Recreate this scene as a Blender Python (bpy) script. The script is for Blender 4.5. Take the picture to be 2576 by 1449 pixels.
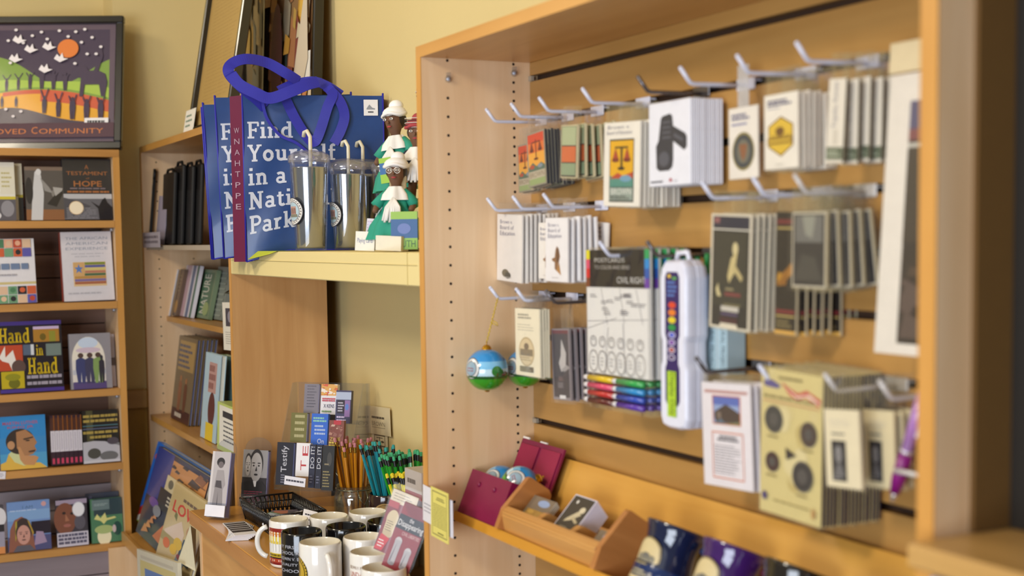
import bpy, math, random
from mathutils import Vector, Matrix, Euler
random.seed(7)
sc = bpy.context.scene
COL = sc.collection
for o in list(bpy.data.objects): bpy.data.objects.remove(o)

# ---------------------------------------------------------------- camera (f, principal point and pose fitted to the 3-inch slat spacing)
W, H = 2576, 1449
FPX, CY = 3366.12, 836.73
YAW, PITCH, ROLL = 1.1066, 0.0697, 0.0129
CAM = Vector((2.1304, -1.1081, 1.4714))
def _cam_axes():
    c, s = math.cos(YAW), math.sin(YAW)
    F = Vector((-s, c, 0)); r = Vector((c, s, 0)); d = Vector((0, 0, -1))
    f2 = F*math.cos(PITCH) + d*math.sin(PITCH); d2 = d*math.cos(PITCH) - F*math.sin(PITCH)
    return r*math.cos(ROLL) + d2*math.sin(ROLL), d2*math.cos(ROLL) - r*math.sin(ROLL), f2
CR, CD, CF = _cam_axes()
cam_d = bpy.data.cameras.new('camera'); cam = bpy.data.objects.new('camera', cam_d); COL.objects.link(cam)
cam_d.sensor_fit = 'HORIZONTAL'; cam_d.sensor_width = 36.0
cam_d.lens = FPX/W*36.0
cam_d.shift_y = (CY - H/2)/W
cam_d.clip_start = 0.02; cam_d.clip_end = 60
up, back = -CD, -CF
cam.matrix_world = Matrix(((CR.x, up.x, back.x, CAM.x), (CR.y, up.y, back.y, CAM.y), (CR.z, up.z, back.z, CAM.z), (0, 0, 0, 1)))
cam_d.dof.use_dof = True; cam_d.dof.focus_distance = 3.02; cam_d.dof.aperture_fstop = 3.3
sc.camera = cam

# ---------------------------------------------------------------- world, lamps, exposure
vs = sc.view_settings
vs.view_transform = 'Standard'; vs.look = 'None'; vs.gamma = 1.0; vs.use_curve_mapping = False
vs.exposure = -0.10
wd = bpy.data.worlds.new('shop_ambient'); sc.world = wd; wd.use_nodes = True
wd.node_tree.nodes['Background'].inputs[0].default_value = (1.0, 0.93, 0.82, 1)
wd.node_tree.nodes['Background'].inputs[1].default_value = 0.22
def area(name, loc, target, size, energy, color):
    l = bpy.data.lights.new(name, 'AREA'); l.shape = 'RECTANGLE'; l.size, l.size_y = size
    l.energy = energy; l.color = color
    o = bpy.data.objects.new(name, l); COL.objects.link(o); o.location = loc
    o.rotation_euler = (Vector(target) - Vector(loc)).to_track_quat('-Z', 'Y').to_euler()
    return o
area('shop_window_light', (3.0, -3.9, 1.05), (-0.2, 0, 1.1), (2.6, 1.9), 165, (0.80, 0.88, 1.0))
area('ceiling_lamp_light', (1.0, -2.7, 2.80), (-0.3, 0, 1.2), (0.55, 0.55), 54, (1.0, 0.90, 0.73))
area('ceiling_lamp_light', (-1.15, -1.9, 2.84), (-0.6, 0, 1.0), (0.5, 0.5), 30, (1.0, 0.88, 0.68))

# ---------------------------------------------------------------- sightings -> points on real planes
def ray(x, y):
    v = CR*(x - W/2) + CD*(y - CY) + CF*FPX
    return v
def at(ax, val, x, y):
    v = ray(x, y); i = 'XYZ'.index(ax); t = (val - CAM[i])/v[i]
    return CAM + v*t
def hit(p0, n, x, y):
    v = ray(x, y); t = (Vector(p0) - CAM).dot(n)/v.dot(n)
    return CAM + v*t

# ---------------------------------------------------------------- materials
def lin(c):
    if isinstance(c, str):
        c = c.lstrip('#'); c = tuple(int(c[i:i+2], 16)/255 for i in (0, 2, 4))
    return tuple(x/12.92 if x <= 0.04045 else ((x+0.055)/1.055)**2.4 for x in c)
_M = {}
def mat(c, rough=0.5, metal=0.0, spec=0.5, noise=0.06, coat=0.0, name=None):
    key = (c, rough, metal, spec, coat)
    if key in _M: return _M[key]
    m = bpy.data.materials.new(name or 'paint_%s' % str(c).lstrip('#')); m.use_nodes = True
    nt = m.node_tree; b = nt.nodes['Principled BSDF']
    l = lin(c)
    if noise:
        tc = nt.nodes.new('ShaderNodeTexCoord'); nz = nt.nodes.new('ShaderNodeTexNoise'); nz.inputs['Scale'].default_value = 60
        nz.inputs['Detail'].default_value = 3
        mx = nt.nodes.new('ShaderNodeMix'); mx.data_type = 'RGBA'
        mx.inputs[6].default_value = (*[max(0, v*(1-noise)) for v in l], 1); mx.inputs[7].default_value = (*[min(1, v*(1+noise)) for v in l], 1)
        nt.links.new(tc.outputs['Object'], nz.inputs['Vector']); nt.links.new(nz.outputs['Fac'], mx.inputs[0]); nt.links.new(mx.outputs[2], b.inputs['Base Color'])
    else:
        b.inputs['Base Color'].default_value = (*l, 1)
    b.inputs['Roughness'].default_value = rough; b.inputs['Metallic'].default_value = metal
    b.inputs['Specular IOR Level'].default_value = spec; b.inputs['Coat Weight'].default_value = coat; b.inputs['Coat Roughness'].default_value = 0.08
    _M[key] = m
    return m
def wood(name, a, b_, axis=2, rough=0.38, fine=34.0, blotch=2.2, coat=0.15):
    m = bpy.data.materials.new(name); m.use_nodes = True; nt = m.node_tree; P = nt.nodes['Principled BSDF']
    tc = nt.nodes.new('ShaderNodeTexCoord'); mp = nt.nodes.new('ShaderNodeMapping')
    s = [1.0, 1.0, 1.0]; s[axis] = 0.07
    mp.inputs['Scale'].default_value = s
    nt.links.new(tc.outputs['Object'], mp.inputs['Vector'])
    n1 = nt.nodes.new('ShaderNodeTexNoise'); n1.inputs['Scale'].default_value = fine; n1.inputs['Detail'].default_value = 6; n1.inputs['Distortion'].default_value = 0.6
    n2 = nt.nodes.new('ShaderNodeTexNoise'); n2.inputs['Scale'].default_value = blotch*3; n2.inputs['Detail'].default_value = 3
    nt.links.new(mp.outputs[0], n1.inputs['Vector'])
    mp2 = nt.nodes.new('ShaderNodeMapping'); s2 = [1.0, 1.0, 1.0]; s2[axis] = 0.35; mp2.inputs['Scale'].default_value = s2
    nt.links.new(tc.outputs['Object'], mp2.inputs['Vector']); nt.links.new(mp2.outputs[0], n2.inputs['Vector'])
    ad = nt.nodes.new('ShaderNodeMath'); ad.operation = 'MULTIPLY_ADD'; ad.inputs[1].default_value = 0.55
    nt.links.new(n1.outputs['Fac'], ad.inputs[0])
    m2 = nt.nodes.new('ShaderNodeMath'); m2.operation = 'MULTIPLY'; m2.inputs[1].default_value = 0.45
    nt.links.new(n2.outputs['Fac'], m2.inputs[0]); nt.links.new(m2.outputs[0], ad.inputs[2])
    rp = nt.nodes.new('ShaderNodeValToRGB'); rp.color_ramp.elements[0].position = 0.30; rp.color_ramp.elements[1].position = 0.68
    rp.color_ramp.elements[0].color = (*lin(b_), 1); rp.color_ramp.elements[1].color = (*lin(a), 1)
    nt.links.new(ad.outputs[0], rp.inputs[0]); nt.links.new(rp.outputs[0], P.inputs['Base Color'])
    P.inputs['Roughness'].default_value = rough; P.inputs['Coat Weight'].default_value = coat; P.inputs['Coat Roughness'].default_value = 0.25
    return m
def plaster(name, c, var=0.05):
    m = bpy.data.materials.new(name); m.use_nodes = True; nt = m.node_tree; P = nt.nodes['Principled BSDF']
    tc = nt.nodes.new('ShaderNodeTexCoord'); n = nt.nodes.new('ShaderNodeTexNoise'); n.inputs['Scale'].default_value = 3; n.inputs['Detail'].default_value = 5
    nf = nt.nodes.new('ShaderNodeTexNoise'); nf.inputs['Scale'].default_value = 220; nf.inputs['Detail'].default_value = 2
    mx = nt.nodes.new('ShaderNodeMix'); mx.data_type = 'RGBA'; l = lin(c)
    mx.inputs[6].default_value = (*[v*(1-var) for v in l], 1); mx.inputs[7].default_value = (*[min(1, v*(1+var)) for v in l], 1)
    bp = nt.nodes.new('ShaderNodeBump'); bp.inputs['Strength'].default_value = 0.06; bp.inputs['Distance'].default_value = 0.002
    for q in (n, nf): nt.links.new(tc.outputs['Object'], q.inputs['Vector'])
    nt.links.new(n.outputs['Fac'], mx.inputs[0]); nt.links.new(mx.outputs[2], P.inputs['Base Color'])
    nt.links.new(nf.outputs['Fac'], bp.inputs['Height']); nt.links.new(bp.outputs[0], P.inputs['Normal'])
    P.inputs['Roughness'].default_value = 0.75; P.inputs['Specular IOR Level'].default_value = 0.25
    return m
def film(name, tint='#ffffff', gloss=0.040, milk=0.010, rough=0.08, bump=0.5, fres=0.30):
    """clear plastic: mostly transparent, with a glossy and a faint milky share"""
    m = bpy.data.materials.new(name); m.use_nodes = True; nt = m.node_tree; nt.nodes.remove(nt.nodes['Principled BSDF'])
    out = nt.nodes['Material Output']; tr = nt.nodes.new('ShaderNodeBsdfTransparent'); gl = nt.nodes.new('ShaderNodeBsdfGlossy'); df = nt.nodes.new('ShaderNodeBsdfDiffuse')
    tr.inputs[0].default_value = (*lin(tint), 1); gl.inputs['Roughness'].default_value = rough; df.inputs[0].default_value = (0.9, 0.9, 0.92, 1)
    a = nt.nodes.new('ShaderNodeMixShader'); b = nt.nodes.new('ShaderNodeMixShader'); a.inputs[0].default_value = milk
    fr = nt.nodes.new('ShaderNodeLayerWeight'); fr.inputs[0].default_value = 0.25
    mu = nt.nodes.new('ShaderNodeMath'); mu.operation = 'MULTIPLY_ADD'; mu.inputs[1].default_value = fres; mu.inputs[2].default_value = gloss
    tc = nt.nodes.new('ShaderNodeTexCoord'); nz = nt.nodes.new('ShaderNodeTexNoise'); nz.inputs['Scale'].default_value = 28; nz.inputs['Detail'].default_value = 1
    bp = nt.nodes.new('ShaderNodeBump'); bp.inputs['Strength'].default_value = bump; bp.inputs['Distance'].default_value = 0.006
    nt.links.new(tc.outputs['Object'], nz.inputs['Vector']); nt.links.new(nz.outputs['Fac'], bp.inputs['Height']); nt.links.new(bp.outputs[0], gl.inputs['Normal'])
    nt.links.new(tr.outputs[0], a.inputs[1]); nt.links.new(df.outputs[0], a.inputs[2])
    nt.links.new(fr.outputs['Fresnel'], mu.inputs[0]); nt.links.new(mu.outputs[0], b.inputs[0])
    nt.links.new(a.outputs[0], b.inputs[1]); nt.links.new(gl.outputs[0], b.inputs[2]); nt.links.new(b.outputs[0], out.inputs[0])
    return m

MAPLE = wood('maple_panel_vertical', '#efcfa8', '#dcb384', 2)
MAPLE_X = wood('maple_board_along_wall', '#dcaa66', '#c08848', 0)
MAPLE_Y = wood('maple_board_along_side', '#d8a468', '#ba834a', 1)
EDGE = wood('maple_edge_banding', '#d29a50', '#bd843c', 2, 0.45)
SLAT = wood('maple_slat_face', '#ba8d4e', '#a0743a', 0, 0.42)
MAPLE2 = wood('maple_panel_corner', '#d3a570', '#b98753', 2)
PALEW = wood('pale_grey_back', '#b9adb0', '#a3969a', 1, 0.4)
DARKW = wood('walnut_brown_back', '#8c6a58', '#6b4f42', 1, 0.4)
GROOVE = mat('#3a2413', 0.7)
WALLY = plaster('yellow_wall_paint', '#d6c18a')
CLEAR = film('clear_poly_bag')
PACKF = film('pack_film', '#ffffff', .008, .0, .12, .04, .10)
ACRYL = film('clear_acrylic', '#f4f6fa', 0.05, 0.015, 0.03, 0.02)

# ---------------------------------------------------------------- mesh building
class MB:
    def __init__(s): s.v = []; s.f = []; s.mi = []; s.mats = []; s.sm = []
    def slot(s, m):
        if m not in s.mats: s.mats.append(m)
        return s.mats.index(m)
    def add(s, vs_, fs, m, smooth=False):
        o = len(s.v); k = s.slot(m)
        s.v += [Vector(p) for p in vs_]
        for f in fs: s.f.append([i + o for i in f]); s.mi.append(k); s.sm.append(smooth)
        return s
    def box(s, a, b, m, bev=0.0):
        (x0, y0, z0), (x1, y1, z1) = a, b
        if x0 > x1: x0, x1 = x1, x0
        if y0 > y1: y0, y1 = y1, y0
        if z0 > z1: z0, z1 = z1, z0
        if bev:
            e = min(bev, (x1-x0)/3, (y1-y0)/3, (z1-z0)/3)
            vs_ = []
            for z, k in ((z0, e), (z0+e, 0), (z1-e, 0), (z1, e)):
                for (px, py, sx, sy) in ((x0, y0, 1, 1), (x1, y0, -1, 1), (x1, y1, -1, -1), (x0, y1, 1, -1)):
                    if sx*sy > 0: vs_ += [(px + sx*k, py + sy*(k+e), z), (px + sx*(k+e), py + sy*k, z)]
                    else: vs_ += [(px + sx*(k+e), py + sy*k, z), (px + sx*k, py + sy*(k+e), z)]
            fs = [list(range(7, -1, -1)), list(range(24, 32))]
            for r in range(3):
                for i in range(8): fs.append([r*8+i, r*8+(i+1) % 8, (r+1)*8+(i+1) % 8, (r+1)*8+i])
            return s.add(vs_, fs, m)
        vs_ = [(x0,y0,z0),(x1,y0,z0),(x1,y1,z0),(x0,y1,z0),(x0,y0,z1),(x1,y0,z1),(x1,y1,z1),(x0,y1,z1)]
        return s.add(vs_, [(3,2,1,0),(4,5,6,7),(0,1,5,4),(1,2,6,5),(2,3,7,6),(3,0,4,7)], m)
    def quad(s, a, b, c, d, m): return s.add([a, b, c, d], [(0, 1, 2, 3)], m)
    def prism(s, poly, d0, d1, m, ax='Y'):
        """closed 2-D outline extruded along ax from d0 to d1"""
        n = len(poly)
        def mk(p, d): return {'Y': (p[0], d, p[1]), 'X': (d, p[0], p[1]), 'Z': (p[0], p[1], d)}[ax]
        vs_ = [mk(p, d0) for p in poly] + [mk(p, d1) for p in poly]
        fs = [list(range(n)), list(range(2*n-1, n-1, -1))] + [[(i+1) % n, i, n+i, n+(i+1) % n] for i in range(n)]
        return s.add(vs_, fs, m)
    def lathe(s, prof, m, n=28, c=(0, 0, 0), a0=0.0, a1=2*math.pi, smooth=True):
        full = abs(a1-a0-2*math.pi) < 1e-6; k = n if full else n+1
        vs_ = []
        for r, z in prof:
            for i in range(k):
                a = a0 + (a1-a0)*i/n
                vs_.append((c[0]+r*math.cos(a), c[1]+r*math.sin(a), c[2]+z))
        fs = []
        for j in range(len(prof)-1):
            for i in range(n):
                i2 = (i+1) % k
                fs.append((j*k+i, j*k+i2, (j+1)*k+i2, (j+1)*k+i))
        return s.add(vs_, fs, m, smooth)
    def tube(s, pts, r, m, n=8, caps=True, closed=False, smooth=True, taper=None):
        pts = [Vector(p) for p in pts]; vs_ = []; N = len(pts)
        prev = None
        for i, p in enumerate(pts):
            t = (pts[(i+1) % N] - pts[i-1]) if closed else (pts[min(i+1, N-1)] - pts[max(i-1, 0)])
            t.normalize()
            if prev is None:
                u = t.cross(Vector((0, 0, 1)));
                if u.length < 0.1: u = t.cross(Vector((1, 0, 0)))
            else: u = prev - t*prev.dot(t)
            u.normalize(); prev = u; w = t.cross(u)
            rr = r*(taper[i] if taper else 1)
            for k in range(n):
                a = 2*math.pi*k/n; vs_.append(p + u*rr*math.cos(a) + w*rr*math.sin(a))
        fs = []
        for i in range(N if closed else N-1):
            j = (i+1) % N
            for k in range(n): fs.append((i*n+k, i*n+(k+1) % n, j*n+(k+1) % n, j*n+k))
        if caps and not closed: fs += [list(range(n-1, -1, -1)), list(range((N-1)*n, N*n))]
        return s.add(vs_, fs, m, smooth)
    def ribbon(s, pts, side, w, m, th=0.0014):
        """flat strap: pts centre line, side = list of width directions"""
        pts = [Vector(p) for p in pts]; vs_ = []; N = len(pts)
        for i, p in enumerate(pts):
            t = (pts[min(i+1, N-1)] - pts[max(i-1, 0)]).normalized()
            q = Vector(side[i] if isinstance(side, list) else side); q = (q - t*q.dot(t)).normalized(); nn = t.cross(q)
            for a, b in ((-1, -1), (1, -1), (1, 1), (-1, 1)): vs_.append(p + q*(a*w/2) + nn*(b*th/2))
        fs = [(3, 2, 1, 0), tuple((N-1)*4+k for k in range(4))]
        for i in range(N-1):
            for k in range(4): fs.append((i*4+k, i*4+(k+1) % 4, i*4+4+(k+1) % 4, i*4+4+k))
        return s.add(vs_, fs, m, False)
    def ball(s, c, r, m, n=16, k=10):
        rx, ry, rz = r if isinstance(r, (tuple, list)) else (r, r, r)
        vs_ = []; fs = []
        for j in range(k+1):
            t = math.pi*j/k
            for i in range(n):
                a = 2*math.pi*i/n
                vs_.append((c[0]+rx*math.sin(t)*math.cos(a), c[1]+ry*math.sin(t)*math.sin(a), c[2]-rz*math.cos(t)))
        for j in range(k):
            for i in range(n): fs.append((j*n+i, j*n+(i+1) % n, (j+1)*n+(i+1) % n, (j+1)*n+i))
        return s.add(vs_, fs, m, True)
    def mesh(s, name):
        me = bpy.data.meshes.new(name); me.from_pydata([tuple(p) for p in s.v], [], s.f)
        for m in s.mats: me.materials.append(m)
        me.polygons.foreach_set('material_index', s.mi); me.polygons.foreach_set('use_smooth', s.sm); me.update()
        return me
    def build(s, name, parent=None, M=None):
        o = bpy.data.objects.new(name, s.mesh(name)); COL.objects.link(o)
        if parent: o.parent = parent
        if M is not None: o.matrix_basis = M
        return o

def tag(o, label=None, cat=None, group=None, kind=None):
    for k, v in (('label', label), ('category', cat), ('group', group), ('kind', kind)):
        if v: o[k] = v
    return o
ORD = ['first', 'second', 'third', 'fourth', 'fifth', 'sixth', 'seventh', 'eighth', 'ninth', 'tenth', 'eleventh', 'twelfth', 'thirteenth', 'fourteenth', 'fifteenth', 'sixteenth', 'seventeenth']
def thing(name, label, cat, M=None, group=None):
    o = bpy.data.objects.new(name, None); COL.objects.link(o); o.empty_display_size = 0.02
    if M is not None: o.matrix_basis = M if isinstance(M, Matrix) else Matrix.Translation(M)
    return tag(o, label, cat, group)
def kids(o): return [c for c in bpy.data.objects if c.parent == o]
def dup(root, M, label=None, group=None, ch=None):
    r = root.copy(); COL.objects.link(r); r.matrix_basis = M
    if label: r['label'] = label
    if group: r['group'] = group
    for c in (root['_k'] if False else (ch if ch is not None else kids(root))):
        d = c.copy(); COL.objects.link(d); d.parent = r
        for g in ([] if ch is not None else kids(c)):
            e = g.copy(); COL.objects.link(e); e.parent = d
    return r
def struct(name, mb, label=None):
    o = mb.build(name); o['kind'] = 'structure'
    if label: o['label'] = label
    return o
def basis(p, az, lean=0.0, roll=0.0):
    """local x to the right along the face, -y out of the face, z up; az about Z, lean back, roll in the face plane"""
    return Matrix.Translation(Vector(p)) @ Matrix.Rotation(az, 4, 'Z') @ Matrix.Rotation(-lean, 4, 'X') @ Matrix.Rotation(roll, 4, 'Y')
# ---------------------------------------------------------------- flat print: lettering and picture shapes laid on a face
_T = {}
def text_mesh(s, bold=0.0, spacing=1.0):
    key = (s, bold, spacing)
    if key not in _T:
        cu = bpy.data.curves.new('lettering', 'FONT'); cu.body = s; cu.size = 1; cu.offset = bold; cu.resolution_u = 2; cu.space_character = spacing
        ob = bpy.data.objects.new('lettering', cu); me = bpy.data.meshes.new_from_object(ob)
        vs_ = [(v.co.x, v.co.y) for v in me.vertices]; fs = [tuple(p.vertices) for p in me.polygons]
        bpy.data.objects.remove(ob); bpy.data.curves.remove(cu); bpy.data.meshes.remove(me)
        if not vs_: vs_ = [(0, 0)]
        x0 = min(v[0] for v in vs_); x1 = max(v[0] for v in vs_); y0 = min(v[1] for v in vs_); y1 = max(v[1] for v in vs_)
        dx = (x1-x0) or 1; dy = (y1-y0) or 1
        _T[key] = ([((v[0]-x0)/dx, (v[1]-y0)/dy) for v in vs_], fs, dx/dy)
    return _T[key]
# a slab-serif alphabet drawn with strokes (polyline, half width); only the letters that are needed
def _arc(cx, cy, rx, ry, a0, a1, n=10): return [(cx+rx*math.cos(math.radians(a0+(a1-a0)*i/n)), cy+ry*math.sin(math.radians(a0+(a1-a0)*i/n))) for i in range(n+1)]
_b, _s = 0.09, 0.055
SLAB = {
 'F': (.74, [([(.22,0),(.22,1)],_b),([(.05,.945),(.72,.945)],_s),([(.69,.94),(.69,.72)],_s),([(.22,.5),(.55,.5)],_s),([(.55,.38),(.55,.62)],_s),([(.05,.055),(.45,.055)],_s)]),
 'Y': (.86, [([(.43,0),(.43,.45)],_b),([(.17,.95),(.43,.43)],.08),([(.71,.95),(.43,.43)],.07),([(.02,.945),(.34,.945)],_s),([(.56,.945),(.86,.945)],_s),([(.26,.055),(.6,.055)],_s)]),
 'N': (.92, [([(.2,0),(.2,.98)],.075),([(.72,0),(.72,.98)],.075),([(.2,.95),(.72,.05)],.1),([(.03,.945),(.22,.945)],_s),([(.56,.945),(.9,.945)],_s),([(.03,.055),(.38,.055)],_s)]),
 'P': (.76, [([(.22,0),(.22,1)],_b),([(.05,.945),(.45,.945)]+_arc(.45,.72,.24,.225,90,-90)+[(.22,.495)],_s+.02),([(.05,.055),(.45,.055)],_s)]),
 'H': (.9, [([(.2,0),(.2,1)],_b),([(.7,0),(.7,1)],_b),([(.2,.5),(.7,.5)],_s),([(.03,.945),(.37,.945)],_s),([(.53,.945),(.87,.945)],_s),([(.03,.055),(.37,.055)],_s),([(.53,.055),(.87,.055)],_s)]),
 'i': (.42, [([(.21,0),(.21,.68)],_b),([(.05,.625),(.21,.625)],_s),([(.03,.055),(.4,.055)],_s),([(.21,.83),(.21,1.0)],.095)]),
 'n': (.78, [([(.2,0),(.2,.68)],_b),([(.04,.625),(.2,.625)],_s),([(.2,.5)]+_arc(.4,.45,.17,.17,130,0)+[(.57,0)],.085),([(.03,.055),(.37,.055)],_s),([(.44,.055),(.74,.055)],_s)]),
 'd': (.76, [([(.56,0),(.56,1)],_b),([(.38,.945),(.56,.945)],_s),(_arc(.34,.33,.22,.28,60,300,14),.085),([(.56,.055),(.74,.055)],_s)]),
 'o': (.7, [(_arc(.35,.34,.23,.27,0,360,18),.09)]),
 'u': (.78, [([(.2,.66),(.2,.25)]+_arc(.37,.22,.17,.15,180,320),.085),([(.57,0),(.57,.66)],_b),([(.04,.625),(.2,.625)],_s),([(.42,.625),(.57,.625)],_s),([(.57,.055),(.74,.055)],_s)]),
 'r': (.58, [([(.2,0),(.2,.68)],_b),([(.04,.625),(.2,.625)],_s),([(.2,.45)]+_arc(.42,.45,.16,.17,150,60),.08),([(.03,.055),(.42,.055)],_s)]),
 's': (.56, [(_arc(.28,.48,.17,.14,30,270)+_arc(.28,.2,.19,.15,90,-150),.075)]),
 'e': (.66, [([(.13,.35),(.55,.35)]+_arc(.34,.34,.22,.27,0,310,14),.075)]),
 'l': (.42, [([(.21,0),(.21,1)],_b),([(.04,.945),(.21,.945)],_s),([(.03,.055),(.4,.055)],_s)]),
 'f': (.48, [([(.2,0),(.2,.8)]+_arc(.36,.8,.16,.14,180,60),.085),([(.03,.62),(.44,.62)],_s),([(.03,.055),(.42,.055)],_s)]),
 'a': (.7, [(_arc(.32,.5,.2,.12,150,30)+[(.51,.42),(.51,0)],.08),(_arc(.31,.2,.19,.15,20,340,14),.07),([(.51,.055),(.68,.055)],_s)]),
 't': (.5, [([(.22,.85),(.22,.2)]+_arc(.36,.17,.14,.12,180,330),.085),([(.04,.62),(.44,.62)],_s)]),
 'k': (.76, [([(.2,0),(.2,1)],_b),([(.04,.945),(.2,.945)],_s),([(.2,.3),(.6,.64)],.065),([(.32,.38),(.64,.03)],.085),([(.03,.055),(.36,.055)],_s),([(.5,.055),(.76,.055)],_s),([(.46,.625),(.74,.625)],_s)]),
 ' ': (.36, []),
}
def slab_mesh(s):
    key = ('slab', s)
    if key not in _T:
        vs_ = []; fs = []; x = 0
        for ch in s:
            w, st = SLAB.get(ch, SLAB['o'])
            for pl, hw in st:
                for i in range(len(pl)-1):
                    a = Vector(pl[i]); b = Vector(pl[i+1]); t = (b-a)
                    if t.length < 1e-6: continue
                    t.normalize(); n = Vector((-t.y, t.x))*hw
                    ea = t*(hw*0.35 if i else 0); eb = t*(hw*0.35 if i < len(pl)-2 else 0)
                    o = len(vs_)
                    for p in (a-ea-n, b+eb-n, b+eb+n, a-ea+n): vs_.append((p.x+x, p.y))
                    fs.append((o, o+1, o+2, o+3))
            x += w + 0.03
        _T[key] = (vs_, fs, x)
    return _T[key]
INK = '#23232a'
class Print:
    """collects flat marks in face units (0..1, v up) and lays them on a face of w x h metres"""
    def __init__(s, mb, w, h, fn=None, eps=0.00007, lift=0.0, rough=0.45, coat=0.0):
        s.mb = mb; s.w = w; s.h = h; s.k = 0; s.eps = eps; s.lift = lift; s.rough = rough; s.coat = coat
        s.fn = fn or (lambda x, z, d: (x - w/2, -d, z))
    def m(s, c): return c if not isinstance(c, (str, tuple)) else mat(c, s.rough, coat=s.coat, noise=0.0)
    def put(s, pts, fs, c):
        s.k += 1; d = s.lift + s.eps*s.k
        s.mb.add([s.fn(u*s.w, v*s.h, d) for u, v in pts], fs, s.m(c))
    def r(s, u0, v0, u1, v1, c, n=1):
        pts = []; fs = []
        for i in range(n+1):
            u = u0 + (u1-u0)*i/n; pts += [(u, v0), (u, v1)]
            if i: fs.append((2*i-2, 2*i, 2*i+1, 2*i-1))
        s.put(pts, fs, c); return s
    def p(s, pts, c): s.put(pts, [list(range(len(pts)))], c); return s
    def e(s, u, v, ru, rv, c, n=24, a0=0, a1=360, rings=1):
        full = a1-a0 >= 360; k = n if full else n+1
        pts = [(u, v)]; fs = []
        for q in range(1, rings+1):
            for i in range(k):
                a = math.radians(a0+(a1-a0)*i/n); pts.append((u+ru*q/rings*math.cos(a), v+rv*q/rings*math.sin(a)))
        for i in range(n):
            j = (i+1) % k
            fs.append((0, 1+i, 1+j))
            for q in range(1, rings): fs.append((1+(q-1)*k+i, 1+q*k+i, 1+q*k+j, 1+(q-1)*k+j))
        s.put(pts, fs, c); return s
    def ring(s, u, v, ru, rv, t, c, n=28):
        pts = []; fs = []
        for i in range(n):
            a = 2*math.pi*i/n; pts += [(u+ru*math.cos(a), v+rv*math.sin(a)), (u+ru*(1-t)*math.cos(a), v+rv*(1-t)*math.sin(a))]
            j = (i+1) % n; fs.append((2*i, 2*j, 2*j+1, 2*i+1))
        s.put(pts, fs, c); return s
    def frame(s, u0, v0, u1, v1, t, c):
        tu, tv = t/s.w, t/s.h
        pts = [(u0,v0),(u1,v0),(u1,v1),(u0,v1),(u0+tu,v0+tv),(u1-tu,v0+tv),(u1-tu,v1-tv),(u0+tu,v1-tv)]
        s.put(pts, [(0,1,5,4),(1,2,6,5),(2,3,7,6),(3,0,4,7)], c); return s
    def t(s, u0, v0, u1, v1, txt, c, bold=0.0, slab=False, rot=0, fit=False):
        """lettering stretched into the box; fit keeps its own proportions, centred"""
        vs_, fs, asp = slab_mesh(txt) if slab else text_mesh(txt, bold)
        if slab: vs_ = [(x/asp, y) for x, y in vs_]
        if fit:
            bw, bh = ((u1-u0)*s.w, (v1-v0)*s.h) if rot == 0 else ((v1-v0)*s.h, (u1-u0)*s.w)
            k = min(bw/asp, bh); fw, fh = (k*asp/s.w, k/s.h) if rot == 0 else (k/s.w, k*asp/s.h)
            cu, cv = (u0+u1)/2, (v0+v1)/2; u0, u1, v0, v1 = cu-fw/2, cu+fw/2, cv-fh/2, cv+fh/2
        if rot == 0: pts = [(u0+(u1-u0)*x, v0+(v1-v0)*y) for x, y in vs_]
        elif rot == 90: pts = [(u1-(u1-u0)*y, v0+(v1-v0)*x) for x, y in vs_]     # reads upwards
        else: pts = [(u0+(u1-u0)*y, v1-(v1-v0)*x) for x, y in vs_]               # reads downwards
        s.put(pts, fs, c); return s
    def g(s, u0, v0, u1, v1, n, c, fill=0.5, seed=1, ragged=True, center=False):
        """rows of print too small to read: short dashes of uneven length"""
        rn = random.Random(seed); pts = []; fs = []
        dv = (v1-v0)/n
        for i in range(n):
            vb = v1 - dv*(i+1) + dv*(1-fill)/2; vt = vb + dv*fill
            L = (u1-u0)*(rn.uniform(.7, 1) if ragged else 1); x0 = u0 + ((u1-u0)-L)/2 if center else u0; u = x0
            while u < x0+L-1e-4:
                w = min(rn.uniform(.08, .24)*(u1-u0), x0+L-u); o = len(pts)
                pts += [(u, vb), (u+w*.86, vb), (u+w*.86, vt), (u, vt)]; fs.append((o, o+1, o+2, o+3)); u += w
        s.put(pts, fs, c); return s
    def person(s, u, v, h, c, head=None, wide=.30):
        """a small standing figure as flat print, feet at (u, v), h in face units"""
        w = h*s.h/s.w*wide
        s.p([(u-w*.34, v), (u-w*.06, v), (u, v+h*.4), (u+w*.06, v), (u+w*.34, v), (u+w*.5, v+h*.5), (u+w*.46, v+h*.78), (u+w*.16, v+h*.84), (u-w*.16, v+h*.84), (u-w*.46, v+h*.78), (u-w*.5, v+h*.5)], c)
        s.e(u, v+h*.92, w*.27, h*.085, head or c, 12); return s
    def face(s, u, v, ru, rv, skin, hair, shade=None):
        """a plain printed face: hair, face, brows, eyes, nose, mouth"""
        sh = shade or hair
        s.e(u, v+rv*.22, ru*1.08, rv*1.0, hair, 24); s.e(u, v, ru*.92, rv*.98, skin, 24)
        for k in (-1, 1):
            s.r(u+k*ru*.42-ru*.22, v+rv*.24, u+k*ru*.42+ru*.22, v+rv*.31, sh); s.e(u+k*ru*.4, v+rv*.1, ru*.15, rv*.06, sh, 10)
        s.p([(u-ru*.14, v-rv*.26), (u+ru*.16, v-rv*.26), (u+ru*.05, v+rv*.1)], sh); s.e(u, v-rv*.5, ru*.3, rv*.07, sh, 12); return s

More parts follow.
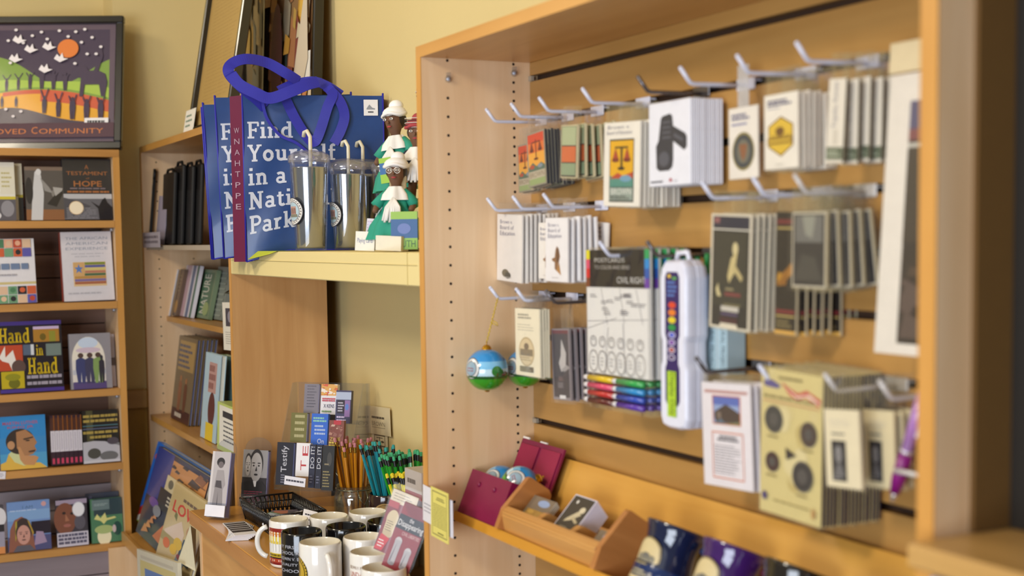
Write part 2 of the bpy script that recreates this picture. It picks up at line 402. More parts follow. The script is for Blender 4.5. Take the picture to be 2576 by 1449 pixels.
def quad_on(quad, anchor, az=0.0, lean=0.0):
    """sight the four corners (tl, tr, br, bl) of a flat thing on its plane -> bottom centre, width, height, roll"""
    ex = Vector((math.cos(az), math.sin(az), 0)); bk = Vector((-math.sin(az), math.cos(az), 0))
    ez = Vector((0, 0, 1))*math.cos(lean) + bk*math.sin(lean); n = ex.cross(ez)
    if isinstance(anchor, tuple) and isinstance(anchor[0], str):
        ax, val = anchor; bx, by = quad[3]; p0 = at(ax, val, (quad[2][0]+bx)/2, (quad[2][1]+by)/2)
    else: p0 = Vector(anchor)
    P = [hit(p0, n, x, y) for x, y in quad]; L = [((p-p0).dot(ex), (p-p0).dot(ez)) for p in P]
    tl, tr, br, bl = [Vector(q) for q in L]
    w = ((tr-tl).length + (br-bl).length)/2; h = ((tl-bl).length + (tr-br).length)/2
    d = (tr-tl) + (br-bl); roll = -math.atan2(d.y, d.x)
    b = (br+bl)/2; c = (tl+tr+br+bl)/4
    upv = Vector((math.sin(roll), math.cos(roll)))
    b = c - upv*(h/2)
    return p0 + ex*b.x + ez*b.y, w, h, roll
def box4(x0, y0, x1, y1): return [(x0, y0), (x1, y0), (x1, y1), (x0, y1)]

def slab_item(name, label, cat, quad, anchor, az=0.0, lean=0.0, th=0.012, base='#eeeae0', art=None, group=None, part='cover',
              pages=None, spine=None, rough=0.4, coat=0.0, z=None, roll=None, sleeve=None, bev=0.0, back=None, film_=None):
    """a flat upright thing (book, card, box) sighted on its plane; art(Print) lays its print on the front"""
    p, w, h, rl = quad_on(quad, anchor, az, lean)
    if roll is not None: rl = roll
    if z is not None: p.z = z + math.sin(max(lean, 0))*th + abs(math.sin(rl))*w/2 + .0005
    if az == 0 and isinstance(anchor[0], str) and p.x < -1.3:      # keep clear of the bookcase sides
        l, r = max(p.x-w/2, -2.368), min(p.x+w/2, -1.302); p.x = (l+r)/2; w = r-l
    if abs(az-math.pi/2) < .01 and p.x < -2.2 and p.y+w/2 > -.3335: p.y = -.3335-w/2
    root = thing(name, label, cat, basis(p, az, lean, rl), group)
    mb = MB(); bm_ = mat(base, rough, coat=coat)
    if pages:      # a book: boards front and back, page block between, spine on the left
        c = 0.0022
        mb.box((-w/2, 0, 0), (w/2, c, h), bm_); mb.box((-w/2, th-c, 0), (w/2, th, h), bm_)
        mb.box((-w/2, 0, 0), (-w/2+c, th, h), mat(spine, rough, coat=coat) if spine else bm_)
        pg = MB(); pg.box((-w/2+c, c, 0.002), (w/2-0.003, th-c, h-0.003), mat(pages, 0.8)); pg.build('page_block', root)
    else: mb.box((-w/2, 0, 0), (w/2, th, h), bm_, bev)
    if art: art(Print(mb, w, h, rough=rough, coat=coat))
    mb.build(part, root)
    if sleeve:
        sb = MB(); a, b, c2 = sleeve      # side margin, bottom margin, header height
        x0, x1, z0, z1 = -w/2-a, w/2+a, -b, h+c2; y0, y1 = -0.0015, th+0.0015
        sb.add([(x0,y0,z0),(x1,y0,z0),(x1,y0,h*.5),(x1*.98,y0,z1),(x0*.98,y0,z1),(x0,y0,h*.5)], [(0,1,2,5),(5,2,3,4)], film_ or CLEAR)
        sb.add([(x0,y1,z0),(x1,y1,z0),(x1*.98,y1,z1),(x0*.98,y1,z1)], [(3,2,1,0)], film_ or CLEAR)
        sb.build('plastic_sleeve', root)
    return root
# ================================================================= the room
WY = 0.10                                        # back wall plane
m = MB(); m.box((-2.4, WY, 0), (3.4, WY+.1, 2.9), WALLY); struct('wall_back', m)
m = MB(); m.box((-2.66, -4.6, 0), (-2.56, -.28, 2.9), WALLY); struct('wall_left', m)
m = MB(); m.box((-2.66, -.28, 0), (-2.4, WY+.1, 2.9), WALLY); struct('wall_corner', m)
m = MB(); m.box((-2.66, -4.6, -.1), (3.4, WY+.1, 0), plaster('grey_carpet', '#6d6a66', .15)); struct('floor', m)
m = MB(); m.box((-2.66, -4.6, 2.9), (3.4, WY+.1, 3.0), plaster('white_ceiling', '#e6e2d6')); struct('ceiling', m)
RAIL = wood('tan_chair_rail', '#b58d48', '#9c763a', 1)
m = MB(); m.box((-2.4, -.281, .925), (-2.378, -.21, .99), RAIL, .004); m.box((-2.56, -.302, .925), (-2.378, -.279, .99), RAIL, .004); struct('trim_1', m)
m = MB(); m.box((-2.4, -.2805, .02), (-2.394, -.211, .926), mat('#a8812f', .6)); m.box((-2.56, -.286, .02), (-2.394, -.2801, .926), mat('#a8812f', .6)); struct('trim_2', m)
PIN = mat('#b9bcc6', .25, .6)
HOLE = mat('#2a1712', .9)

# ================================================================= slatwall display case
FY = -.209
def slots(n): return 1.45 + n*.0762
case = thing('slatwall_case', 'tall maple display case with slatted back, drilled side panel and rows of white hooks', 'display case', (0.6, FY, 0))
cm = Matrix.Translation((-.6, -FY, 0))
def side(x0, x1, y0, y1, z0, z1, parent, M, name='side_panel', face=MAPLE):
    b = MB(); b.box((x0, y0+.001, z0), (x1, y1, z1), face); b.box((x0, y0-.0005, z0), (x1, y0+.001, z1), EDGE)
    return b.build(name, parent, M)
lp = side(-.02, 0, FY, .045, .0, 1.783, case, cm)
hb = MB()
for k in range(44):
    z = 1.7795 - k*.032
    if k == 1: continue
    if z > .1: hb.lathe([(.0026, 0), (.0026, .0004)], HOLE, 8); vs_ = hb.v[-16:]; base = len(hb.v)-16
    else: continue
    for i in range(16):
        p = hb.v[base+i]; hb.v[base+i] = Vector((.00025 + p.z*.3, -.1594 + p.x, z + p.y))
    hb.f.append([base+8+i for i in range(8)]); hb.mi.append(0); hb.sm.append(False)
for k in range(100):
    z = 1.7790 - k*.016
    if z < .1 or k == 1: continue
    hb.lathe([(.0026, 0), (.0026, .0004)], HOLE, 8); base = len(hb.v)-16
    for i in range(16):
        p = hb.v[base+i]; hb.v[base+i] = Vector((.00025 + p.z*.3, -.0321 + p.x, z + p.y))
    hb.f.append([base+8+i for i in range(8)]); hb.mi.append(0); hb.sm.append(False)
tag(hb.build('pin_holes', lp), kind='stuff')
for y, z in ((-.1594, 1.7475), (-.0321, 1.763)):
    q = MB(); q.ball((.003, y, z), (.005, .0062, .0062), ACRYL, 12, 8); q.box((.001, y-.003, z), (.008, y+.003, z+.011), ACRYL); q.tube([(0, y, z), (.006, y, z)], .003, mat('#c9cad2', .2), 8)
    q.build('shelf_pin', lp)
side(1.184, 1.206, FY, .045, 0, 1.783, case, cm)
b = MB(); b.box((-.02, FY+.001, 1.783), (1.206, .045, 1.8025), MAPLE_X); b.box((-.02, FY-.0005, 1.783), (1.206, FY+.001, 1.8025), wood('maple_edge_top', '#d29c56', '#bf8844', 0, .45)); b.build('top_board', case, cm)
b = MB(); b.box((0, .016, .1), (1.184, .02, 1.783), GROOVE); b.build('back_board', case, cm)
gz = [slots(n) for n in range(4, -16, -1)]
top = 1.7828
for i, z in enumerate(gz):
    b = MB(); z1 = top if i == 0 else gz[i-1]-.0055
    b.box((.0005, 0, z+.0055), (1.1835, .012, z1), SLAT, .0006)
    o = b.build('slat', case, cm)
b = MB(); b.box((0, FY+.02, .06), (1.184, .016, .09), MAPLE_X); b.build('base_shelf', case, cm)
q = MB(); q.box((.0005, -.0025, slots(4)-.004), (.011, .003, slots(4)+.004), mat('#a89a86', .5)); q.build('groove_end_clip', case, cm)
q = MB(); q.box((.0005, -.0025, slots(-4)-.004), (.014, .003, slots(-4)+.004), mat('#a89a86', .5)); q.build('groove_end_clip', case, cm)

# ================================================================= bookcase in the corner, niche and counter
cw = thing('corner_bookcase', 'maple bookcase in the corner with drilled sides and shelves of books and bags', 'bookcase', (-1.84, FY, 0))
ccm = Matrix.Translation((1.84, -FY, 0))
lp = side(-2.395, -2.375, FY, .045, .0, 1.77, cw, ccm)
hb = MB()
for k in range(52):
    for y in (-.160, -.045):
        hb.lathe([(.0026, 0), (.0026, .0004)], HOLE, 8); base = len(hb.v)-16
        for i in range(16):
            p = hb.v[base+i]; hb.v[base+i] = Vector((-2.37475 + p.z*.3, y + p.x, 1.74-k*.032 + p.y))
        hb.f.append([base+8+i for i in range(8)]); hb.mi.append(0); hb.sm.append(False)
tag(hb.build('pin_holes', lp), kind='stuff')
side(-1.298, -1.278, FY, .048, 0, 1.77, cw, ccm, face=MAPLE2)
TOPX = wood('maple_board_corner', '#c8954c', '#aa7838', 0)
b = MB(); b.box((-2.395, FY, 1.77), (-1.278, .05, 1.79), TOPX); b.build('top_board', cw, ccm)
b = MB(); b.box((-2.375, .045, .1), (-1.298, .05, 1.77), mat('#8a6a48', .6)); b.build('back_board', cw, ccm)
b = MB(); b.box((-2.374, -.2, 1.452), (-1.299, .044, 1.466), mat('#a89a86', .3)); b.build('shelf', cw, ccm)
b = MB(); b.box((-2.374, -.141, 1.214), (-1.299, .044, 1.230), TOPX); b.build('shelf', cw, ccm)
b = MB(); b.box((-2.374, FY+.004, .886), (-1.299, .044, .904), TOPX); b.build('shelf', cw, ccm)
b = MB(); b.prism([(-.335, .525), (-.02, .60), (-.02, .615), (-.335, .545), (-.335, .56), (-.345, .56), (-.345, .525)][::-1], -2.185, -1.299, TOPX, 'X'); b.build('slanted_shelf', cw, ccm)
b = MB(); b.box((-2.185, -.385, .30), (-1.299, .044, .32), TOPX); b.build('shelf', cw, ccm)
b = MB(); b.box((-2.194, -.386, 0), (-2.186, FY-.001, .51), MAPLE); b.build('base_side', cw, ccm)

BEIGE = plaster('cream_painted_board', '#e0cd92', .03)
lg = thing('cream_ledge', 'cream painted box ledge spanning the niche, holding tote bags, tumblers and dolls', 'ledge', (-.65, FY, 1.39))
b = MB(); b.box((-1.2775, FY, 1.391), (-.0205, WY-.001, 1.450), BEIGE, .002)
b.build('ledge_box', lg, Matrix.Translation((.65, -FY, -1.39)))
b = MB(); b.box((-1.272, FY-.0016, 1.4275), (-.03, FY+.001, 1.4282), mat('#b9a566', .7)); b.box((-.075, FY-.0016, 1.391), (-.0742, FY+.001, 1.45), mat('#cdbb80', .7)); b.build('tape_seam', lg, Matrix.Translation((.65, -FY, -1.39)))

CTOP = wood('counter_maple_top', '#cf9848', '#b47c34', 0, .28, coat=.4)
ct = thing('counter', 'maple counter under the niche, crowded with mugs, pencils and bookmarks', 'counter', (-.64, -.34, .755))
cmm = Matrix.Translation((.64, .34, -.755))
b = MB(); b.box((-1.262, -.336, .756), (-.0205, WY-.001, .791), CTOP, .0015); b.build('worktop', ct, cmm)
b = MB(); b.box((-1.262, -.3385, .7575), (-.0205, -.336, .7895), wood('counter_edge', '#c08a50', '#a87440', 0, .5)); b.build('edge_band', ct, cmm)
b = MB(); b.box((-1.245, -.318, 0), (-1.225, .04, .756), MAPLE); b.build('end_panel', ct, cmm)
b = MB(); b.box((-1.225, -.316, .0), (-.021, -.298, .756), MAPLE_X); b.build('front_panel', ct, cmm)

# ================================================================= book display case on the left wall
DX, DR = -2.2, -.311
dc = thing('book_display_case', 'maple book display case on the left, front covers facing out on five shelves', 'bookcase', (DX, -.9, 0))
dm = Matrix.Translation((-DX, .9, 0))
MEY = wood('maple_edge_left_case', '#c89350', '#ae7a3c', 1, .45)
b = MB(); b.box((-2.44, DR-.02, 0), (DX, DR, 1.744), MAPLE); b.box((DX-.001, DR-.02, 0), (DX+.0008, DR, 1.744), EDGE); b.build('side_panel', dc, dm)
b = MB(); b.box((-2.44, -1.54, 0), (DX, -1.52, 1.744), MAPLE); b.build('side_panel', dc, dm)
b = MB(); b.box((-2.44, -1.54, 1.7445), (DX, DR, 1.767), MEY); b.build('top_board', dc, dm)
DSH = [1.524, 1.270, .994, .757, .500, .25]
for z in DSH:
    b = MB(); b.box((-2.42, -1.519, z), (DX+.0, DR-.0205, z+.022), MEY); s_ = b.build('shelf', dc, dm)
    q = MB(); q.tube([(DX-.03, DR-.0205, z-.006), (DX-.03, DR-.030, z-.006)], .006, PIN, 8); q.build('shelf_pin', s_)
z = 1.744
k = 0
while z > .1:
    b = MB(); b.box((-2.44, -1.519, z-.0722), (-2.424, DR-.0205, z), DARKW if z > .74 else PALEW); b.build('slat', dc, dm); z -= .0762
b = MB(); b.box((-2.446, -1.519, .1), (-2.4405, DR-.0205, 1.744), GROOVE); b.build('back_board', dc, dm)

# ================================================================= next case on the right (only its edge shows)
nc = thing('right_hand_case', 'neighbouring maple case at the right edge with a projecting shelf', 'display case', (1.5, FY, 0))
nm = Matrix.Translation((-1.5, -FY, 0))
RSH = wood('right_shelf_wood', '#c79c5e', '#a97f42', 0)
b = MB(); b.box((1.2075, -.245, 1.166), (2.0, .09, 1.189), RSH, .003); b.build('shelf', nc, nm)
b = MB(); b.box((1.2075, -.118, 1.19), (2.2, -.098, 1.8), mat('#171008', .8)); b.build('back_board', nc, nm)  # added near-black sheet standing in for the deep shade inside the case
b = MB(); b.box((1.2065, -.165, 1.19), (1.212, -.118, 1.8), mat('#6a4a1e', .7)); b.build('shade_strip', nc, nm)  # added brown strip, colours in the shaded part of the panel face
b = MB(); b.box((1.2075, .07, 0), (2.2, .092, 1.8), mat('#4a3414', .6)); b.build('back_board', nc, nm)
b = MB(); b.box((2.2, FY, 0), (2.22, .092, 1.8), MAPLE); b.build('side_panel', nc, nm)
b = MB(); b.box((1.2075, FY, 1.8), (2.22, .092, 1.82), MAPLE_X); b.build('top_board', nc, nm)
# ================================================================= left case: poster and books
A90 = math.pi/2
ZT = {i+1: DSH[i]+.0222 for i in range(6)}
def book(row, x0, y0, x1, y1, label, base, art, th=.02, lean=.10, X=-2.215, pages='#e9e2d0', spine=None, roll=0.0, group=None, name='book', cat='book', rough=.3, tlx=0):
    return slab_item(name, label, cat, [(x0-tlx, y0), (x1-tlx, y0), (x1, y1), (x0, y1)], ('X', X), A90, lean, th, base, art, group, 'cover', pages, spine, rough, coat=.25, z=ZT[row], roll=roll)

# poster leaning on the wall above the case
def poster_art(P):
    PUR = '#3c2b45'
    P.r(0, 0, 1, 1, '#5d4a58')
    P.r(.02, .16, .955, .955, PUR)
    N = 30; L = [i/N for i in range(N+1)]
    sky = lambda u: .66 - .12*math.sin(math.pi*min(max((u-.02)/.95, 0), 1)**1.0*1.0) if False else (.75 - .26*math.exp(-((u-.62)/.26)**2))
    mid = lambda u: .33 + .12*math.sin(math.pi*(u*.9+.07))
    low = lambda u: .19 + .13*math.exp(-((u-.30)/.30)**2) - .02
    def band(f, g, c, a=.02, b=.955):
        pts = []; fs = []
        for i, t in enumerate(L):
            u = a + (b-a)*t; pts += [(u, f(u)), (u, g(u))]
            if i: fs.append((2*i-2, 2*i, 2*i+1, 2*i-1))
        P.put(pts, fs, c)
    band(lambda u: .16, sky, '#7d9c3a')
    band(lambda u: mid(u)+.02, lambda u: mid(u)+.09+.02*math.sin(u*9), '#a3c044')
    band(lambda u: .16, mid, '#e0a21c'); band(lambda u: mid(u)-.10, mid, '#c9552f', .5, .955); band(lambda u: mid(u)-.035, mid, '#c9552f', .25, .5)
    band(lambda u: .16, low, '#433445')
    rn = random.Random(4)
    for q in range(9):                                        # people and animals on the green hill
        u = .04 + q*.078; P.person(u, mid(u)+.005, rn.uniform(.10, .17), PUR, wide=.24)
        P.p([(u-.03, mid(u)+.14), (u-.025, mid(u)+.145), (u, mid(u)+.10), (u+.026, mid(u)+.15), (u+.03, mid(u)+.145), (u, mid(u)+.085)], PUR)
    eu, ev = .86, mid(.86)                                      # elephant, trunk raised
    P.p([(eu-.10, ev), (eu-.075, ev), (eu-.065, ev+.10), (eu+.03, ev+.10), (eu+.045, ev), (eu+.07, ev), (eu+.085, ev+.12), (eu+.07, ev+.19), (eu+.02, ev+.22), (eu-.05, ev+.215), (eu-.09, ev+.18)], PUR)
    P.e(eu-.09, ev+.205, .05, .05, PUR, 16); P.p([(eu+.02, ev+.20), (eu+.055, ev+.34), (eu+.045, ev+.40), (eu+.03, ev+.39), (eu+.035, ev+.34), (eu-.01, ev+.21)], PUR)
    for q in range(10):
        u = .06 + q*.094
        if abs(u-.45) < .05: continue
        b0 = max(low(u), .17); P.person(u, b0+.005, rn.uniform(.08, .12) if u < .5 else rn.uniform(.14, .19), PUR, wide=.26)
        if u > .5: P.p([(u-.03, b0+.2), (u-.022, b0+.205), (u, b0+.12), (u+.022, b0+.215), (u+.03, b0+.21), (u, b0+.10)], PUR)
    P.e(.68, .79, .07, .078, '#dd7a2c', 30)
    for u, v in [(.07,.87),(.05,.77),(.13,.83),(.2,.93),(.28,.86),(.33,.95),(.38,.84),(.44,.9),(.5,.93),(.54,.87),(.62,.94),(.68,.89),(.73,.93),(.79,.95),(.77,.84),(.84,.88),(.9,.8),(.87,.74),(.81,.74),(.73,.66),(.11,.73),(.3,.67),(.02,.66),(.1,.25),(.16,.27),(.23,.25),(.28,.28),(.38,.26),(.33,.22),(.14,.20),(.07,.17)]:
        P.e(u, v, .012, .012, '#e6dfe2', 8)
    for u, v in [(.36,.86),(.44,.78),(.56,.80),(.34,.70),(.64,.70),(.54,.61)]:      # doves
        P.p([(u-.05, v), (u-.01, v-.03), (u+.045, v), (u+.015, v+.005), (u+.005, v+.05), (u-.012, v+.015), (u-.03, v+.04)], '#ece6ea')
    P.r(.0, .04, 1, .16, '#4c2b38'); [P.t(a_, .07, b_, .07+h_, t_, '#c8763a') for a_, b_, h_, t_ in ((.10, .135, .055, 'B'), (.14, .42, .043, 'ELOVED'), (.455, .495, .058, 'C'), (.505, .93, .043, 'OMMUNITY'))]
def poster():
    q = [(-110, 44), (313, 40), (306, 375), (-104, 379)]
    AZP, LP = math.radians(65), .20
    p, w, h, rl = quad_on(q, at('X', -2.225, 306, 375), AZP, LP)
    p.z = 1.7675 + .012*math.sin(LP)
    root = thing('framed_poster', 'black framed folk poster of hills, sun and doves leaning above the book case', 'poster', basis(p, AZP, LP, 0))
    fr = .024
    m = MB(); BL = mat('#15130f', .25, coat=.4)
    for a, b in (((-w/2, -.012, 0), (w/2, .012, fr)), ((-w/2, -.012, h-fr), (w/2, .012, h)), ((-w/2, -.012, fr), (-w/2+fr, .012, h-fr)), ((w/2-fr, -.012, fr), (w/2, .012, h-fr))): m.box(a, b, BL, .003)
    m.build('frame', root)
    m = MB(); m.box((-w/2+fr, .004, fr), (w/2-fr, .010, h-fr), mat('#5d4a58', .6))
    poster_art(Print(m, w-2*fr, h-2*fr, lambda x, z, d: (x-(w-2*fr)/2, .004-d, z+fr), .00012, rough=.6)); m.build('print', root)
    m = MB(); m.quad((-w/2+fr, -.002, fr), (w/2-fr, -.002, fr), (w/2-fr, -.002, h-fr), (-w/2+fr, -.002, h-fr), film('poster_glass', '#ffffff', .004, .004, .10, 0.0, .06)); m.build('glass', root)
    m = MB(); t0 = (w/2-.118, .085)
    m.box((t0[0], -.0035, t0[1]-.032), (t0[0]+.075, -.0025, t0[1]+.018), mat('#e9e7ea', .6))
    PP = Print(m, .075, .05, lambda x, z, d: (x+t0[0], -.0035-d, z+t0[1]-.032)); PP.g(.12, .62, .85, .85, 1, INK, .9, 3, False); PP.g(.22, .2, .75, .42, 1, INK, .9, 5, False); m.build('price_tag', root)
poster()

# row 1
def a_white(P):
    P.r(0, 0, 1, .38, '#5b5860'); P.r(0, .36, 1, .41, '#c9b93c'); P.p([(0, .1), (.55, .5), (.5, .95), (0, .98)], '#f3f1f2'); P.r(.55, .45, 1, .92, '#d8d4c4'); P.g(.6, .55, .95, .85, 4, '#b9b07c', .4); P.e(.75, .2, .2, .14, '#8c8a92'); P.e(.3, .08, .25, .08, '#d6d4da')
book(1, -46, 412, 38, 558, 'white hardback with yellow band and grey photo, far left of top shelf', '#dedbd2', a_white)
book(1, 30, 414, 57, 557, 'cream spined book just right of the white hardback on the top shelf', '#dcd6c0', lambda P: P.r(0, 0, 1, .42, '#22242a').r(0, .40, 1, .45, '#b9a93a').r(.0, 0, .55, .42, '#e6e0d6'), X=-2.245)
def a_grey(P):
    P.r(0, 0, 1, .22, '#8a5d3c'); P.r(0, .2, 1, 1, '#55504e'); P.r(0, .93, 1, 1, '#7a675c')
    P.p([(.12, 0), (.42, 0), (.48, .5), (.42, .85), (.34, .95), (.26, .9), (.18, .5)], '#c9c9cc'); P.e(.36, .9, .07, .06, '#d8d8da'); P.p([(.4, .8), (.62, .62), (.72, .5), (.5, .55)], '#8f8c8a')
    P.e(.8, .5, .12, .09, '#817d79'); P.e(.1, .55, .1, .25, '#2d2a2c'); P.p([(.55, .3), (.95, .62), (.98, .5), (.8, .25)], '#2b2828'); P.p([(.72, .62), (.98, .6), (.96, .55), (.78, .45)], '#a8a5a2')
book(1, 64, 424, 160, 558, 'grey photographic book showing a pale gowned figure, on the top shelf', '#4a4442', a_grey, spine='#201c1c')
def a_hope(P):
    O = '#a8693c'
    P.r(0, 0, 1, .40, '#66656c'); P.r(0, .34, 1, .425, '#b9b9be'); P.r(0, .42, 1, 1, '#2b2a2f')
    P.t(.46, .83, .54, .90, 'A', O); P.t(.08, .73, .93, .79, 'TESTAMENT', O); P.t(.48, .665, .55, .69, 'of', O); P.t(.22, .54, .80, .635, 'HOPE', O, .012)
    P.g(.14, .49, .9, .53, 1, '#7d7079', .5, 2); P.g(.08, .435, .95, .475, 1, O, .7, 3, False)
    P.p([(0, .36), (.3, .3), (.55, .22), (.4, .1), (0, .02)], '#4d4c54'); P.p([(.55, .30), (.72, .22), (.8, .33), (.86, .36), (.9, .28), (1, .2), (1, 0), (.72, 0), (.7, .18)], '#1e1d24'); P.g(.05, .01, .7, .2, 6, '#8b8a92', .4, 4)
    P.e(.25, .19, .15, .112, '#f0e2c8', 28); P.ring(.25, .19, .15, .112, .08, '#d8b98e')
book(1, 167, 405, 288, 557, 'black book with copper title about hope and a round cream sticker', '#27262b', a_hope, th=.035)
# row 2
def tiles(P, u0, v0, u1, v1, nu, nv, seed):
    rn = random.Random(seed); cs = ['#c85f3c', '#5b57a8', '#4d7d5c', '#d8b79a', '#a9552f', '#3c3f7a', '#e0a98c', '#6e9a78', '#2c2a30', '#b84a35']
    for i in range(nu):
        for j in range(nv):
            a, b = u0+(u1-u0)*i/nu, v0+(v1-v0)*j/nv; c, d = (u1-u0)/nu, (v1-v0)/nv
            P.r(a, b, a+c*.94, b+d*.94, rn.choice(cs))
            if rn.random() < .6: P.e(a+c*.5, b+d*.5, c*.3, d*.3, rn.choice(cs), 12)
def a_tiles(P):
    P.r(0, .29, 1, .33, '#c9b984'); tiles(P, 0, 0, 1, .27, 6, 2, 3); tiles(P, 0, .72, .95, 1, 6, 2, 9); P.g(.1, .52, .9, .62, 1, '#6d7fa0', .9, 5, False); P.g(.2, .42, .7, .46, 1, '#a9a6ae', .6, 6)
book(2, -52, 606, 92, 768, 'white book with bands of coloured picture squares, far left on second shelf', '#dddae0', a_tiles, roll=-.01)
def a_afam(P):
    for i, (t) in enumerate(['THE AFRICAN', 'AMERICAN', 'EXPERIENCE']): P.t(.1, .885-.075*i, .92, .925-.075*i, t, '#8f95a8')
    P.g(.16, .62, .88, .70, 2, '#b7b4bd', .3, 5, True, True)
    P.r(.22, .21, .86, .56, '#d9b98a'); st = ['#7d8b3a', '#5a5f9c', '#cfc07c', '#b97b62', '#4d6b4e', '#b98b4a', '#7c6a9c', '#a8664a']
    for i, c in enumerate(st): P.r(.24 if i > 3 else .45, .52-.04*i, .85, .555-.04*i, c)
    P.r(.225, .36, .44, .555, '#cfa56e'); P.p([(.33+.09*math.sin(math.pi*2*k/10)*(1 if k % 2 == 0 else .42), .46+.075*math.cos(math.pi*2*k/10)*(1 if k % 2 == 0 else .42)) for k in range(10)], '#5c7cb8')
    P.g(.1, .09, .9, .13, 1, '#b5b2ba', .5, 7)
book(2, 160, 592, 289, 765, 'white hardback with a star and striped quilt square, right on second shelf', '#d3cfd6', a_afam, th=.03, spine='#a8402f', roll=-.012, tlx=4)
# row 3
def a_hand(P):
    Y = '#d2b41e'; U = '#46358a'
    P.r(0, .945, 1, 1, U); P.r(0, 0, 1, .05, U)
    P.t(.01, .70, .50, .91, 'Hand', Y, slab=True); P.t(.58, .51, .70, .66, 'in', Y, slab=True); P.t(.44, .25, .92, .48, 'Hand', Y, slab=True)
    P.r(.55, .70, .96, .92, '#a8792f'); P.r(.55, .88, .96, .92, '#c9b5d8'); P.e(.70, .77, .05, .05, '#6b5a22'); P.r(.80, .70, .90, .85, '#8c8a34')
    P.r(0, .31, .37, .67, '#b8472c'); P.p([(0, .5), (.1, .66), (.1, .5), (.22, .6), (.26, .45), (.2, .31), (.15, .42), (.05, .45)], '#e4ded9'); P.e(.30, .36, .11, .1, '#5b4743')
    P.r(.38, .52, .55, .67, '#56647a'); P.r(.50, .52, .55, .67, '#cfd3da'); P.r(.74, .50, .98, .67, '#6f7f7b')
    P.r(.02, .06, .38, .30, '#b8a51f'); P.e(.22, .13, .09, .07, '#6b6a1c'); P.e(.2, .22, .12, .05, '#8d8a22')
    P.g(.42, .18, .98, .24, 1, '#9d97a6', .75, 8, False); P.g(.42, .09, .98, .15, 1, '#9d97a6', .75, 9, False)
book(3, 2, 806, 162, 984, 'large black and purple book titled in yellow about hands', '#1c1a26', a_hand, th=.03)
def a_arch(P):
    P.r(.0, 0, 1, 1, '#8d8a92'); P.e(.45, .52, .40, .42, '#e3dccf', 30); P.r(.05, .12, .85, .52, '#d9d3cd'); P.e(.45, .83, .24, .1, '#c5d3e8', 24); P.r(.06, .26, .85, .35, '#b9bcc8'); P.e(.45, .7, .3, .05, '#cdb9c9', 20)
    P.r(.06, 0, .86, .13, '#54477a')
    for u, c in ((.26, '#3d4370'), (.48, '#40405c'), (.68, '#7f9a5c')):
        P.person(u, .10, .55, c, '#54413c', wide=.34)
    P.person(.76, .10, .5, '#33313c', '#33313c', wide=.2)
book(3, 192, 848, 298, 980, 'grey paperback copy half hidden behind the arch cover, third shelf', '#b9b4c4', lambda P: P.r(0, .4, 1, .55, '#5c4c50').r(0, 0, 1, .38, '#cfc7d8'), X=-2.25, group=None)
book(3, 180, 846, 284, 985, 'pale grey paperback with three children under a bright arch', '#8d8a92', a_arch)
# row 4
def a_mlk(P):
    R = '#b0506a'; SK = '#a87a55'
    P.r(0, 0, 1, .35, '#4f9bc8'); P.r(0, .3, 1, .6, '#3c88c4')
    P.t(.08, .84, .84, .90, 'MARTIN LUTHER', R, .01); P.t(.18, .755, .74, .815, 'KING JR', R, .01)
    P.p([(0, 0), (1, 0), (.85, .1), (.6, .12), (.3, .36), (.18, .3), (.12, .16), (0, .12)], '#d8b04c')
    P.p([(.18, .3), (.3, .38), (.62, .1), (.5, .06), (.3, .14)], '#c9cf9c')
    P.e(.44, .52, .31, .24, '#39302c', 26); P.p([(.36, .70), (.56, .74), (.72, .62), (.80, .48), (.74, .42), (.78, .34), (.70, .27), (.5, .22), (.36, .4)], SK); P.e(.24, .46, .08, .08, '#b98c66', 16)
    P.p([(.5, .57), (.72, .60), (.72, .575), (.52, .54)], '#3c302a'); P.e(.6, .53, .05, .015, '#2c2422', 10); P.p([(.6, .33), (.76, .35), (.74, .31), (.62, .30)], '#4a352c')
    P.p([(.38, .42), (.43, .42), (.52, .25), (.74, .24), (.82, .2), (.72, .06), (.5, .08), (.42, .18)], '#c08d60')
book(4, 5, 1052, 122, 1186, 'bright blue book with a painted portrait of a man, hand on chin', '#2f86c8', a_mlk)
for k in range(7):
    x0 = 133 + k*11.3
    book(4, x0, 1049-k*.6, x0+10.8, 1175-k*1.2, 'thin dark spine with a white band, %s from the left in the run of seven' % ORD[k], '#2d1c2a',
         lambda P: P.r(0, 0, 1, 1, '#301d2c').r(0, .5, 1, .95, '#4a2a22').r(.75, .45, 1, 1, '#8a4f1e').r(0, .27, 1, .69, '#d3cdd6').g(.3, .3, .75, .66, 12, '#a9a2b0', .5, 3).r(.25, .03, .8, .14, '#c23d5e'),
         th=.1, pages=None, lean=.05, group='dark spines in a row on the fourth shelf')
def a_gold(P):
    G = '#a8924a'
    P.r(0, 0, 1, .36, '#75767a'); P.p([(0, .05), (.0, .4), (.3, .42), (.6, .4), (1, .30), (1, .05)], '#b5b3bb'); P.e(.3, .18, .18, .1, '#4b4a45'); P.e(.7, .12, .25, .09, '#6b6a6b'); P.r(0, 0, 1, .05, '#c7c5cc')
    P.r(.12, .42, .30, 1, '#4b4a32'); P.e(.82, .40, .16, .07, '#4d4650', 18)
    for v in (.86, .77): P.g(.04, v, .98, v+.06, 1, G, .8, int(v*100), False)
    for v, u0, u1 in ((.55, .02, .98), (.46, .2, .8)): P.g(u0, v, u1, v+.06, 1, G, .8, int(v*100), False)
    P.r(.02, .70, .98, .715, '#4f7a86'); P.r(.02, .64, .98, .66, '#58607a')
book(4, 213, 1036, 305, 1168, 'dark book with gold title lines over a pale mountain, fourth shelf', '#1d1c1c', a_gold, th=.03, X=-2.21)
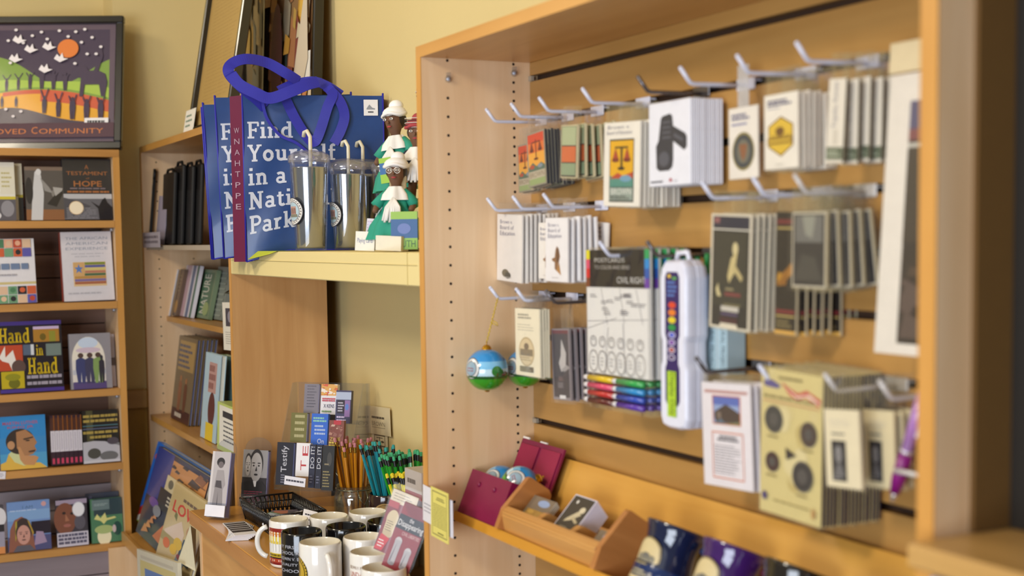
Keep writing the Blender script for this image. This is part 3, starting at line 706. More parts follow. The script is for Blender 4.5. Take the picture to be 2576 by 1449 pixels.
slab_item('shelf_tag', 'small white price tag on the edge of the fourth shelf, far left', 'tag', box4(-8, 1186, 14, 1205), ('X', DX+.0022), A90, 0, .0012, '#e6e2ea', lambda P: P.g(.1, .2, .9, .8, 3, '#9a97a6', .4), part='card')
# row 5
book(5, -44, 1275, 18, 1398, 'black and white book with an orange foot, far left of lowest shelf', '#4b4850', lambda P: P.r(0, 0, 1, .14, '#d08a52').r(0, .14, 1, .5, '#9a96a8').e(.8, .75, .3, .2, '#d9d7dc').r(.5, .45, 1, .6, '#2c2a30'))
def a_girl(P):
    P.r(0, 0, 1, 1, '#6f8fc4'); P.r(0, .62, 1, .82, '#7fa3d0'); P.g(.06, .80, .7, .84, 1, '#a9bfe0', .6, 2); P.t(.36, .85, .6, .91, 'I AM', '#4a6a8c'); P.e(.86, .92, .06, .05, '#c99a9c', 14)
    P.r(.55, .32, 1, .58, '#1e1a2c'); P.r(.0, 0, 1, .30, '#4b4f7c'); P.p([(.6, .1), (.66, .38), (.82, .36), (.9, .14)], '#a08aa8')
    P.p([(.0, 0), (.05, .45), (.16, .64), (.33, .70), (.5, .6), (.58, .35), (.62, 0)], '#8c5a4a'); P.e(.36, .42, .2, .25, '#3a2f30', 22); P.p([(.18, .6), (.22, .62), (.2, .3), (.16, .2)], '#a89a3a'); P.p([(.5, .6), (.46, .62), (.58, .3), (.6, .36)], '#b0923a')
    P.face(.36, .33, .17, .2, '#c69386', '#3a2f30', '#6b4a48'); P.p([(.1, 0), (.2, .12), (.5, .12), (.62, 0)], '#5b5a66')
book(5, 27, 1266, 134, 1391, 'blue book with a portrait of a girl in a patterned headscarf', '#6f8fc4', a_girl)
book(5, 160, 1262, 240, 1374, 'dark slate copy behind the close-up face cover, lowest shelf', '#3d3f55', lambda P: P.r(.9, 0, 1, 1, '#5a5f80'), X=-2.262)
def a_closeup(P):
    P.r(0, 0, 1, 1, '#39343e'); P.r(0, .9, 1, 1, '#9d90a6'); P.e(.28, .6, .36, .34, '#7a4a38', 24); P.e(.25, .72, .06, .03, '#241a1a', 10); P.e(.5, .7, .05, .03, '#241a1a', 10); P.p([(.3, .7), (.42, .55), (.28, .54)], '#a06a50'); P.e(.34, .45, .12, .035, '#a06258', 14)
    P.e(.75, .5, .18, .16, '#57535e', 16); P.r(0, 0, 1, .30, '#c7c2d0'); P.g(.04, .04, .96, .28, 3, '#55536a', .7, 4, False); P.e(.72, .78, .20, .16, '#e6e6ea', 28); P.ring(.72, .78, .2, .16, .1, '#c9ccd4')
book(5, 149, 1262, 227, 1379, 'close-up face cover with a large round white sticker, lowest shelf', '#39343e', a_closeup)
book(5, 236, 1256, 318, 1374, 'slim dark copy tucked behind the green glossy book', '#3a4152', lambda P: P.r(0, 0, .1, 1, '#2c3142'), X=-2.262)
def a_green(P):
    P.r(0, 0, 1, 1, '#4a7a5a'); P.r(.1, .62, 1, 1, '#2d4148'); P.r(.05, .75, .6, .98, '#65787a'); P.e(.4, .14, .22, .2, '#ece3bd', 24); P.e(.4, .3, .3, .1, '#a8b878', 20); P.p([(.1, .55), (.2, .66), (.3, .56), (.45, .68), (.5, .55), (.75, .58), (.8, .54), (.5, .5), (.4, .42), (.3, .5)], '#d3cf84'); P.e(.82, .3, .14, .16, '#274b44', 18); P.e(.72, .3, .06, .09, '#c7b4b4', 12); P.g(.12, .84, .6, .9, 2, '#9fb0ae', .4, 5)  # pale ellipses paint the glare on the glossy cover
book(5, 245, 1262, 324, 1372, 'green glossy book with a bright glow, right end of lowest shelf', '#46744f', a_green)  # the bright glow is glare painted on the cover
# ================================================================= framed pictures leaning on top of the corner bookcase
ZC = 1.7905
BLK = mat('#17140f', .22, coat=.5)
def picture(name, label, x0, x1, y, h, lean, art, fr=.018, bg='#a8854a', tagpos=None, cat='picture', glossy=True):
    w = x1-x0
    root = thing(name, label, cat, basis(((x0+x1)/2, y, ZC+.012*math.sin(lean)+.0005), 0, lean))
    m = MB()
    for a, b in (((-w/2, -.014, 0), (w/2, .014, fr)), ((-w/2, -.014, h-fr), (w/2, .014, h)), ((-w/2, -.014, fr), (-w/2+fr, .014, h-fr)), ((w/2-fr, -.014, fr), (w/2, .014, h-fr))): m.box(a, b, BLK, .003)
    m.build('frame', root)
    iw, ih = w-2*fr, h-2*fr
    m = MB(); m.box((-iw/2, .002, fr), (iw/2, .010, h-fr), mat(bg, .6)); art(Print(m, iw, ih, lambda x, z, d: (x-iw/2, .002-d, z+fr), .00015, rough=.6)); m.build('print', root)
    m = MB(); m.quad((-iw/2, -.004, fr), (iw/2, -.004, fr), (iw/2, -.004, h-fr), (-iw/2, -.004, h-fr), film('frame_glass', '#ffffff', .006, .004, .05, 0.0, .12)); m.build('glass', root)
    if tagpos:
        u, v = tagpos; m = MB(); m.box((-w/2+u*w-.06, -.0142, v), (-w/2+u*w+.06, -.0128, v+.07), mat('#e9e5dc', .6)); q = Print(m, .12, .07, lambda x, z, d: (x-w/2+u*w-.06, -.0142-d, z+v)); q.g(.12, .2, .85, .85, 3, '#6d8a7a', .4); m.build('price_tag', root)
    return root
def a_parch(P):
    P.r(0, 0, 1, 1, '#b08f50'); P.r(.06, .04, .94, .96, '#b49455')
    P.g(.14, .08, .86, .92, 60, '#ab8b4e', .25, 4)
picture('framed_document', 'tall tan parchment in a thin black frame, leftmost above the corner bookcase', -1.895, -1.44, -.155, .82, .17, a_parch, tagpos=(.03, .004))
def daubs(P, cols, n, seed, big=.2):
    rn = random.Random(seed)
    for k in range(n):
        u, v = rn.random(), rn.random(); s = rn.uniform(.05, big); a = rn.uniform(-.6, .6); t = rn.uniform(.3, 1.2)
        pts = [(u-s*.5, v-s*t*.5+a*s*.3), (u+s*.4, v-s*t*.6), (u+s*.6, v+s*t*.3+a*s*.3), (u-s*.2, v+s*t*.7)]
        P.p([(min(max(p, 0), 1), min(max(q, 0), 1)) for p, q in pts], rn.choice(cols))
picture('framed_painting', 'black framed painting in grey and ochre, behind the brighter autumn painting', -2.14, -1.80, .080, .80, .004, lambda P: (P.r(0, 0, 1, 1, '#87795e'), daubs(P, ['#6d6a5c', '#8f8060', '#b08f4c', '#5d5d58', '#9c8a64', '#a8583c', '#77776c', '#c2a35a'], 60, 3)), fr=.016, tagpos=(.25, .42))
picture('framed_painting', 'black framed painting of autumn reds and yellows, right of the other leaned frames', -1.79, -1.31, .042, .80, .045, lambda P: (P.r(0, 0, 1, 1, '#b58a58'), daubs(P, ['#c2713f', '#cf9a3e', '#b4553a', '#d8b05a', '#7a7a4c', '#cbbfa0', '#8f4a40', '#c98a5a', '#5b6358', '#d9c9ae', '#e0b24c'], 120, 8, .17), P.e(.3, .25, .12, .2, '#6d3a40', 16), P.p([(.6, .05), (.9, .5), (.95, .2), (.8, .05)], '#d5c6ae'), P.p([(.05, .8), (.3, 1), (.1, 1), (.02, .9)], '#d8cdb8')), fr=.016, tagpos=(.82, .12))

# ================================================================= tote bags on the ledge
BLUE = '#1c3f7c'; TRIM = mat('#2526a0', .55); MAROON = '#64163c'
AZB = math.radians(72)
def tote(name, label, p, w, h, dpt, lead, text, group, fold=1.0, blue=BLUE, lean=0.0, dr=0.0, roll=0.0):
    root = thing(name, label, 'bag', basis(p, AZB, lean, roll), group)
    n = 14
    droop = lambda x, z: -dr*max(0, 1-x/w/.30)*(1-z/h)**2
    def bulge(x, z):    # gentle creases of the woven plastic
        u, v = x/w, z/h
        return .006*math.sin(u*math.pi)*math.sin(v*2.6) + .0035*math.sin(u*7+v*3)*math.sin(math.pi*v) + .002*math.sin(u*17-v*11)
    m = MB(); vs_ = []; fs = []
    for j in range(n+1):
        for i in range(n+1):
            x, z = w*i/n, h*j/n
            vs_.append((x-w/2, -bulge(x, z), z+droop(x, z)))
    for j in range(n):
        for i in range(n): fs.append((j*(n+1)+i, j*(n+1)+i+1, (j+1)*(n+1)+i+1, (j+1)*(n+1)+i))
    FAB = mat(blue, .34, coat=.25, noise=.1)
    m.add(vs_, fs, FAB, True)
    m.add([(x, y+.003, z) for x, y, z in vs_], [f[::-1] for f in fs], FAB, True)
    P = Print(m, w, h, lambda x, z, d: (x-w/2, -bulge(x, z)-.0006-d, z+droop(x, z)), .0001, rough=.4)
    if text:
        for i, s in enumerate(['Find', 'Yourself', 'in a', 'National', 'Park']):
            wd = {'Find': .345, 'Yourself': .66, 'in a': .29, 'National': .66, 'Park': .345}[s]
            zb = (.728 - .144*i); P.t(.025, zb, .025+wd*.96, zb+.105, s, '#c9cbd8', slab=True)
    m.build('front_panel', root)
    m = MB(); m.box((-w/2, dpt, 0), (w/2, dpt+.002, h), FAB); m.box((-w/2, dpt, -dr), (-w/2+.06, dpt+.002, 0), FAB); m.build('back_panel', root)
    gy = dpt*.5
    for s in (1, -1):
        m = MB(); x = s*w/2; xi = x - s*.004 if s > 0 else x - lead
        dl = -dr if s < 0 else 0
        m.add([(x, 0, dl), (xi, gy, dl), (x, dpt, dl), (x, 0, h), (xi, gy, h), (x, dpt, h)], [(0, 1, 4, 3), (1, 2, 5, 4)], mat(MAROON, .4, coat=.2))
        m.add([(x+.0008*s, 0, dl), (xi+.0008*s, gy, dl), (x+.0008*s, dpt, dl), (x+.0008*s, 0, h), (xi+.0008*s, gy, h), (x+.0008*s, dpt, h)], [(3, 4, 1, 0), (4, 5, 2, 1)], mat(MAROON, .4, coat=.2))
        if s > 0: m.build('gusset', root)
    if text and lead > .02:
        for i, ch in enumerate('WNAHTPPE'):
            vs2, f2, a2 = text_mesh(ch); L = math.hypot(lead, gy); ux, uy = -lead/L, gy/L
            def put(q, s_): return (-w/2 + ux*q + (-.0016*uy)*1, uy*q - .0016*lead/L, s_)
            z0 = h*(.76-.07*i)
            m.add([put(L*(.70-.42*x), z0+.013*y) for x, y in vs2], [f[::-1] for f in f2], mat('#a58a9c', .5))
    m.build('gusset', root)
    m = MB()
    for s in (-1, 1):
        dl = -dr if s < 0 else 0; m.tube([(s*w/2, 0, dl), (s*w/2, 0, h+.006)], .0026, TRIM, 6); m.tube([(s*w/2, dpt, dl), (s*w/2, dpt, h+.006)], .0026, TRIM, 6)
    m.tube([(-w/2+w*q/10, 0, droop(w*q/10, 0)) for q in range(11)], .002, TRIM, 6)
    m.build('piping', root)
    m = MB(); m.box((-w/2+.002, .002, .001), (w/2-.002, dpt, .003), FAB); m.build('base', root)
    return root
TW, TH = .345, .40
pA = at('Y', -.257, 598, 656); exb = Vector((math.cos(AZB), math.sin(AZB), 0)); nyb = Vector((-math.sin(AZB), math.cos(AZB), 0))
qa, wa, ha, ra = quad_on([(608, 256), (952, 232), (957, 634), (598, 656)], pA, AZB)
cA = pA + exb*(wa/2)
rA = tote('tote_bag', 'blue park tote bag facing front with white slab lettering, knotted handles and a white tag', (qa.x, qa.y, 1.4515), wa, ha-.012, .055, .03, True, 'blue totes on the ledge', dr=.026, roll=0.0)
HB = ha-.012
def loc(u, z, d): return (-wa/2 + wa*u, -d, z)
def strap(name, pts, parent, w=.026, side=(0, 0, 1)):
    # smooth the control points
    P = [Vector(p) for p in pts]; out = []
    for i in range(len(P)-1):
        p0, p1, p2, p3 = P[max(i-1, 0)], P[i], P[i+1], P[min(i+2, len(P)-1)]
        for k in range(8):
            t = k/8; out.append(.5*((2*p1)+(-p0+p2)*t+(2*p0-5*p1+4*p2-p3)*t*t+(-p0+3*p1-3*p2+p3)*t**3))
    out.append(P[-1]); m = MB(); sd = []
    for i, p in enumerate(out):
        t = (out[min(i+1, len(out)-1)]-out[max(i-1, 0)]).normalized()
        s = t.cross(Vector((0, -1, 0.25 if side == (0, 0, 1) else 0)));
        sd.append(s if s.length > .05 else Vector((1, 0, 0)))
    for i in range(1, len(sd)):
        if sd[i].dot(sd[i-1]) < 0: sd[i] = -sd[i]
    m.ribbon(out, sd, w, TRIM); return m.build(name, parent)
strap('handle', [loc(.16, HB-.03, .006), loc(.10, HB-.01, .012), loc(-.01, HB+.020, .02), loc(-.085, HB+.050, .03), loc(-.06, HB+.072, .02), loc(.04, HB+.084, .01), loc(.18, HB+.078, -.01), loc(.32, HB+.052, -.01), loc(.40, HB+.036, -.02)], rA, .026)
strap('handle', [loc(-.07, HB+.045, .035), loc(-.01, HB+.020, .045), loc(.10, HB-.000, .05), loc(.20, HB-.012, .05), loc(.34, HB+.004, .045), loc(.46, HB+.022, .035), loc(.54, HB+.030, .025)], rA, .028)
strap('handle', [loc(.30, HB-.004, .012), loc(.36, HB-.05, .016), loc(.44, HB-.095, .018), loc(.50, HB-.112, .016), loc(.545, HB-.085, .02), loc(.60, HB-.03, .02), loc(.64, HB+.002, .014), loc(.60, HB+.02, .0)], rA, .024)
strap('handle', [loc(.62, HB+.012, .012), loc(.69, HB-.015, .014), loc(.72, HB-.05, .016), loc(.69, HB-.085, .016), loc(.64, HB-.115, .013)], rA, .024)
strap('handle', [loc(.14, HB-.01, .01), loc(.17, HB-.055, .014), loc(.26, HB-.095, .014), loc(.38, HB-.115, .014), loc(.50, HB-.15, .012)], rA, .007)
strap('handle', [loc(.26, HB+.012, -.01), loc(.36, HB+.028, -.02), loc(.50, HB+.036, -.02), loc(.60, HB+.024, -.01), loc(.70, HB+.002, -.005)], rA, .024)
m = MB(); m.box((wa*.36, -.0055, HB-.048), (wa*.36+.034, -.0048, HB-.010), mat('#e2e0e4', .5), .0002)
q = Print(m, .034, .038, lambda x, z, d: (x+wa*.36, -.0056-d, z+HB-.048), .00008); q.p([(.2, .45), (.4, .7), (.6, .5), (.8, .45), (.8, .38), (.2, .38)], '#8c9098'); q.g(.3, .15, .8, .3, 1, '#2c2c34', .6, 3); m.build('price_tag', rA)
for i, (off, dz, lab, txt) in enumerate([((-.060, .072), .0, 'second blue tote, left half showing beside the maroon gusset of the front one', True), ((-.088, .106), -.012, 'folded blue tote squeezed behind the second one', False), ((-.094, .138), -.02, 'outermost folded blue tote at the left end of the ledge', False)]):
    c = Vector((qa.x, qa.y, 1.4515)) + exb*off[0] + nyb*off[1]
    tote('tote_bag', lab, (c.x, c.y, 1.458), wa*.985, HB+dz, .017, -.012, txt, 'blue totes on the ledge', dr=.020, roll=-.03 if i == 0 else -.04)
# lime paper under the bag
LIME = mat('#b9c22e', .6)
m = MB(); m.add([(-1.13, -.2115, 1.4508), (-.86, -.2115, 1.4508), (-.90, -.06, 1.4508), (-1.1, -.06, 1.4508), (-1.13, -.225, 1.438), (-1.03, -.236, 1.430), (-.90, -.218, 1.444)], [(0, 1, 2, 3), (4, 5, 6, 1, 0)], LIME)
tag(m.build('lime_paper'), 'lime green paper sheet showing under the front tote bag on the ledge', 'paper')
# orange packet behind the bag
slab_item('orange_packet', 'orange printed packet peeking out behind the right edge of the front tote', 'packet', [(955, 312), (978, 312), (985, 560), (958, 565)], ('Y', .089), 0, 0, .008, '#c9682a', lambda P: P.g(.3, .5, .95, .95, 9, '#e3a877', .4), z=1.451)

# ================================================================= tumblers
STEEL = mat('#c3c7cc', .13, .92, noise=0)
def tumbler(label, x, y, s, ea, straw=True):
    root = thing('tumbler', label, 'tumbler', Matrix.Translation((x, y, 1.4505)) @ Matrix.Scale(s, 4), 'steel tumblers on the ledge')
    m = MB(); m.lathe([(0, .006), (.029, .006), (.0305, .010), (.0385, .178), (.0385, .180), (0, .180)], STEEL, 40); m.build('inner_cup', root)
    m = MB(); m.lathe([(0, .0), (.033, .0), (.0335, .004), (.0425, .186), (.0445, .192), (.0445, .198)], ACRYL, 40); m.build('outer_wall', root)
    m = MB(); m.lathe([(.0455, .190), (.0455, .204), (.040, .209), (.030, .214), (.012, .217), (0, .217)], film('tumbler_lid', '#e8e6f0', .14, .10, .05), 40); m.build('lid', root)
    m = MB(); STR = mat('#d9d2bd', .4); m.tube([(.008, 0, .10), (.010, 0, .23), (.010, .0, .245), (.002, -.004, .258), (-.012, -.006, .256), (-.017, -.006, .247)], .0042, STR, 8); m.build('straw', root)
    m = MB(); R_ = .0402
    def fn(u, z, d):
        a = ea + (u-.03)/R_; r = R_ + (z-.03)*.044 + .0012 + d; return (r*math.cos(a), r*math.sin(a), z+.055)
    P = Print(m, .06, .06, fn, .00008); P.e(.5, .5, .5, .5, '#3b3a44', 32, rings=6); P.e(.5, .5, .47, .47, '#d9d6d2', 32, rings=6); P.ring(.5, .5, .36, .36, .06, '#55505a'); P.e(.5, .5, .33, .33, '#a9c0cc', 28, rings=5)
    P.r(.30, .40, .70, .68, '#b58f84', 5); P.p([(.27, .68), (.73, .68), (.5, .8)], '#7d6a66')
    for k in range(4): P.r(.33+k*.1, .42, .37+k*.1, .62, '#6d4a44')
    P.r(.24, .30, .76, .40, '#7d7a6a', 5)
    for k in range(26):
        a = 2*math.pi*k/26; P.e(.5+.415*math.cos(a), .5+.415*math.sin(a), .022, .022, '#4a4650', 6)
    m.build('emblem', root); return root
cdir = lambda x, y: math.atan2(CAM.y-y, CAM.x-x)
for i, (x, y, s, lab) in enumerate([(-.833, -.138, 1.06, 'steel tumbler with clear lid and bent straw nearest the front of the ledge'), (-.838, -.045, .98, 'second steel tumbler back from the ledge front, half behind the first'), (-.912, .018, 1.0, 'third steel tumbler, its round emblem cut by the second'), (-.820, .054, .97, 'rearmost steel tumbler beside the dolls')]):
    tumbler(lab, x, y, s, cdir(x, y) + (-1.12 if i < 2 else (-.9 if i == 2 else -.35)))

# ================================================================= playing cards, boxes and dolls at the right of the ledge
def a_cards(P): P.t(.1, .34, .90, .66, 'Playing Cards', '#3c4a86', fit=False)
pc = slab_item('playing_card_sign', 'small white sign reading Playing Cards at the ledge front', 'sign', [(896, 586), (944, 588), (941, 636), (892, 634)], ('Y', -.195), math.radians(40), .06, .002, '#e4dfd3', a_cards, z=1.4512)
for i, (q, Y_, c, art, lab) in enumerate([
    ([(926, 510), (944, 511), (936, 588), (912, 586)], -.172, '#d5cfd8', lambda P: (P.g(.1, .05, .9, .95, 9, '#b58fa6', .3), P.r(.2, .1, .4, .9, '#c9c4e0')), 'clear wrapped pink and white card pack, first behind the Playing Cards sign'),
    ([(945, 506), (962, 507), (958, 590), (934, 588)], -.150, '#d9d3dc', lambda P: (P.g(.1, .05, .9, .95, 9, '#b5706a', .3), P.r(.6, .1, .8, .9, '#c9c4e0')), 'clear wrapped white card pack with red print, second behind the sign'),
    ([(966, 505), (980, 506), (978, 596), (958, 594)], -.126, '#d3a92a', lambda P: (P.r(.25, .08, .85, .92, '#dcb434'), P.e(.5, .84, .2, .06, '#a8452a', 14), P.t(.3, .15, .7, .72, 'Playing', '#6d4a2a', rot=90)), 'yellow boxed card deck behind the clear packs'),
    ([(986, 506), (1002, 507), (1002, 596), (982, 594)], -.102, '#c99a24', lambda P: (P.r(.25, .08, .85, .92, '#d8a52c'), P.e(.5, .84, .2, .06, '#a8452a', 14), P.g(.3, .15, .7, .7, 5, '#6d4a2a', .5)), 'second yellow boxed deck, right of the first and behind the doll')]):
    r_ = slab_item('card_deck', lab, 'card pack', q, ('Y', Y_), math.radians(40), .10, .011, c, art, 'card decks on the ledge', 'box', z=1.453)
    if i < 2:
        m = MB(); w_ = .02; m.box((-w_, -.001, .002), (w_, .012, .085), PACKF); m.build('wrapper', r_)
slab_item('white_box', 'low cream carton under the front doll, beside the sign', 'box', [(946, 600), (1010, 602), (1008, 640), (944, 636)], ('Y', -.178), math.radians(40), 0, .03, '#ddd6c2', None, part='carton', z=1.4508)

SKIN = '#6d4a34'
def skin_mesh(name, nodes, edges, parent, m, sub=2, M=None):
    me = bpy.data.meshes.new(name); me.from_pydata([n[0] for n in nodes], edges, []); me.materials.append(m)
    o = bpy.data.objects.new(name, me); COL.objects.link(o); o.parent = parent
    sk = o.modifiers.new('skin', 'SKIN'); me.skin_vertices.new() if not me.skin_vertices else None
    for v, n in zip(me.skin_vertices[0].data, nodes): v.radius = (n[1], n[1]) if not isinstance(n[1], tuple) else n[1]
    me.skin_vertices[0].data[0].use_root = True
    sk.use_smooth_shade = True
    s = o.modifiers.new('smooth', 'SUBSURF'); s.levels = s.render_levels = sub
    return o
def cloth_cone(name, parent, prof, m, folds=9, amp=.08, n=40, squash=1.0, c=(0, 0, 0)):
    b = MB(); vs_ = []; fs = []
    for r, z in prof:
        for i in range(n):
            a = 2*math.pi*i/n; k = r*(1+amp*(r/prof[0][0])*math.sin(folds*a))
            vs_.append((c[0]+k*math.cos(a), c[1]+k*squash*math.sin(a), c[2]+z))
    for j in range(len(prof)-1):
        for i in range(n): fs.append((j*n+i, j*n+(i+1) % n, (j+1)*n+(i+1) % n, (j+1)*n+i))
    b.add(vs_, fs, m, True); return b.build(name, parent)
def doll(label, p, az, s, dress, cap, shawl=True, skirt=True, glasses=False, plaid=False, lean=0.0, roll=0.0):
    root = thing('cloth_doll', label, 'doll', basis(p, az, lean, roll) @ Matrix.Scale(s, 4), 'cloth dolls at the end of the ledge')
    SK = mat(SKIN, .7)
    nodes = [((0, 0, .072), (.017, .013)), ((0, 0, .098), (.015, .011)), ((0, 0, .112), .006), ((-.017, 0, .099), .0075), ((-.032, -.006, .080), .0062), ((-.034, -.020, .066), .0058), ((.017, 0, .099), .0075), ((.032, -.006, .080), .0062), ((.030, -.022, .068), .0058),
             ((-.009, 0, .055), .009), ((-.010, -.004, .026), .0075), ((-.010, -.004, .006), .0062), ((-.010, -.013, .005), .005), ((.009, 0, .055), .009), ((.010, -.004, .026), .0075), ((.010, -.004, .006), .0062), ((.010, -.013, .005), .005), ((0, -.001, .122), .013), ((0, -.001, .138), (.018, .019)), ((0, 0, .153), .013)]
    edges = [(0, 1), (1, 2), (1, 3), (3, 4), (4, 5), (1, 6), (6, 7), (7, 8), (0, 9), (9, 10), (10, 11), (11, 12), (0, 13), (13, 14), (14, 15), (15, 16), (2, 17), (17, 18), (18, 19)]
    skin_mesh('body', nodes, edges, root, SK)
    DR_ = mat(dress, .75)
    cloth_cone('dress', root, [(.052 if skirt else .026, .020 if skirt else .05), (.044 if skirt else .026, .045 if skirt else .06), (.024, .075), (.021, .092), (.012, .110)], DR_, 8, .10, squash=.75)
    m = MB()
    for k in (-1, 1): m.tube([(k*.013, 0, .103), (k*.026, -.003, .090), (k*.035, -.008, .078)], .0088, DR_, 10, True, taper=[.9, 1.05, 1.15])
    m.build('sleeves', root)
    m = MB(); ey = mat('#efe9e0', .4); dk = mat('#241812', .5); lipc = mat('#a8323a', .5)
    for k in (-1, 1):
        m.ball((k*.0068, -.0188, .139), (.0034, .0014, .0021), ey, 10, 6); m.ball((k*.0068, -.0199, .139), (.0015, .0008, .0016), dk, 8, 6); m.box((k*.0068-.004, -.0192, .1435), (k*.0068+.004, -.0180, .1445), dk)
    m.ball((0, -.0200, .1335), (.0022, .0025, .0035), SK, 8, 6); m.ball((0, -.0180, .1265), (.0045, .0015, .0014), lipc, 10, 6)
    m.build('face', root)
    if glasses:
        m = MB(); GL = mat('#c9c4ba', .2, .8)
        for k in (-1, 1): m.tube([(k*.0072+.0052*math.cos(a), -.0215, .1385+.0048*math.sin(a)) for a in [i*math.pi/8 for i in range(16)]], .0006, GL, 6, closed=True)
        m.tube([(-.002, -.0215, .1395), (.002, -.0215, .1395)], .0006, GL, 6); m.build('glasses', root)
    CP = mat(cap, .8)
    m = MB(); m.ball((0, .004, .150), (.0215, .0205, .013), CP, 20, 10); m.ball((.002, .008, .163), (.013, .012, .010), CP, 14, 8); m.tube([(.0205*math.cos(a), .002+.0195*math.sin(a), .1475+.002*math.sin(3*a)) for a in [i*math.pi/10 for i in range(20)]], .003, CP, 8, closed=True)
    if plaid:
        for k in range(5): m.tube([(.0222*math.cos(a), .004+.0212*math.sin(a), .146+k*.004) for a in [i*math.pi/10 for i in range(20)]], .0007, mat('#20242c' if k % 2 else '#d8d2c8', .8), 5, closed=True)
    m.build('head_cloth', root)
    m = MB(); m.ball((0, .006, .138), (.0195, .017, .016), dk, 18, 10); m.build('hair', root)
    if shawl:
        W_ = mat('#e6e2dc', .85)
        cloth_cone('shawl', root, [(.027, .088), (.024, .098), (.013, .112)], W_, 7, .12, squash=.8)
        m = MB()
        for k in range(9): m.tube([(0, -.021, .092), (-.012+k*.003, -.028, .075), (-.016+k*.004, -.036-.002*(k % 3), .052-.003*(k % 2))], .0021, W_, 6)
        m.build('fringe', root)
    return root
azd = math.radians(55)
d1 = doll('cloth doll in a green dress, glasses and white cap sitting at the ledge front', (-.305, -.137, 1.451), azd, 1.12, '#1f8f76', '#e9e6e4', glasses=True, lean=0.02)
m = MB(); m.box((.004, -.060, .002), (.050, -.056, .066), mat('#2c5a92', .5)); q = Print(m, .046, .064, lambda x, z, d: (x+.004, -.060-d, z+.002), .0001); q.r(0, 0, 1, .30, '#7fae3c'); q.r(0, .8, 1, 1, '#8cb53a'); q.t(.08, .06, .92, .24, 'TRUTH', '#2f5a2c'); q.e(.5, .55, .25, .14, '#5b6fae'); m.build('hang_card', d1)
d2 = doll('cloth doll in a navy dress holding a tan booklet, above the green-dressed doll', (-.335, -.078, 1.530), azd, 1.12, '#20263f', '#a23a3f', shawl=True, skirt=False, plaid=True)
m = MB(); m.box((-.040, -.048, .020), (-.012, -.040, .062), mat('#a8946c', .7)); m.box((-.0385, -.047, .0215), (-.0115, -.041, .0605), mat('#d9cfb4', .8)); m.build('booklet', d2)
d3 = doll('white-capped cloth doll in green and white leaning left, topmost of the dolls', (-.47, -.055, 1.553), math.radians(35), 1.22, '#2a9078', '#eeebe8', lean=-.02, roll=-.10)
m = MB(); m.box((-.006, -.052, .030), (.028, -.048, .072), mat('#3c6aa0', .5)); q = Print(m, .034, .042, lambda x, z, d: (x-.006, -.052-d, z+.03), .0001); q.r(0, 0, 1, .35, '#9ac04a'); q.r(0, .8, 1, 1, '#9ac04a'); m.build('hang_card', d3)
rk = thing('doll_rack', 'thin wire rack with a red plaid cap holding the upper dolls against the case side', 'rack', (-.315, -.040, 1.4505))
WIRE = mat('#8f8b84', .3, .8)
m = MB(); m.tube([(0, 0, 0), (0, 0, .33)], .003, WIRE, 8); m.tube([(-.05, -.08, .003), (.02, .06, .003)], .003, WIRE, 8); m.tube([(.02, -.08, .003), (-.05, .06, .003)], .003, WIRE, 8); m.build('pole', rk)
for z, dx, dy in ((.082, -.02, -.012), (.106, -.14, .012)):
    m = MB(); m.tube([(0, 0, z), (dx*.5, dy*.5, z), (dx, dy, z)], .0025, WIRE, 8); m.build('arm', rk)
m = MB()
for a in range(8):
    t = a*math.pi/4; m.tube([(.012*math.cos(t), .012*math.sin(t), 0.237), (.042*math.cos(t), .042*math.sin(t), 0.304)], .0016, WIRE, 6)
m.tube([(.042*math.cos(a), .042*math.sin(a), 0.304) for a in [i*math.pi/10 for i in range(20)]], .0018, WIRE, 6, closed=True); m.lathe([(.013, 0.238), (.038, 0.300)], mat('#b9b3a8', .6), 24); m.build('basket_top', rk)
m = MB(); RED = mat('#8f2a30', .8); m.lathe([(.040, 0.305), (.043, 0.317), (.036, 0.337), (.02, 0.348), (0, 0.350)], RED, 24)
for k in range(4): m.tube([((.044-.003*k)*math.cos(a), (.044-.003*k)*math.sin(a), 0.312+.010*k) for a in [i*math.pi/10 for i in range(20)]], .0012, mat('#26303c' if k % 2 else '#d3cbc0', .8), 5, closed=True)
m.build('plaid_cap', rk)

# ================================================================= contents of the corner bookcase
def soft_bag(label, quad, Y_, lean, th, c='#141416', art=None, bev=.012):
    p, w, h, rl = quad_on(quad, ('Y', Y_), 0, lean)
    l_, r_2 = max(p.x-w/2, -2.362), min(p.x+w/2, -1.302); p.x = (l_+r_2)/2; w = r_2-l_
    p.z = 1.4668 + math.sin(lean)*th; root = thing('black_bag', label, 'bag', basis(p, 0, lean), 'black bags on the upper shelf')
    m = MB(); m.box((-w/2, 0, 0), (w/2, th, h), mat(c, .45, coat=.15), bev)
    if art: art(Print(m, w, h, None, .0002))
    m.build('body', root)
    m = MB(); m.tube([(-w*.4, th*.4, h*.9), (-w*.2, th*.4, h*1.04), (w*.2, th*.4, h*1.04), (w*.4, th*.4, h*.9)], .0045, mat('#111113', .5), 8); m.build('handle', root)
    return root
k1 = soft_bag('black bag with a small pale logo patch and dangling strap, leftmost on the upper shelf', [(361, 416), (388, 420), (372, 600), (346, 598)], -.197, .10, .010, art=lambda P: (P.r(.05, .70, .75, .84, '#b9b4bc'), P.r(.55, .74, .75, .82, '#b0485c'), P.g(.1, .72, .55, .82, 3, '#2a2a30', .5)))
m = MB(); m.tube([(-.055, .0, .09), (-.10, -.01, .115), (-.16, -.02, .10), (-.17, -.02, .06), (-.12, -.015, .02), (-.06, -.004, .012)], .011, mat('#101012', .5), 8); m.tube([(-.165, -.02, .09), (-.21, -.03, .10), (-.25, -.035, .115)], .006, mat('#101012', .5), 8); m.build('strap', k1)
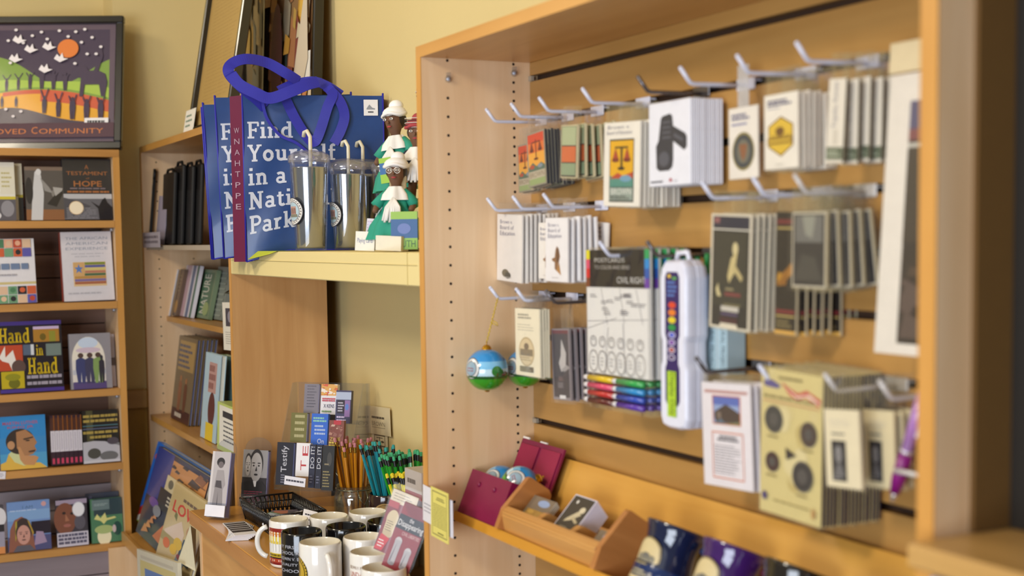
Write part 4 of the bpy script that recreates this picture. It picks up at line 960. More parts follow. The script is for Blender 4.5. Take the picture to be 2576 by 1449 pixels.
slab_item('grey_folder', 'pale lavender card standing between the black bags', 'folder', [(402, 466), (424, 468), (408, 585), (388, 584)], ('Y', -.1835), 0, .10, .002, '#9a93a6', None, z=1.4672)
for i, (q, Y_, lab) in enumerate([([(412, 424), (440, 420), (432, 605), (404, 604)], -.1795, 'black bag just right of the pale card on the upper shelf'), ([(440, 412), (462, 412), (454, 612), (430, 612)], -.163, 'glossy wrapped black bag in the middle of the upper shelf'), ([(464, 415), (484, 415), (480, 612), (456, 612)], -.147, 'black bag next to the folded totes on the upper shelf'), ([(484, 410), (505, 410), (503, 612), (480, 612)], -.131, 'rearmost black bag, mostly behind the totes')]):
    b_ = soft_bag(lab, q, Y_, .06, .013, '#101013')
    if i >= 1:
        m = MB(); m.box((-.05, -.001, .0), (.05, .014, .17), CLEAR, .004); m.build('wrapper', b_)
slab_item('shelf_sign', 'grey hanging price sign at the left end of the upper shelf', 'sign', [(319, 587), (400, 585), (402, 620), (322, 624)], ('Y', -.2125), 0, 0, .002, '#a29ba4', lambda P: P.g(.08, .2, .92, .85, 2, '#6a646e', .55, 4, False), part='card')
def a_two(P): P.r(0, 0, 1, 1, '#77664e'); P.r(.1, .6, .95, .95, '#a88a58'); P.g(.1, .62, .9, .92, 5, '#54586a', .5); P.r(0, 0, 1, .14, '#4a2e2c'); P.person(.35, .12, .42, '#8c5a40', '#a8704c', .4); P.person(.65, .12, .40, '#6d4434', '#a8704c', .4); P.g(.2, .04, .7, .1, 1, '#cbbfae', .8)
# row on the narrow shelf
for i, (q, Y_, th, c, art, lab) in enumerate([
    ([(437, 684), (447, 686), (422, 800), (410, 796)], -.135, .004, '#d8d4d6', None, 'thin white booklet leaning at the left end of the narrow shelf'),
    ([(447, 686), (466, 690), (443, 806), (422, 800)], -.125, .012, '#5d4a3c', lambda P: (P.r(.1, .05, .9, .95, '#6d543c'), P.e(.5, .2, .35, .14, '#b0843c', 18), P.g(.15, .5, .85, .9, 5, '#8c7a5c', .4)), 'brown booklet second from left on the narrow shelf'),
    ([(474, 682), (506, 686), (478, 813), (443, 806)], -.112, .012, '#cfc9d2', lambda P: (P.r(.1, 0, .45, 1, '#b89aa4'), P.r(.55, 0, .75, 1, '#56688c'), P.r(.86, 0, 1, 1, '#3f6a60')), 'white booklet with pink and blue stripes on the narrow shelf'),
    ([(511, 694), (546, 700), (524, 823), (488, 815)], -.09, .014, '#6f8064', lambda P: (P.r(.08, .06, .92, .94, '#4a6a50'), P.t(.3, .1, .72, .9, 'NATURE', '#c9c4b4', rot=90), P.e(.7, .2, .2, .14, '#8a9a62', 14)), 'green booklet with upright white lettering on the narrow shelf'),
    ([(552, 694), (580, 699), (560, 832), (525, 823)], -.07, .016, '#7a8078', lambda P: [P.e(.15+.14*a, .08+.1*b_, .04, .02, '#a9b0a6', 8) for a in range(6) for b_ in range(9)], 'spiral notebook with pale dots, right end of the narrow shelf')]):
    r_ = slab_item('booklet', lab, 'booklet', q, ('Y', Y_), 0, .22, th, c, art, 'booklets on the narrow shelf', z=1.2303, roll=0)
    if i == 4:
        m = MB()
        for k in range(14): m.tube([(-.075+.006*math.cos(a), .006*math.sin(a), .012+k*.0105) for a in [j*math.pi/4 for j in range(8)]], .0009, mat('#9a9da2', .3, .8), 5, closed=True)
        tag(m.build('spiral', r_), kind='stuff')
# picture books on the lower shelf
bkA = slab_item('picture_book', 'tan picture book of two standing figures, front of its blue spined stack', 'book', [(455, 843), (500, 851), (470, 1063), (425, 1046)], ('Y', -.165), 0, .14, .010, '#77664e', a_two, 'picture books on the lower shelf', pages='#5a6690', spine='#3c4a86', z=.9042, coat=.2, roll=0)
_ch = kids(bkA)
M0 = bkA.matrix_basis.copy()
for k in range(1, 5): dup(bkA, Matrix.Translation((.004*k, .0125*k, 0)) @ M0, 'edge of a tan picture book copy, %s behind the front one' % ORD[k-1], 'copies behind the tan picture book', _ch)
def a_lb(P): P.r(0, 0, 1, 1, '#a9c0cc'); P.r(.3, .55, .8, .9, '#b58c84'); P.g(.32, .58, .78, .88, 3, '#8a5a54', .7); P.e(.6, .36, .22, .2, '#5b2a22', 18); P.r(.3, 0, .8, .2, '#d8b81e')  # yellow patch at the foot is a reflection put into the print
bkB = slab_item('picture_book', 'pale blue picture book with a dark red figure and yellow foot', 'book', [(520, 868), (556, 876), (540, 1095), (500, 1080)], ('Y', -.185), 0, .10, .016, '#a9c0cc', a_lb, 'picture books on the lower shelf', pages='#d9d3c4', z=.9042, roll=0)  # the yellow foot is a reflection painted into the print
slab_item('picture_book', 'teal and sage picture book partly hidden behind the lime box', 'book', [(556, 880), (600, 890), (590, 1100), (545, 1090)], ('Y', -.14), 0, .06, .02, '#8a9a7c', lambda P: (P.r(.4, 0, 1, 1, '#4f6f70'), P.r(.4, .3, 1, .5, '#3c5a6c')), 'picture books on the lower shelf', pages='#d9d3c4', z=.9042, roll=0)
lb = slab_item('lime_box', 'lime green open box with a white sign on its front, lower shelf', 'box', [(549, 985), (592, 990), (588, 1112), (541, 1098)], ('Y', -.2), 0, .04, .045, '#b9c66a', lambda P: (P.r(.12, .1, 1, .95, '#e4dfd2'), P.r(.3, .72, 1, .85, '#2a2a2c'), P.g(.35, .2, .95, .68, 5, '#4a4a4c', .35, 3, False)), part='carton', z=.9042, roll=0)
hf = slab_item('photo_card', 'cream card with a small dark photo hanging beside the maple panel', 'card', [(562, 762), (592, 762), (590, 882), (560, 878)], ('Y', -.16), 0, 0, .004, '#e2dccd', lambda P: (P.r(.25, .5, .95, .88, '#3d3a44'), P.e(.6, .7, .18, .12, '#8a8690', 14), P.g(.2, .12, .9, .4, 6, '#a9a294', .35)), part='card')
m = MB(); m.tube([(-.09, .03, .165), (-.04, .004, .158), (.02, .0, .157), (.06, .002, .16), (.05, .03, .166)], .0022, mat('#2c3a30', .4), 6); m.build('wire_holder', hf)

# steep lower shelf: big picture books leaning
LL = .30
def steep(label, quad, Y_, th, base, art, z, spine=None, group='picture books leaning on the steep shelf', name='picture_book', cat='book', pages='#e2dccb', lean=LL):
    return slab_item(name, label, cat, quad, ('Y', Y_), 0, lean, th, base, art, group, 'cover', pages, spine, .3, .3, z=z, roll=0)
def a_blue(P): P.r(0, 0, 1, 1, '#5f86cc'); P.r(.12, 0, 1, .86, '#33478e'); P.r(0, .0, .11, 1, '#1f70d4'); P.p([(0, .06), (.11, .16), (.11, .30), (0, .16)], '#c02c28'); P.p([(0, .0), (.11, .05), (.11, .16), (0, .06)], '#dfe4dc'); P.p([(0, 0), (.11, 0), (.11, .05)], '#8ab82e'); P.e(.05, .82, .03, .04, '#c05a50', 12)
steep('large bright blue picture book leaning at the back of the steep shelf', [(397, 1106), (555, 1180), (490, 1400), (335, 1310)], -.284, .022, '#5f86cc', a_blue, .573, '#2468c0')
def a_night(P):
    P.r(0, 0, 1, 1, '#26233a'); P.r(0, .45, .35, 1, '#2d3f8c'); rn = random.Random(6)
    P.r(.35, .78, 1, .95, '#c98a4c'); daubs(Print_shift(P, .35, .74, 1, .97), ['#2a2420', '#d89a5c', '#8c5a34', '#3a3028'], 16, 2, .3)
    P.r(.32, .62, .6, .78, '#d8c9a0'); P.e(.42, .7, .05, .05, '#6d6a5a', 12); P.r(.25, .40, .7, .62, '#33322e'); P.g(.42, .46, .68, .58, 3, '#cfc8b4', .5)
    for k in range(5): P.p([(.10+.05*k, .05+.07*k), (.24+.03*k, .10+.06*k), (.14+.05*k, .16+.06*k)], '#d08a54')
    P.e(.2, .42, .1, .05, '#6d4a9c', 12); P.e(.3, .36, .08, .06, '#8a8a92', 14); P.p([(.34, .1), (.5, .3), (.6, .25), (.5, .08)], '#c8683c')
class Print_shift:
    def __init__(s, P, a, b, c, d): s.P, s.q = P, (a, b, c, d)
    def p(s, pts, col): a, b, c, d = s.q; s.P.p([(a+(c-a)*u, b+(d-b)*v) for u, v in pts], col)
steep('dark night-scene picture book with orange leaf shapes, second on the steep shelf', [(403, 1135), (535, 1192), (460, 1405), (328, 1340)], -.311, .018, '#26233a', a_night, .566)
def a_loving(P):
    P.r(0, 0, 1, 1, '#cbb684'); P.r(.03, .70, .97, .97, '#c4ae78'); P.g(.35, .83, .95, .88, 1, '#6d5a4c', .7, 3); P.t(.12, .66, 1.2, .80, 'LOVING', '#cf3a30', .02) if False else P.t(.12, .66, .98, .80, 'LOVIN', '#cf3a30', .02)
    P.p([(.05, .40), (.45, .62), (.6, .5), (.55, .34), (.1, .34)], '#ddc7b4'); P.p([(.22, .62), (.32, .58), (.3, .66), (.24, .68)], '#7a7c4c'); P.r(.0, .28, .45, .38, '#a89a66')
    P.e(.72, .56, .09, .07, '#b98a60', 16); P.p([(.55, .2), (.62, .46), (.85, .46), (.9, .2)], '#24465c'); P.e(.5, .36, .12, .07, '#d8b43a', 14); P.e(.42, .27, .1, .06, '#e0b62c', 14); P.e(.2, .28, .1, .06, '#d8703c', 14); P.p([(.5, .12), (.55, .25), (.78, .24), (.74, .1)], '#6f8aa8'); P.e(.62, .24, .08, .03, '#8c2c34', 12)
    P.g(.15, .03, .8, .06, 1, '#7d7248', .7); P.e(.58, .085, .04, .015, '#33322a', 8); P.e(.68, .08, .04, .015, '#33322a', 8)
steep('cream picture book titled LOVING in red letters, frontmost on the steep shelf', [(440, 1182), (528, 1218), (470, 1425), (379, 1378)], -.333, .012, '#cbb684', a_loving, .5605)
m = MB(); pz = at('Y', -.33, 478, 1322); p1 = at('Y', -.34, 447, 1412); p2 = at('Y', -.33, 491, 1437); p3 = at('Y', -.31, 492, 1332)
m.add([tuple(pz), tuple(p1), tuple(p2), tuple(p3)] + [tuple(v + Vector((0, .0012, 0))) for v in (pz, p1, p2, p3)], [(0, 1, 2, 3), (7, 6, 5, 4), (0, 4, 5, 1), (1, 5, 6, 2), (2, 6, 7, 3), (3, 7, 4, 0)], mat('#dcd4b8', .7))
tag(m.build('paper_sheet'), 'blank cream paper sheet propped between the LOVING book and the counter', 'paper')
slab_item('landscape_print', 'matted print with a blue picture on the lowest shelf, bottom edge of the view', 'picture', [(353, 1398), (470, 1450), (455, 1540), (340, 1490)], ('Y', -.362), 0, .02, .010, '#cfc9b4', lambda P: (P.r(.08, .0, .95, .80, '#c9bb7c'), P.r(.2, .0, .95, .66, '#5b7cb4'), P.r(.1, .84, .9, .9, '#bdb6a4')), part='mat_board')
# ================================================================= mugs on the counter
ZK = .7915
def mug(label, x, y, body, art=None, ha=None, fa=None, s=1.0, h=.098, r=.0415, inner=None, group='mugs on the counter', z=ZK):
    root = thing('mug', label, 'mug', Matrix.Translation((x, y, z)) @ Matrix.Scale(s, 4), group)
    B = mat(body, .12, coat=.6, noise=0); I_ = mat(inner or body, .12, coat=.6, noise=0)
    m = MB(); m.lathe([(0, .0), (r-.006, .0), (r-.002, .002), (r, .007), (r, h-.004), (r-.0012, h-.0008), (r-.0025, h)], B, 44)
    m.lathe([(r-.0025, h), (r-.0042, h-.003), (r-.0045, .010), (r-.010, .006), (0, .006)], I_, 44)
    if art:
        def fn(u, zz, d): a = fa + (u-.05)/r; q = r+.00025+d; return (q*math.cos(a), q*math.sin(a), zz+.008)
        art(Print(m, .10, h-.018, fn, .00006, rough=.15, coat=.5))
    m.build('body', root)
    if ha is not None:
        m = MB(); c, s_ = math.cos(ha), math.sin(ha); P = []
        for k in range(15):
            t = -1.35 + 2.7*k/14; rr = r-.003 + .030*max(0, math.cos(t*1.0))**.8; P.append((rr*c, rr*s_, h*.50 + .031*math.sin(t)*1.05))
        m.tube(P, .0055, B, 10); m.build('handle', root)
    return root
def toward(x, y): return math.atan2(CAM.y-y, CAM.x-x)
def a_sunset(P):
    for v0, v1, c in ((.0, .06, '#7a1f1c'), (.06, .16, '#a8402a'), (.16, .20, '#3c2420'), (.20, .30, '#d3b52c'), (.55, .80, '#e0c85a'), (.74, .90, '#c8762c'), (.86, .96, '#8c2a20')): P.r(.1, v0, .9, v1, c, 14)
    P.g(.12, .07, .88, .15, 1, '#d8b0a0', .6, 2, False); P.g(.14, .21, .86, .29, 1, '#6d5a20', .7, 4, False)
    for k in range(9): u = .16+k*.085; P.r(u, .36, u+.03, .80, '#f0eee8'); P.e(u+.015, .84, .022, .03, '#e8d8c0', 10); P.r(u-.008, .55, u+.02, .62, '#d8b83a')
def a_quote(P):
    for i, (t, u1) in enumerate([('MY FIRST', .62), ('SCHOOL REALLY', .92), ('BROWN V. BOARD', .90), ('EQUALITY', .60), ('SCHOOL', .70)]): P.t(.10, .76-.15*i, u1, .84-.15*i, t, '#b9b9c2')
def a_seal(P):
    P.e(.5, .42, .34, .40, '#c2a034', 32, rings=6); P.ring(.5, .42, .34, .40, .06, '#2a2414'); P.ring(.5, .42, .27, .32, .08, '#2a2414')
    P.p([(.5, .12), (.58, .30), (.60, .52), (.55, .66), (.45, .66), (.40, .52), (.42, .30)], '#4a3a14'); P.e(.5, .5, .05, .10, '#8c6d20', 14)
    for k in range(30):
        a = 2*math.pi*k/30; P.e(.5+.305*math.cos(a), .42+.36*math.sin(a), .014, .017, '#3a2f12', 6)
def a_brown(P):
    P.t(.06, .78, .94, .86, 'BROWN V. BOARD OF EDUCATION', '#8c6a4a'); P.t(.08, .60, .80, .72, 'LINDA-CAROL', '#b0503c'); P.g(.08, .50, .55, .56, 2, '#6d6a7a', .5)
    P.t(.62, .30, .9, .46, 'Desegregate', '#a8402a', rot=0); P.t(.10, .28, .30, .48, 'NOW', '#3c4a8c', rot=90); P.g(.34, .26, .58, .46, 4, '#8a8078', .5); P.t(.08, .08, .6, .20, 'Separate', '#b0503c'); P.g(.1, .0, .9, .06, 1, '#6d6a7a', .6)
WH, BK = '#e6e2dc', '#0d0c0e'
tc = toward(-.4, -.2)
for (x, y, body, art, ha, fa, lab) in [
    (-.577, -.285, WH, a_sunset, tc-1.75, tc-.35, 'white mug with a red and yellow sunset print, left front of the mug group'),
    (-.566, -.200, WH, None, tc+3.0, None, 'plain white mug in the back left row, between two other white rims'),
    (-.566, -.112, WH, None, tc+2.6, None, 'plain white mug nearest the pencil jar at the back of the group'),
    (-.452, -.297, BK, a_quote, tc+2.8, tc-.42, 'black mug with pale lettering beside the sunset mug'),
    (-.452, -.203, BK, None, tc+2.9, None, 'black mug in the middle of the group'),
    (-.456, -.112, BK, None, tc+2.9, None, 'black mug at the back, mostly hidden by the red hanging packs'),
    (-.338, -.296, WH, a_seal, tc+.30, tc-1.42, 'big white mug in front with its handle turned to the viewer'),
    (-.340, -.205, WH, None, tc+3.1, None, 'white mug right behind the black seal mug, beside the red packs'),
    (-.213, -.237, WH, a_brown, tc+3.1, tc-.18, 'white mug printed with brown and red words, under the red packs'),
    (-.085, -.262, WH, None, tc+2.4, None, 'white mug at the bottom edge of the view, partly covered by the red pack')]:
    mug(lab, x, y, body, art, ha, fa, inner='#e2d9c4' if body == WH else None)
# the black mug behind the big white one shows a gold seal
mug('black mug with a gold seal between the big white mug and the worded mug', -.262, -.145, BK, a_seal, tc+2.8, tc-.95)
mug('dark brown glazed mug with a round cream emblem holding teal pencils', -.772, .012, '#2e1a16', lambda P: (P.e(.5, .5, .30, .40, '#b59a68', 28, rings=6), P.ring(.5, .5, .26, .35, .05, '#6d5a3c'), P.r(.3, .42, .7, .56, '#6d6a60', 8), P.g(.28, .28, .72, .38, 2, '#4a4438', .5)), tc+2.4, tc-.15, group='pencil holders at the back of the counter', h=.092, r=.043)

# ================================================================= pencils
GL = film('jar_glass', '#eef2ea', .10, .02, .03)
def pencil_kinds(shaft, ferr, tip):
    a = MB(); a.lathe([(.0, 0), (.0012, .0), (.0036, .016), (.0036, .164)], shaft, 6, smooth=False); a.lathe([(.0, -.001), (.0012, .0008)], mat('#3a3430', .5), 6)
    b = MB(); b.lathe([(.0037, .162), (.0040, .165), (.0037, .168), (.0040, .171), (.0037, .174), (.0039, .176)], ferr, 12)
    c = MB(); c.lathe([(.0037, .175), (.0037, .182), (.0030, .186), (0, .1865)], tip, 12)
    return [a.mesh('shaft'), b.mesh('ferrule'), c.mesh('eraser')]
def pencil(meshes, label, group, p, tilt, az):
    root = thing('pencil', label, 'pencil', Matrix.Translation(Vector(p)) @ Matrix.Rotation(az, 4, 'Z') @ Matrix.Rotation(tilt, 4, 'Y'), group)
    for me, nm in zip(meshes, ('shaft', 'ferrule', 'eraser')):
        o = bpy.data.objects.new(nm, me); COL.objects.link(o); o.parent = root
BRASS = mat('#c9a04a', .2, .9)
GOLDP = pencil_kinds(mat('#c07c12', .3, coat=.5), BRASS, mat('#b5737c', .7))
BF = mat('#17181a', .35, .3)
TEALP = pencil_kinds(mat('#127f90', .35, coat=.4), BF, mat('#2a8f8c', .7))
GRNP = pencil_kinds(mat('#128a22', .35, coat=.4), BF, mat('#3aa070', .7))
YELP = pencil_kinds(mat('#d3c416', .35, coat=.4), BF, mat('#d8c21e', .7))
ORGP = pencil_kinds(mat('#d8641c', .35, coat=.4), BF, mat('#e07a2a', .7))
JX, JY = -.872, -.03
jar = thing('clip_jar', 'clear glass clip-top jar full of gold pencils at the back of the counter', 'jar', (JX, JY, ZK))
m = MB(); m.lathe([(0, .001), (.044, .001), (.050, .006), (.051, .070), (.046, .086), (.042, .090), (.043, .098), (.0455, .100)], GL, 36); m.lathe([(.0435, .100), (.040, .098), (.039, .090), (.043, .085), (.048, .069), (.047, .009), (0, .006)], GL, 36); m.build('glass_body', jar)
m = MB(); WG = mat('#8a8d7c', .2, .8); m.tube([(.0455*math.cos(a), .0455*math.sin(a), .092) for a in [i*math.pi/14 for i in range(28)]], .0016, WG, 6, closed=True); m.tube([(.046, -.01, .092), (.060, -.01, .076), (.062, .0, .060), (.060, .01, .076), (.046, .01, .092)], .0014, WG, 6); m.tube([(-.045, .0, .094), (-.062, -.02, .112), (-.070, -.03, .128)], .0014, WG, 6); m.build('wire_bail', jar)
rn = random.Random(12)
def bunch(meshes, n, cx, cy, zb, rb, rt, label, group, skew=(0, 0), zj=.006, k0=0):
    for i in range(n):
        q = i + k0; ox, oy = -skew[0]*.28, -skew[1]*.28; rr = math.sqrt((q+.5)/(n+k0)); a = q*2.39996
        bx, by = rb*rr*math.cos(a)+ox, rb*rr*math.sin(a)+oy; tx, ty = rt*rr*math.cos(a)+skew[0], rt*rr*math.sin(a)+skew[1]
        d = Vector((tx-bx, ty-by, .18)); az = math.atan2(d.y, d.x); tilt = math.atan2(math.hypot(d.x, d.y), d.z)
        pencil(meshes, label, group, (cx+bx, cy+by, zb+rn.uniform(0, zj)), tilt, az)
bunch(GOLDP, 24, JX, JY, ZK+.008, .021, .053, 'gold pencil with pink eraser bunched in the glass jar', 'gold pencils in the jar', (-.010, .0), .024)
bunch(TEALP, 18, -.772, .012, ZK+.012, .019, .046, 'teal pencil with black ferrule in the brown mug', 'teal pencils', (-.045, -.005), .02)
def cup(label, x, y, r=.04, h=.10, c='#4a3a2c'):
    t = thing('pencil_cup', label, 'cup', (x, y, ZK), 'pencil holders at the back of the counter'); b = MB()
    b.lathe([(0, 0), (r-.004, 0), (r, .004), (r, h), (r-.003, h), (r-.004, .006), (0, .006)], mat(c, .4), 28); b.build('wall', t)
    b = MB(); b.lathe([(r, h), (r+.002, h-.003), (r, h-.006)], mat('#6d5a44', .4), 28); b.build('rim', t)
cup('dark cup of green pencils behind the red packs', -.680, .03, .047)
cup('dark cup of yellow pencils beside the display case side', -.492, -.022, .044)
bunch(GRNP, 34, -.680, .03, ZK+.008, .024, .056, 'green pencil with black ferrule and mint eraser', 'green pencils', (-.045, .0), .014)
bunch(YELP, 30, -.492, -.022, ZK+.002, .024, .054, 'yellow pencil with black ferrule and yellow eraser', 'yellow pencils', (-.040, -.004), .004)
bunch(ORGP, 6, -.400, .035, ZK+.008, .011, .022, 'orange pencil beside the yellow pencils', 'orange pencils', (-.045, 0), .006)
cup('small dark cup of orange pencils close to the display case side', -.400, .035, .03)
slab_item('brown_carton', 'brown cardboard carton behind the red packs, next to the case side', 'box', [(1022, 1214), (1062, 1228), (1062, 1290), (1022, 1280)], ('Y', -.075), 0, 0, .05, '#5a4636', lambda P: (P.r(.0, .0, 1, .8, '#b9aca0'), P.g(.1, .35, .9, .65, 2, '#5a4a44', .5), P.r(0, 0, 1, .25, '#8c3a34')), z=ZK+.0005+.0, part='carton') if False else None

# paper price signs stuck over the pencils
pa = slab_item('price_sign', 'curled cream paper sign reading BROWN taped above the pencils', 'sign', [(918, 1020), (975, 1028), (988, 1098), (918, 1086)], ('Y', .0915), 0, 0, .001, '#d3c29a', lambda P: (P.g(.28, .55, .78, .66, 1, '#3a342c', .7, 3, False), P.t(.28, .30, .80, .46, 'BROWN', '#7d7058'), P.r(.28, .24, .8, .26, '#8a7d62')), part='paper')
pb = slab_item('price_sign', 'small cream paper tag with a scales emblem below the curled sign', 'sign', [(938, 1086), (978, 1092), (972, 1132), (934, 1124)], ('Y', .096), 0, 0, .001, '#d6c8a2', lambda P: (P.frame(.15, .15, .85, .85, .004, '#5a5240'), P.r(.48, .3, .52, .7, '#3c382e'), P.r(.3, .64, .7, .68, '#3c382e'), P.e(.32, .45, .1, .06, '#3c382e', 12), P.e(.68, .45, .1, .06, '#3c382e', 12)), part='paper')

# ================================================================= bookmark stands, card rack, basket
A45 = math.radians(45)
def stand(label, quad, p0, art, th, side, z, foot=None, base='#d5d0d2', lean=.22):
    r_ = slab_item('bookmark_stand', label, 'bookmark stand', quad, p0, A45, lean, th, base, art, None, 'bookmark_stack', z=z)
    p, w, h, rl = quad_on(quad, p0, A45, lean)
    m = MB()
    top = [(-w/2-.003, 0), (w/2+.003, 0), (w/2+.003, h*1.02)] + [((w/2+.003)*math.cos(a), h*1.02+.030*math.sin(a)) for a in [i*math.pi/10 for i in range(1, 10)]] + [(-w/2-.003, h*1.02)]
    m2 = MB(); m2.box((w/2-.0004, .001, .002), (w/2+.0009, th-.001, h-.003), mat('#9a9ad2', .5)); m2.build('page_edge', r_)
    m.prism(top, th+.001, th+.003, ACRYL); m.prism([(-w/2-.003, 0), (w/2+.003, 0), (w/2+.003, h*.22), (-w/2-.003, h*.22)], -.003, -.001, ACRYL); m.build('clear_holder', r_)
    if foot:
        m = MB(); m.box((-w/2-.002, -.006, .002), (w/2+.002, -.0035, .030), mat('#e4e2ea', .5)); m.build('label_strip', r_)
    return r_
def a_stand1(P):
    P.r(0, 0, 1, 1, '#b5aeb0'); P.r(.0, 0, .12, 1, '#cfc8c8'); P.e(.50, .84, .22, .07, '#2e2a2c', 18); P.e(.52, .80, .15, .05, '#6d6466', 16); P.p([(.25, .45), (.35, .72), (.7, .72), (.85, .5), (.72, .42)], '#9b9496'); P.p([(.3, .42), (.7, .44), (.62, .56), (.34, .56)], '#4c464a'); P.p([(.2, 0), (.3, .46), (.72, .44), (.86, 0)], '#8d8688'); P.p([(.45, 0), (.5, .4), (.56, 0)], '#5b5458')
p1 = at('Y', -.318, 530, 1272)
s1 = stand('clear stand of bookmarks showing a standing woman in grey, left end of the counter', [(547, 1102), (588, 1103), (556, 1268), (506, 1262)], p1, a_stand1, .020, None, ZK+.0005, True)

def a_stand2(P):
    P.r(0, 0, 1, 1, '#2a2528'); P.r(0, .52, 1, 1, '#8d8a8c'); P.face(.55, .70, .26, .26, '#a9a4a4', '#2c282a'); P.face(.22, .72, .12, .18, '#b5b0b0', '#3a3638'); P.p([(.3, .46), (.5, .40), (.8, .46), (1, .36), (1, .3), (0, .3), (0, .42)], '#201c1e'); P.p([(.46, .46), (.6, .46), (.58, .36), (.52, .36)], '#d8d5d6')
    for k in range(7): P.g(.12, .26-.035*k, .88, .285-.035*k, 1, '#a8415a', .35, k+2)
p2 = at('Y', -.20, 622, 1238)
stand('clear stand of cards showing a man in glasses and dark suit, second on the counter', [(622, 1098), (684, 1100), (656, 1243), (594, 1238)], p2, a_stand2, .012, None, ZK+.0005, False, '#2a2528', .16)

rack = thing('tiered_card_rack', 'clear tiered rack of small books at the back left of the counter', 'rack', basis((-1.06, -.05, ZK), A45))
m = MB()
for j, (d, z) in enumerate(((-.055, .068), (-.01, .150), (.035, .225))): m.box((-.105+.012*j, d, z-.004), (.092, d+.042, z), ACRYL)
m.box((-.10, .078, 0), (.10, .081, .32), ACRYL); m.build('steps', rack)
for s in (-1, 1):
    m = MB(); m.prism([(.02, 0), (.081, 0), (.081, .32), (.055, .32), (-.055, .09), (-.055, .064), (.02, .062)], s*.104-.0012-(.010 if s > 0 else 0), s*.104+.0012-(.010 if s > 0 else 0), ACRYL, 'X'); m.build('end_panel', rack)
for i, (q, a, th, c, side, art, lab) in enumerate([
    ([(768, 966), (806, 966), (797, 1040), (762, 1038)], ('Y', -.062), .012, '#7d7884', '#9a9ac8', lambda P: [P.g(.2, .9-.1*k, .85, .95-.1*k, 1, '#5a5662', .6, k) for k in range(8)], 'grey lettered mini book, top left of the card rack'),
    ([(812, 966), (856, 968), (840, 1042), (802, 1042)], ('Y', -.045), .012, '#dfdbe0', None, lambda P: (P.r(0, .62, 1, 1, '#d8a25a'), daubs(Print_shift(P, 0, .62, 1, 1), ['#cf5a44', '#e0b24c', '#e8dcd0', '#c8703c'], 20, 4, .3), P.g(.1, .42, .9, .55, 2, '#c0485a', .7, 3, False), P.t(.2, .22, .85, .34, 'X KENS', '#4a4a6a'), P.g(.1, .06, .9, .14, 1, '#7a9a6a', .6)), 'white mini book with coloured top, middle of the top rack row'),
    ([(862, 984), (905, 988), (868, 1066), (836, 1058)], ('Y', -.03), .012, '#3c3a5c', None, lambda P: (P.r(0, .72, 1, .95, '#aab4cc'), P.r(.1, .3, .6, .7, '#2a2030'), P.g(.15, .34, .6, .66, 4, '#b8b4c4', .5), P.r(.6, .2, .95, .7, '#8a6aa0'), P.e(.75, .5, .12, .1, '#5a7ac0', 12), P.g(.1, .04, .8, .24, 2, '#c8b8d8', .5)), 'purple mini book in a fanned cover, right end of the top rack row'),
    ([(735, 1038), (776, 1039), (767, 1113), (727, 1112)], ('Y', -.105), .014, '#6f6a36', '#9a9ac8', lambda P: [P.g(.25, .82-.22*k, .85, .94-.22*k, 1, '#b0a87c', .8, k+3, False) for k in range(4)], 'olive mini book, left of the middle rack row'),
    ([(790, 1040), (832, 1042), (820, 1122), (780, 1116)], ('Y', -.085), .010, '#2f62c4', None, lambda P: (P.g(.1, .72, .95, .9, 2, '#8ac0a8', .6, 3), P.g(.2, .3, .9, .66, 3, '#a8b8d8', .5, 4), P.t(.4, .04, .8, .2, 'On', '#d0d4e4')), 'bright blue mini book in the middle of the rack'),
    ([(836, 1056), (872, 1060), (862, 1130), (824, 1124)], ('Y', -.07), .010, '#7a4238', None, lambda P: (P.r(.3, .84, .8, 1, '#b0303c'), daubs(Print_shift(P, 0, .4, 1, .85), ['#8a5a50', '#5a3a38', '#a87868', '#c0a090'], 14, 5, .3), P.t(.1, .26, .8, .38, 'ZINE', '#c8b04a'), P.g(.05, .04, .9, .24, 2, '#c8b04a', .7)), 'red and yellow mini book, right of the middle rack row'),
    ([(703, 1112), (744, 1114), (733, 1222), (690, 1218)], ('Y', -.150), .016, '#1c1a26', '#7a86c4', lambda P: (P.t(.28, .3, .72, .92, 'Testify', '#c4c2ca', rot=90), P.g(.3, .04, .6, .26, 4, '#8a8898', .4)), 'black mini book with an upright white title, left of the lowest rack row'),
    ([(752, 1114), (786, 1116), (776, 1200), (740, 1196)], ('Y', -.135), .010, '#e4e0e2', None, lambda P: (P.t(.45, .62, .85, .92, 'E', '#b8363c', rot=90), P.t(.35, .18, .75, .48, 'T', '#b8363c', rot=90)), 'white mini book with red capital letters, lowest rack row'),
    ([(786, 1118), (800, 1119), (789, 1228), (773, 1226)], ('Y', -.122), .010, '#23243a', None, lambda P: (P.t(.2, .45, .85, .95, 'DO IT!', '#c9c9d0', rot=90), P.g(.2, .1, .8, .3, 3, '#6a6a80', .4)), 'navy spine lettered DO IT, left of a pair on the rack'),
    ([(802, 1119), (816, 1120), (806, 1230), (791, 1228)], ('Y', -.112), .010, '#1d1e30', None, lambda P: (P.t(.2, .45, .85, .95, 'DO IT!', '#c9c9d0', rot=90), P.g(.2, .1, .8, .3, 3, '#6a6a80', .4)), 'navy spine lettered DO IT, right of a pair on the rack'),
    ([(819, 1121), (846, 1123), (838, 1236), (806, 1232)], ('Y', -.105), .012, '#1a1a1c', None, lambda P: (P.e(.6, .7, .2, .16, '#3c3a38', 14), P.g(.2, .55, .7, .62, 1, '#8a7d62', .5), P.g(.1, .06, .8, .45, 6, '#8a7d52', .45)), 'black mini book with gold print, right end of the lowest rack row')]):
    r_ = slab_item('mini_book', lab, 'book', q, a, A45, .16, th, c, art, 'mini books in the clear rack', roll=.0)
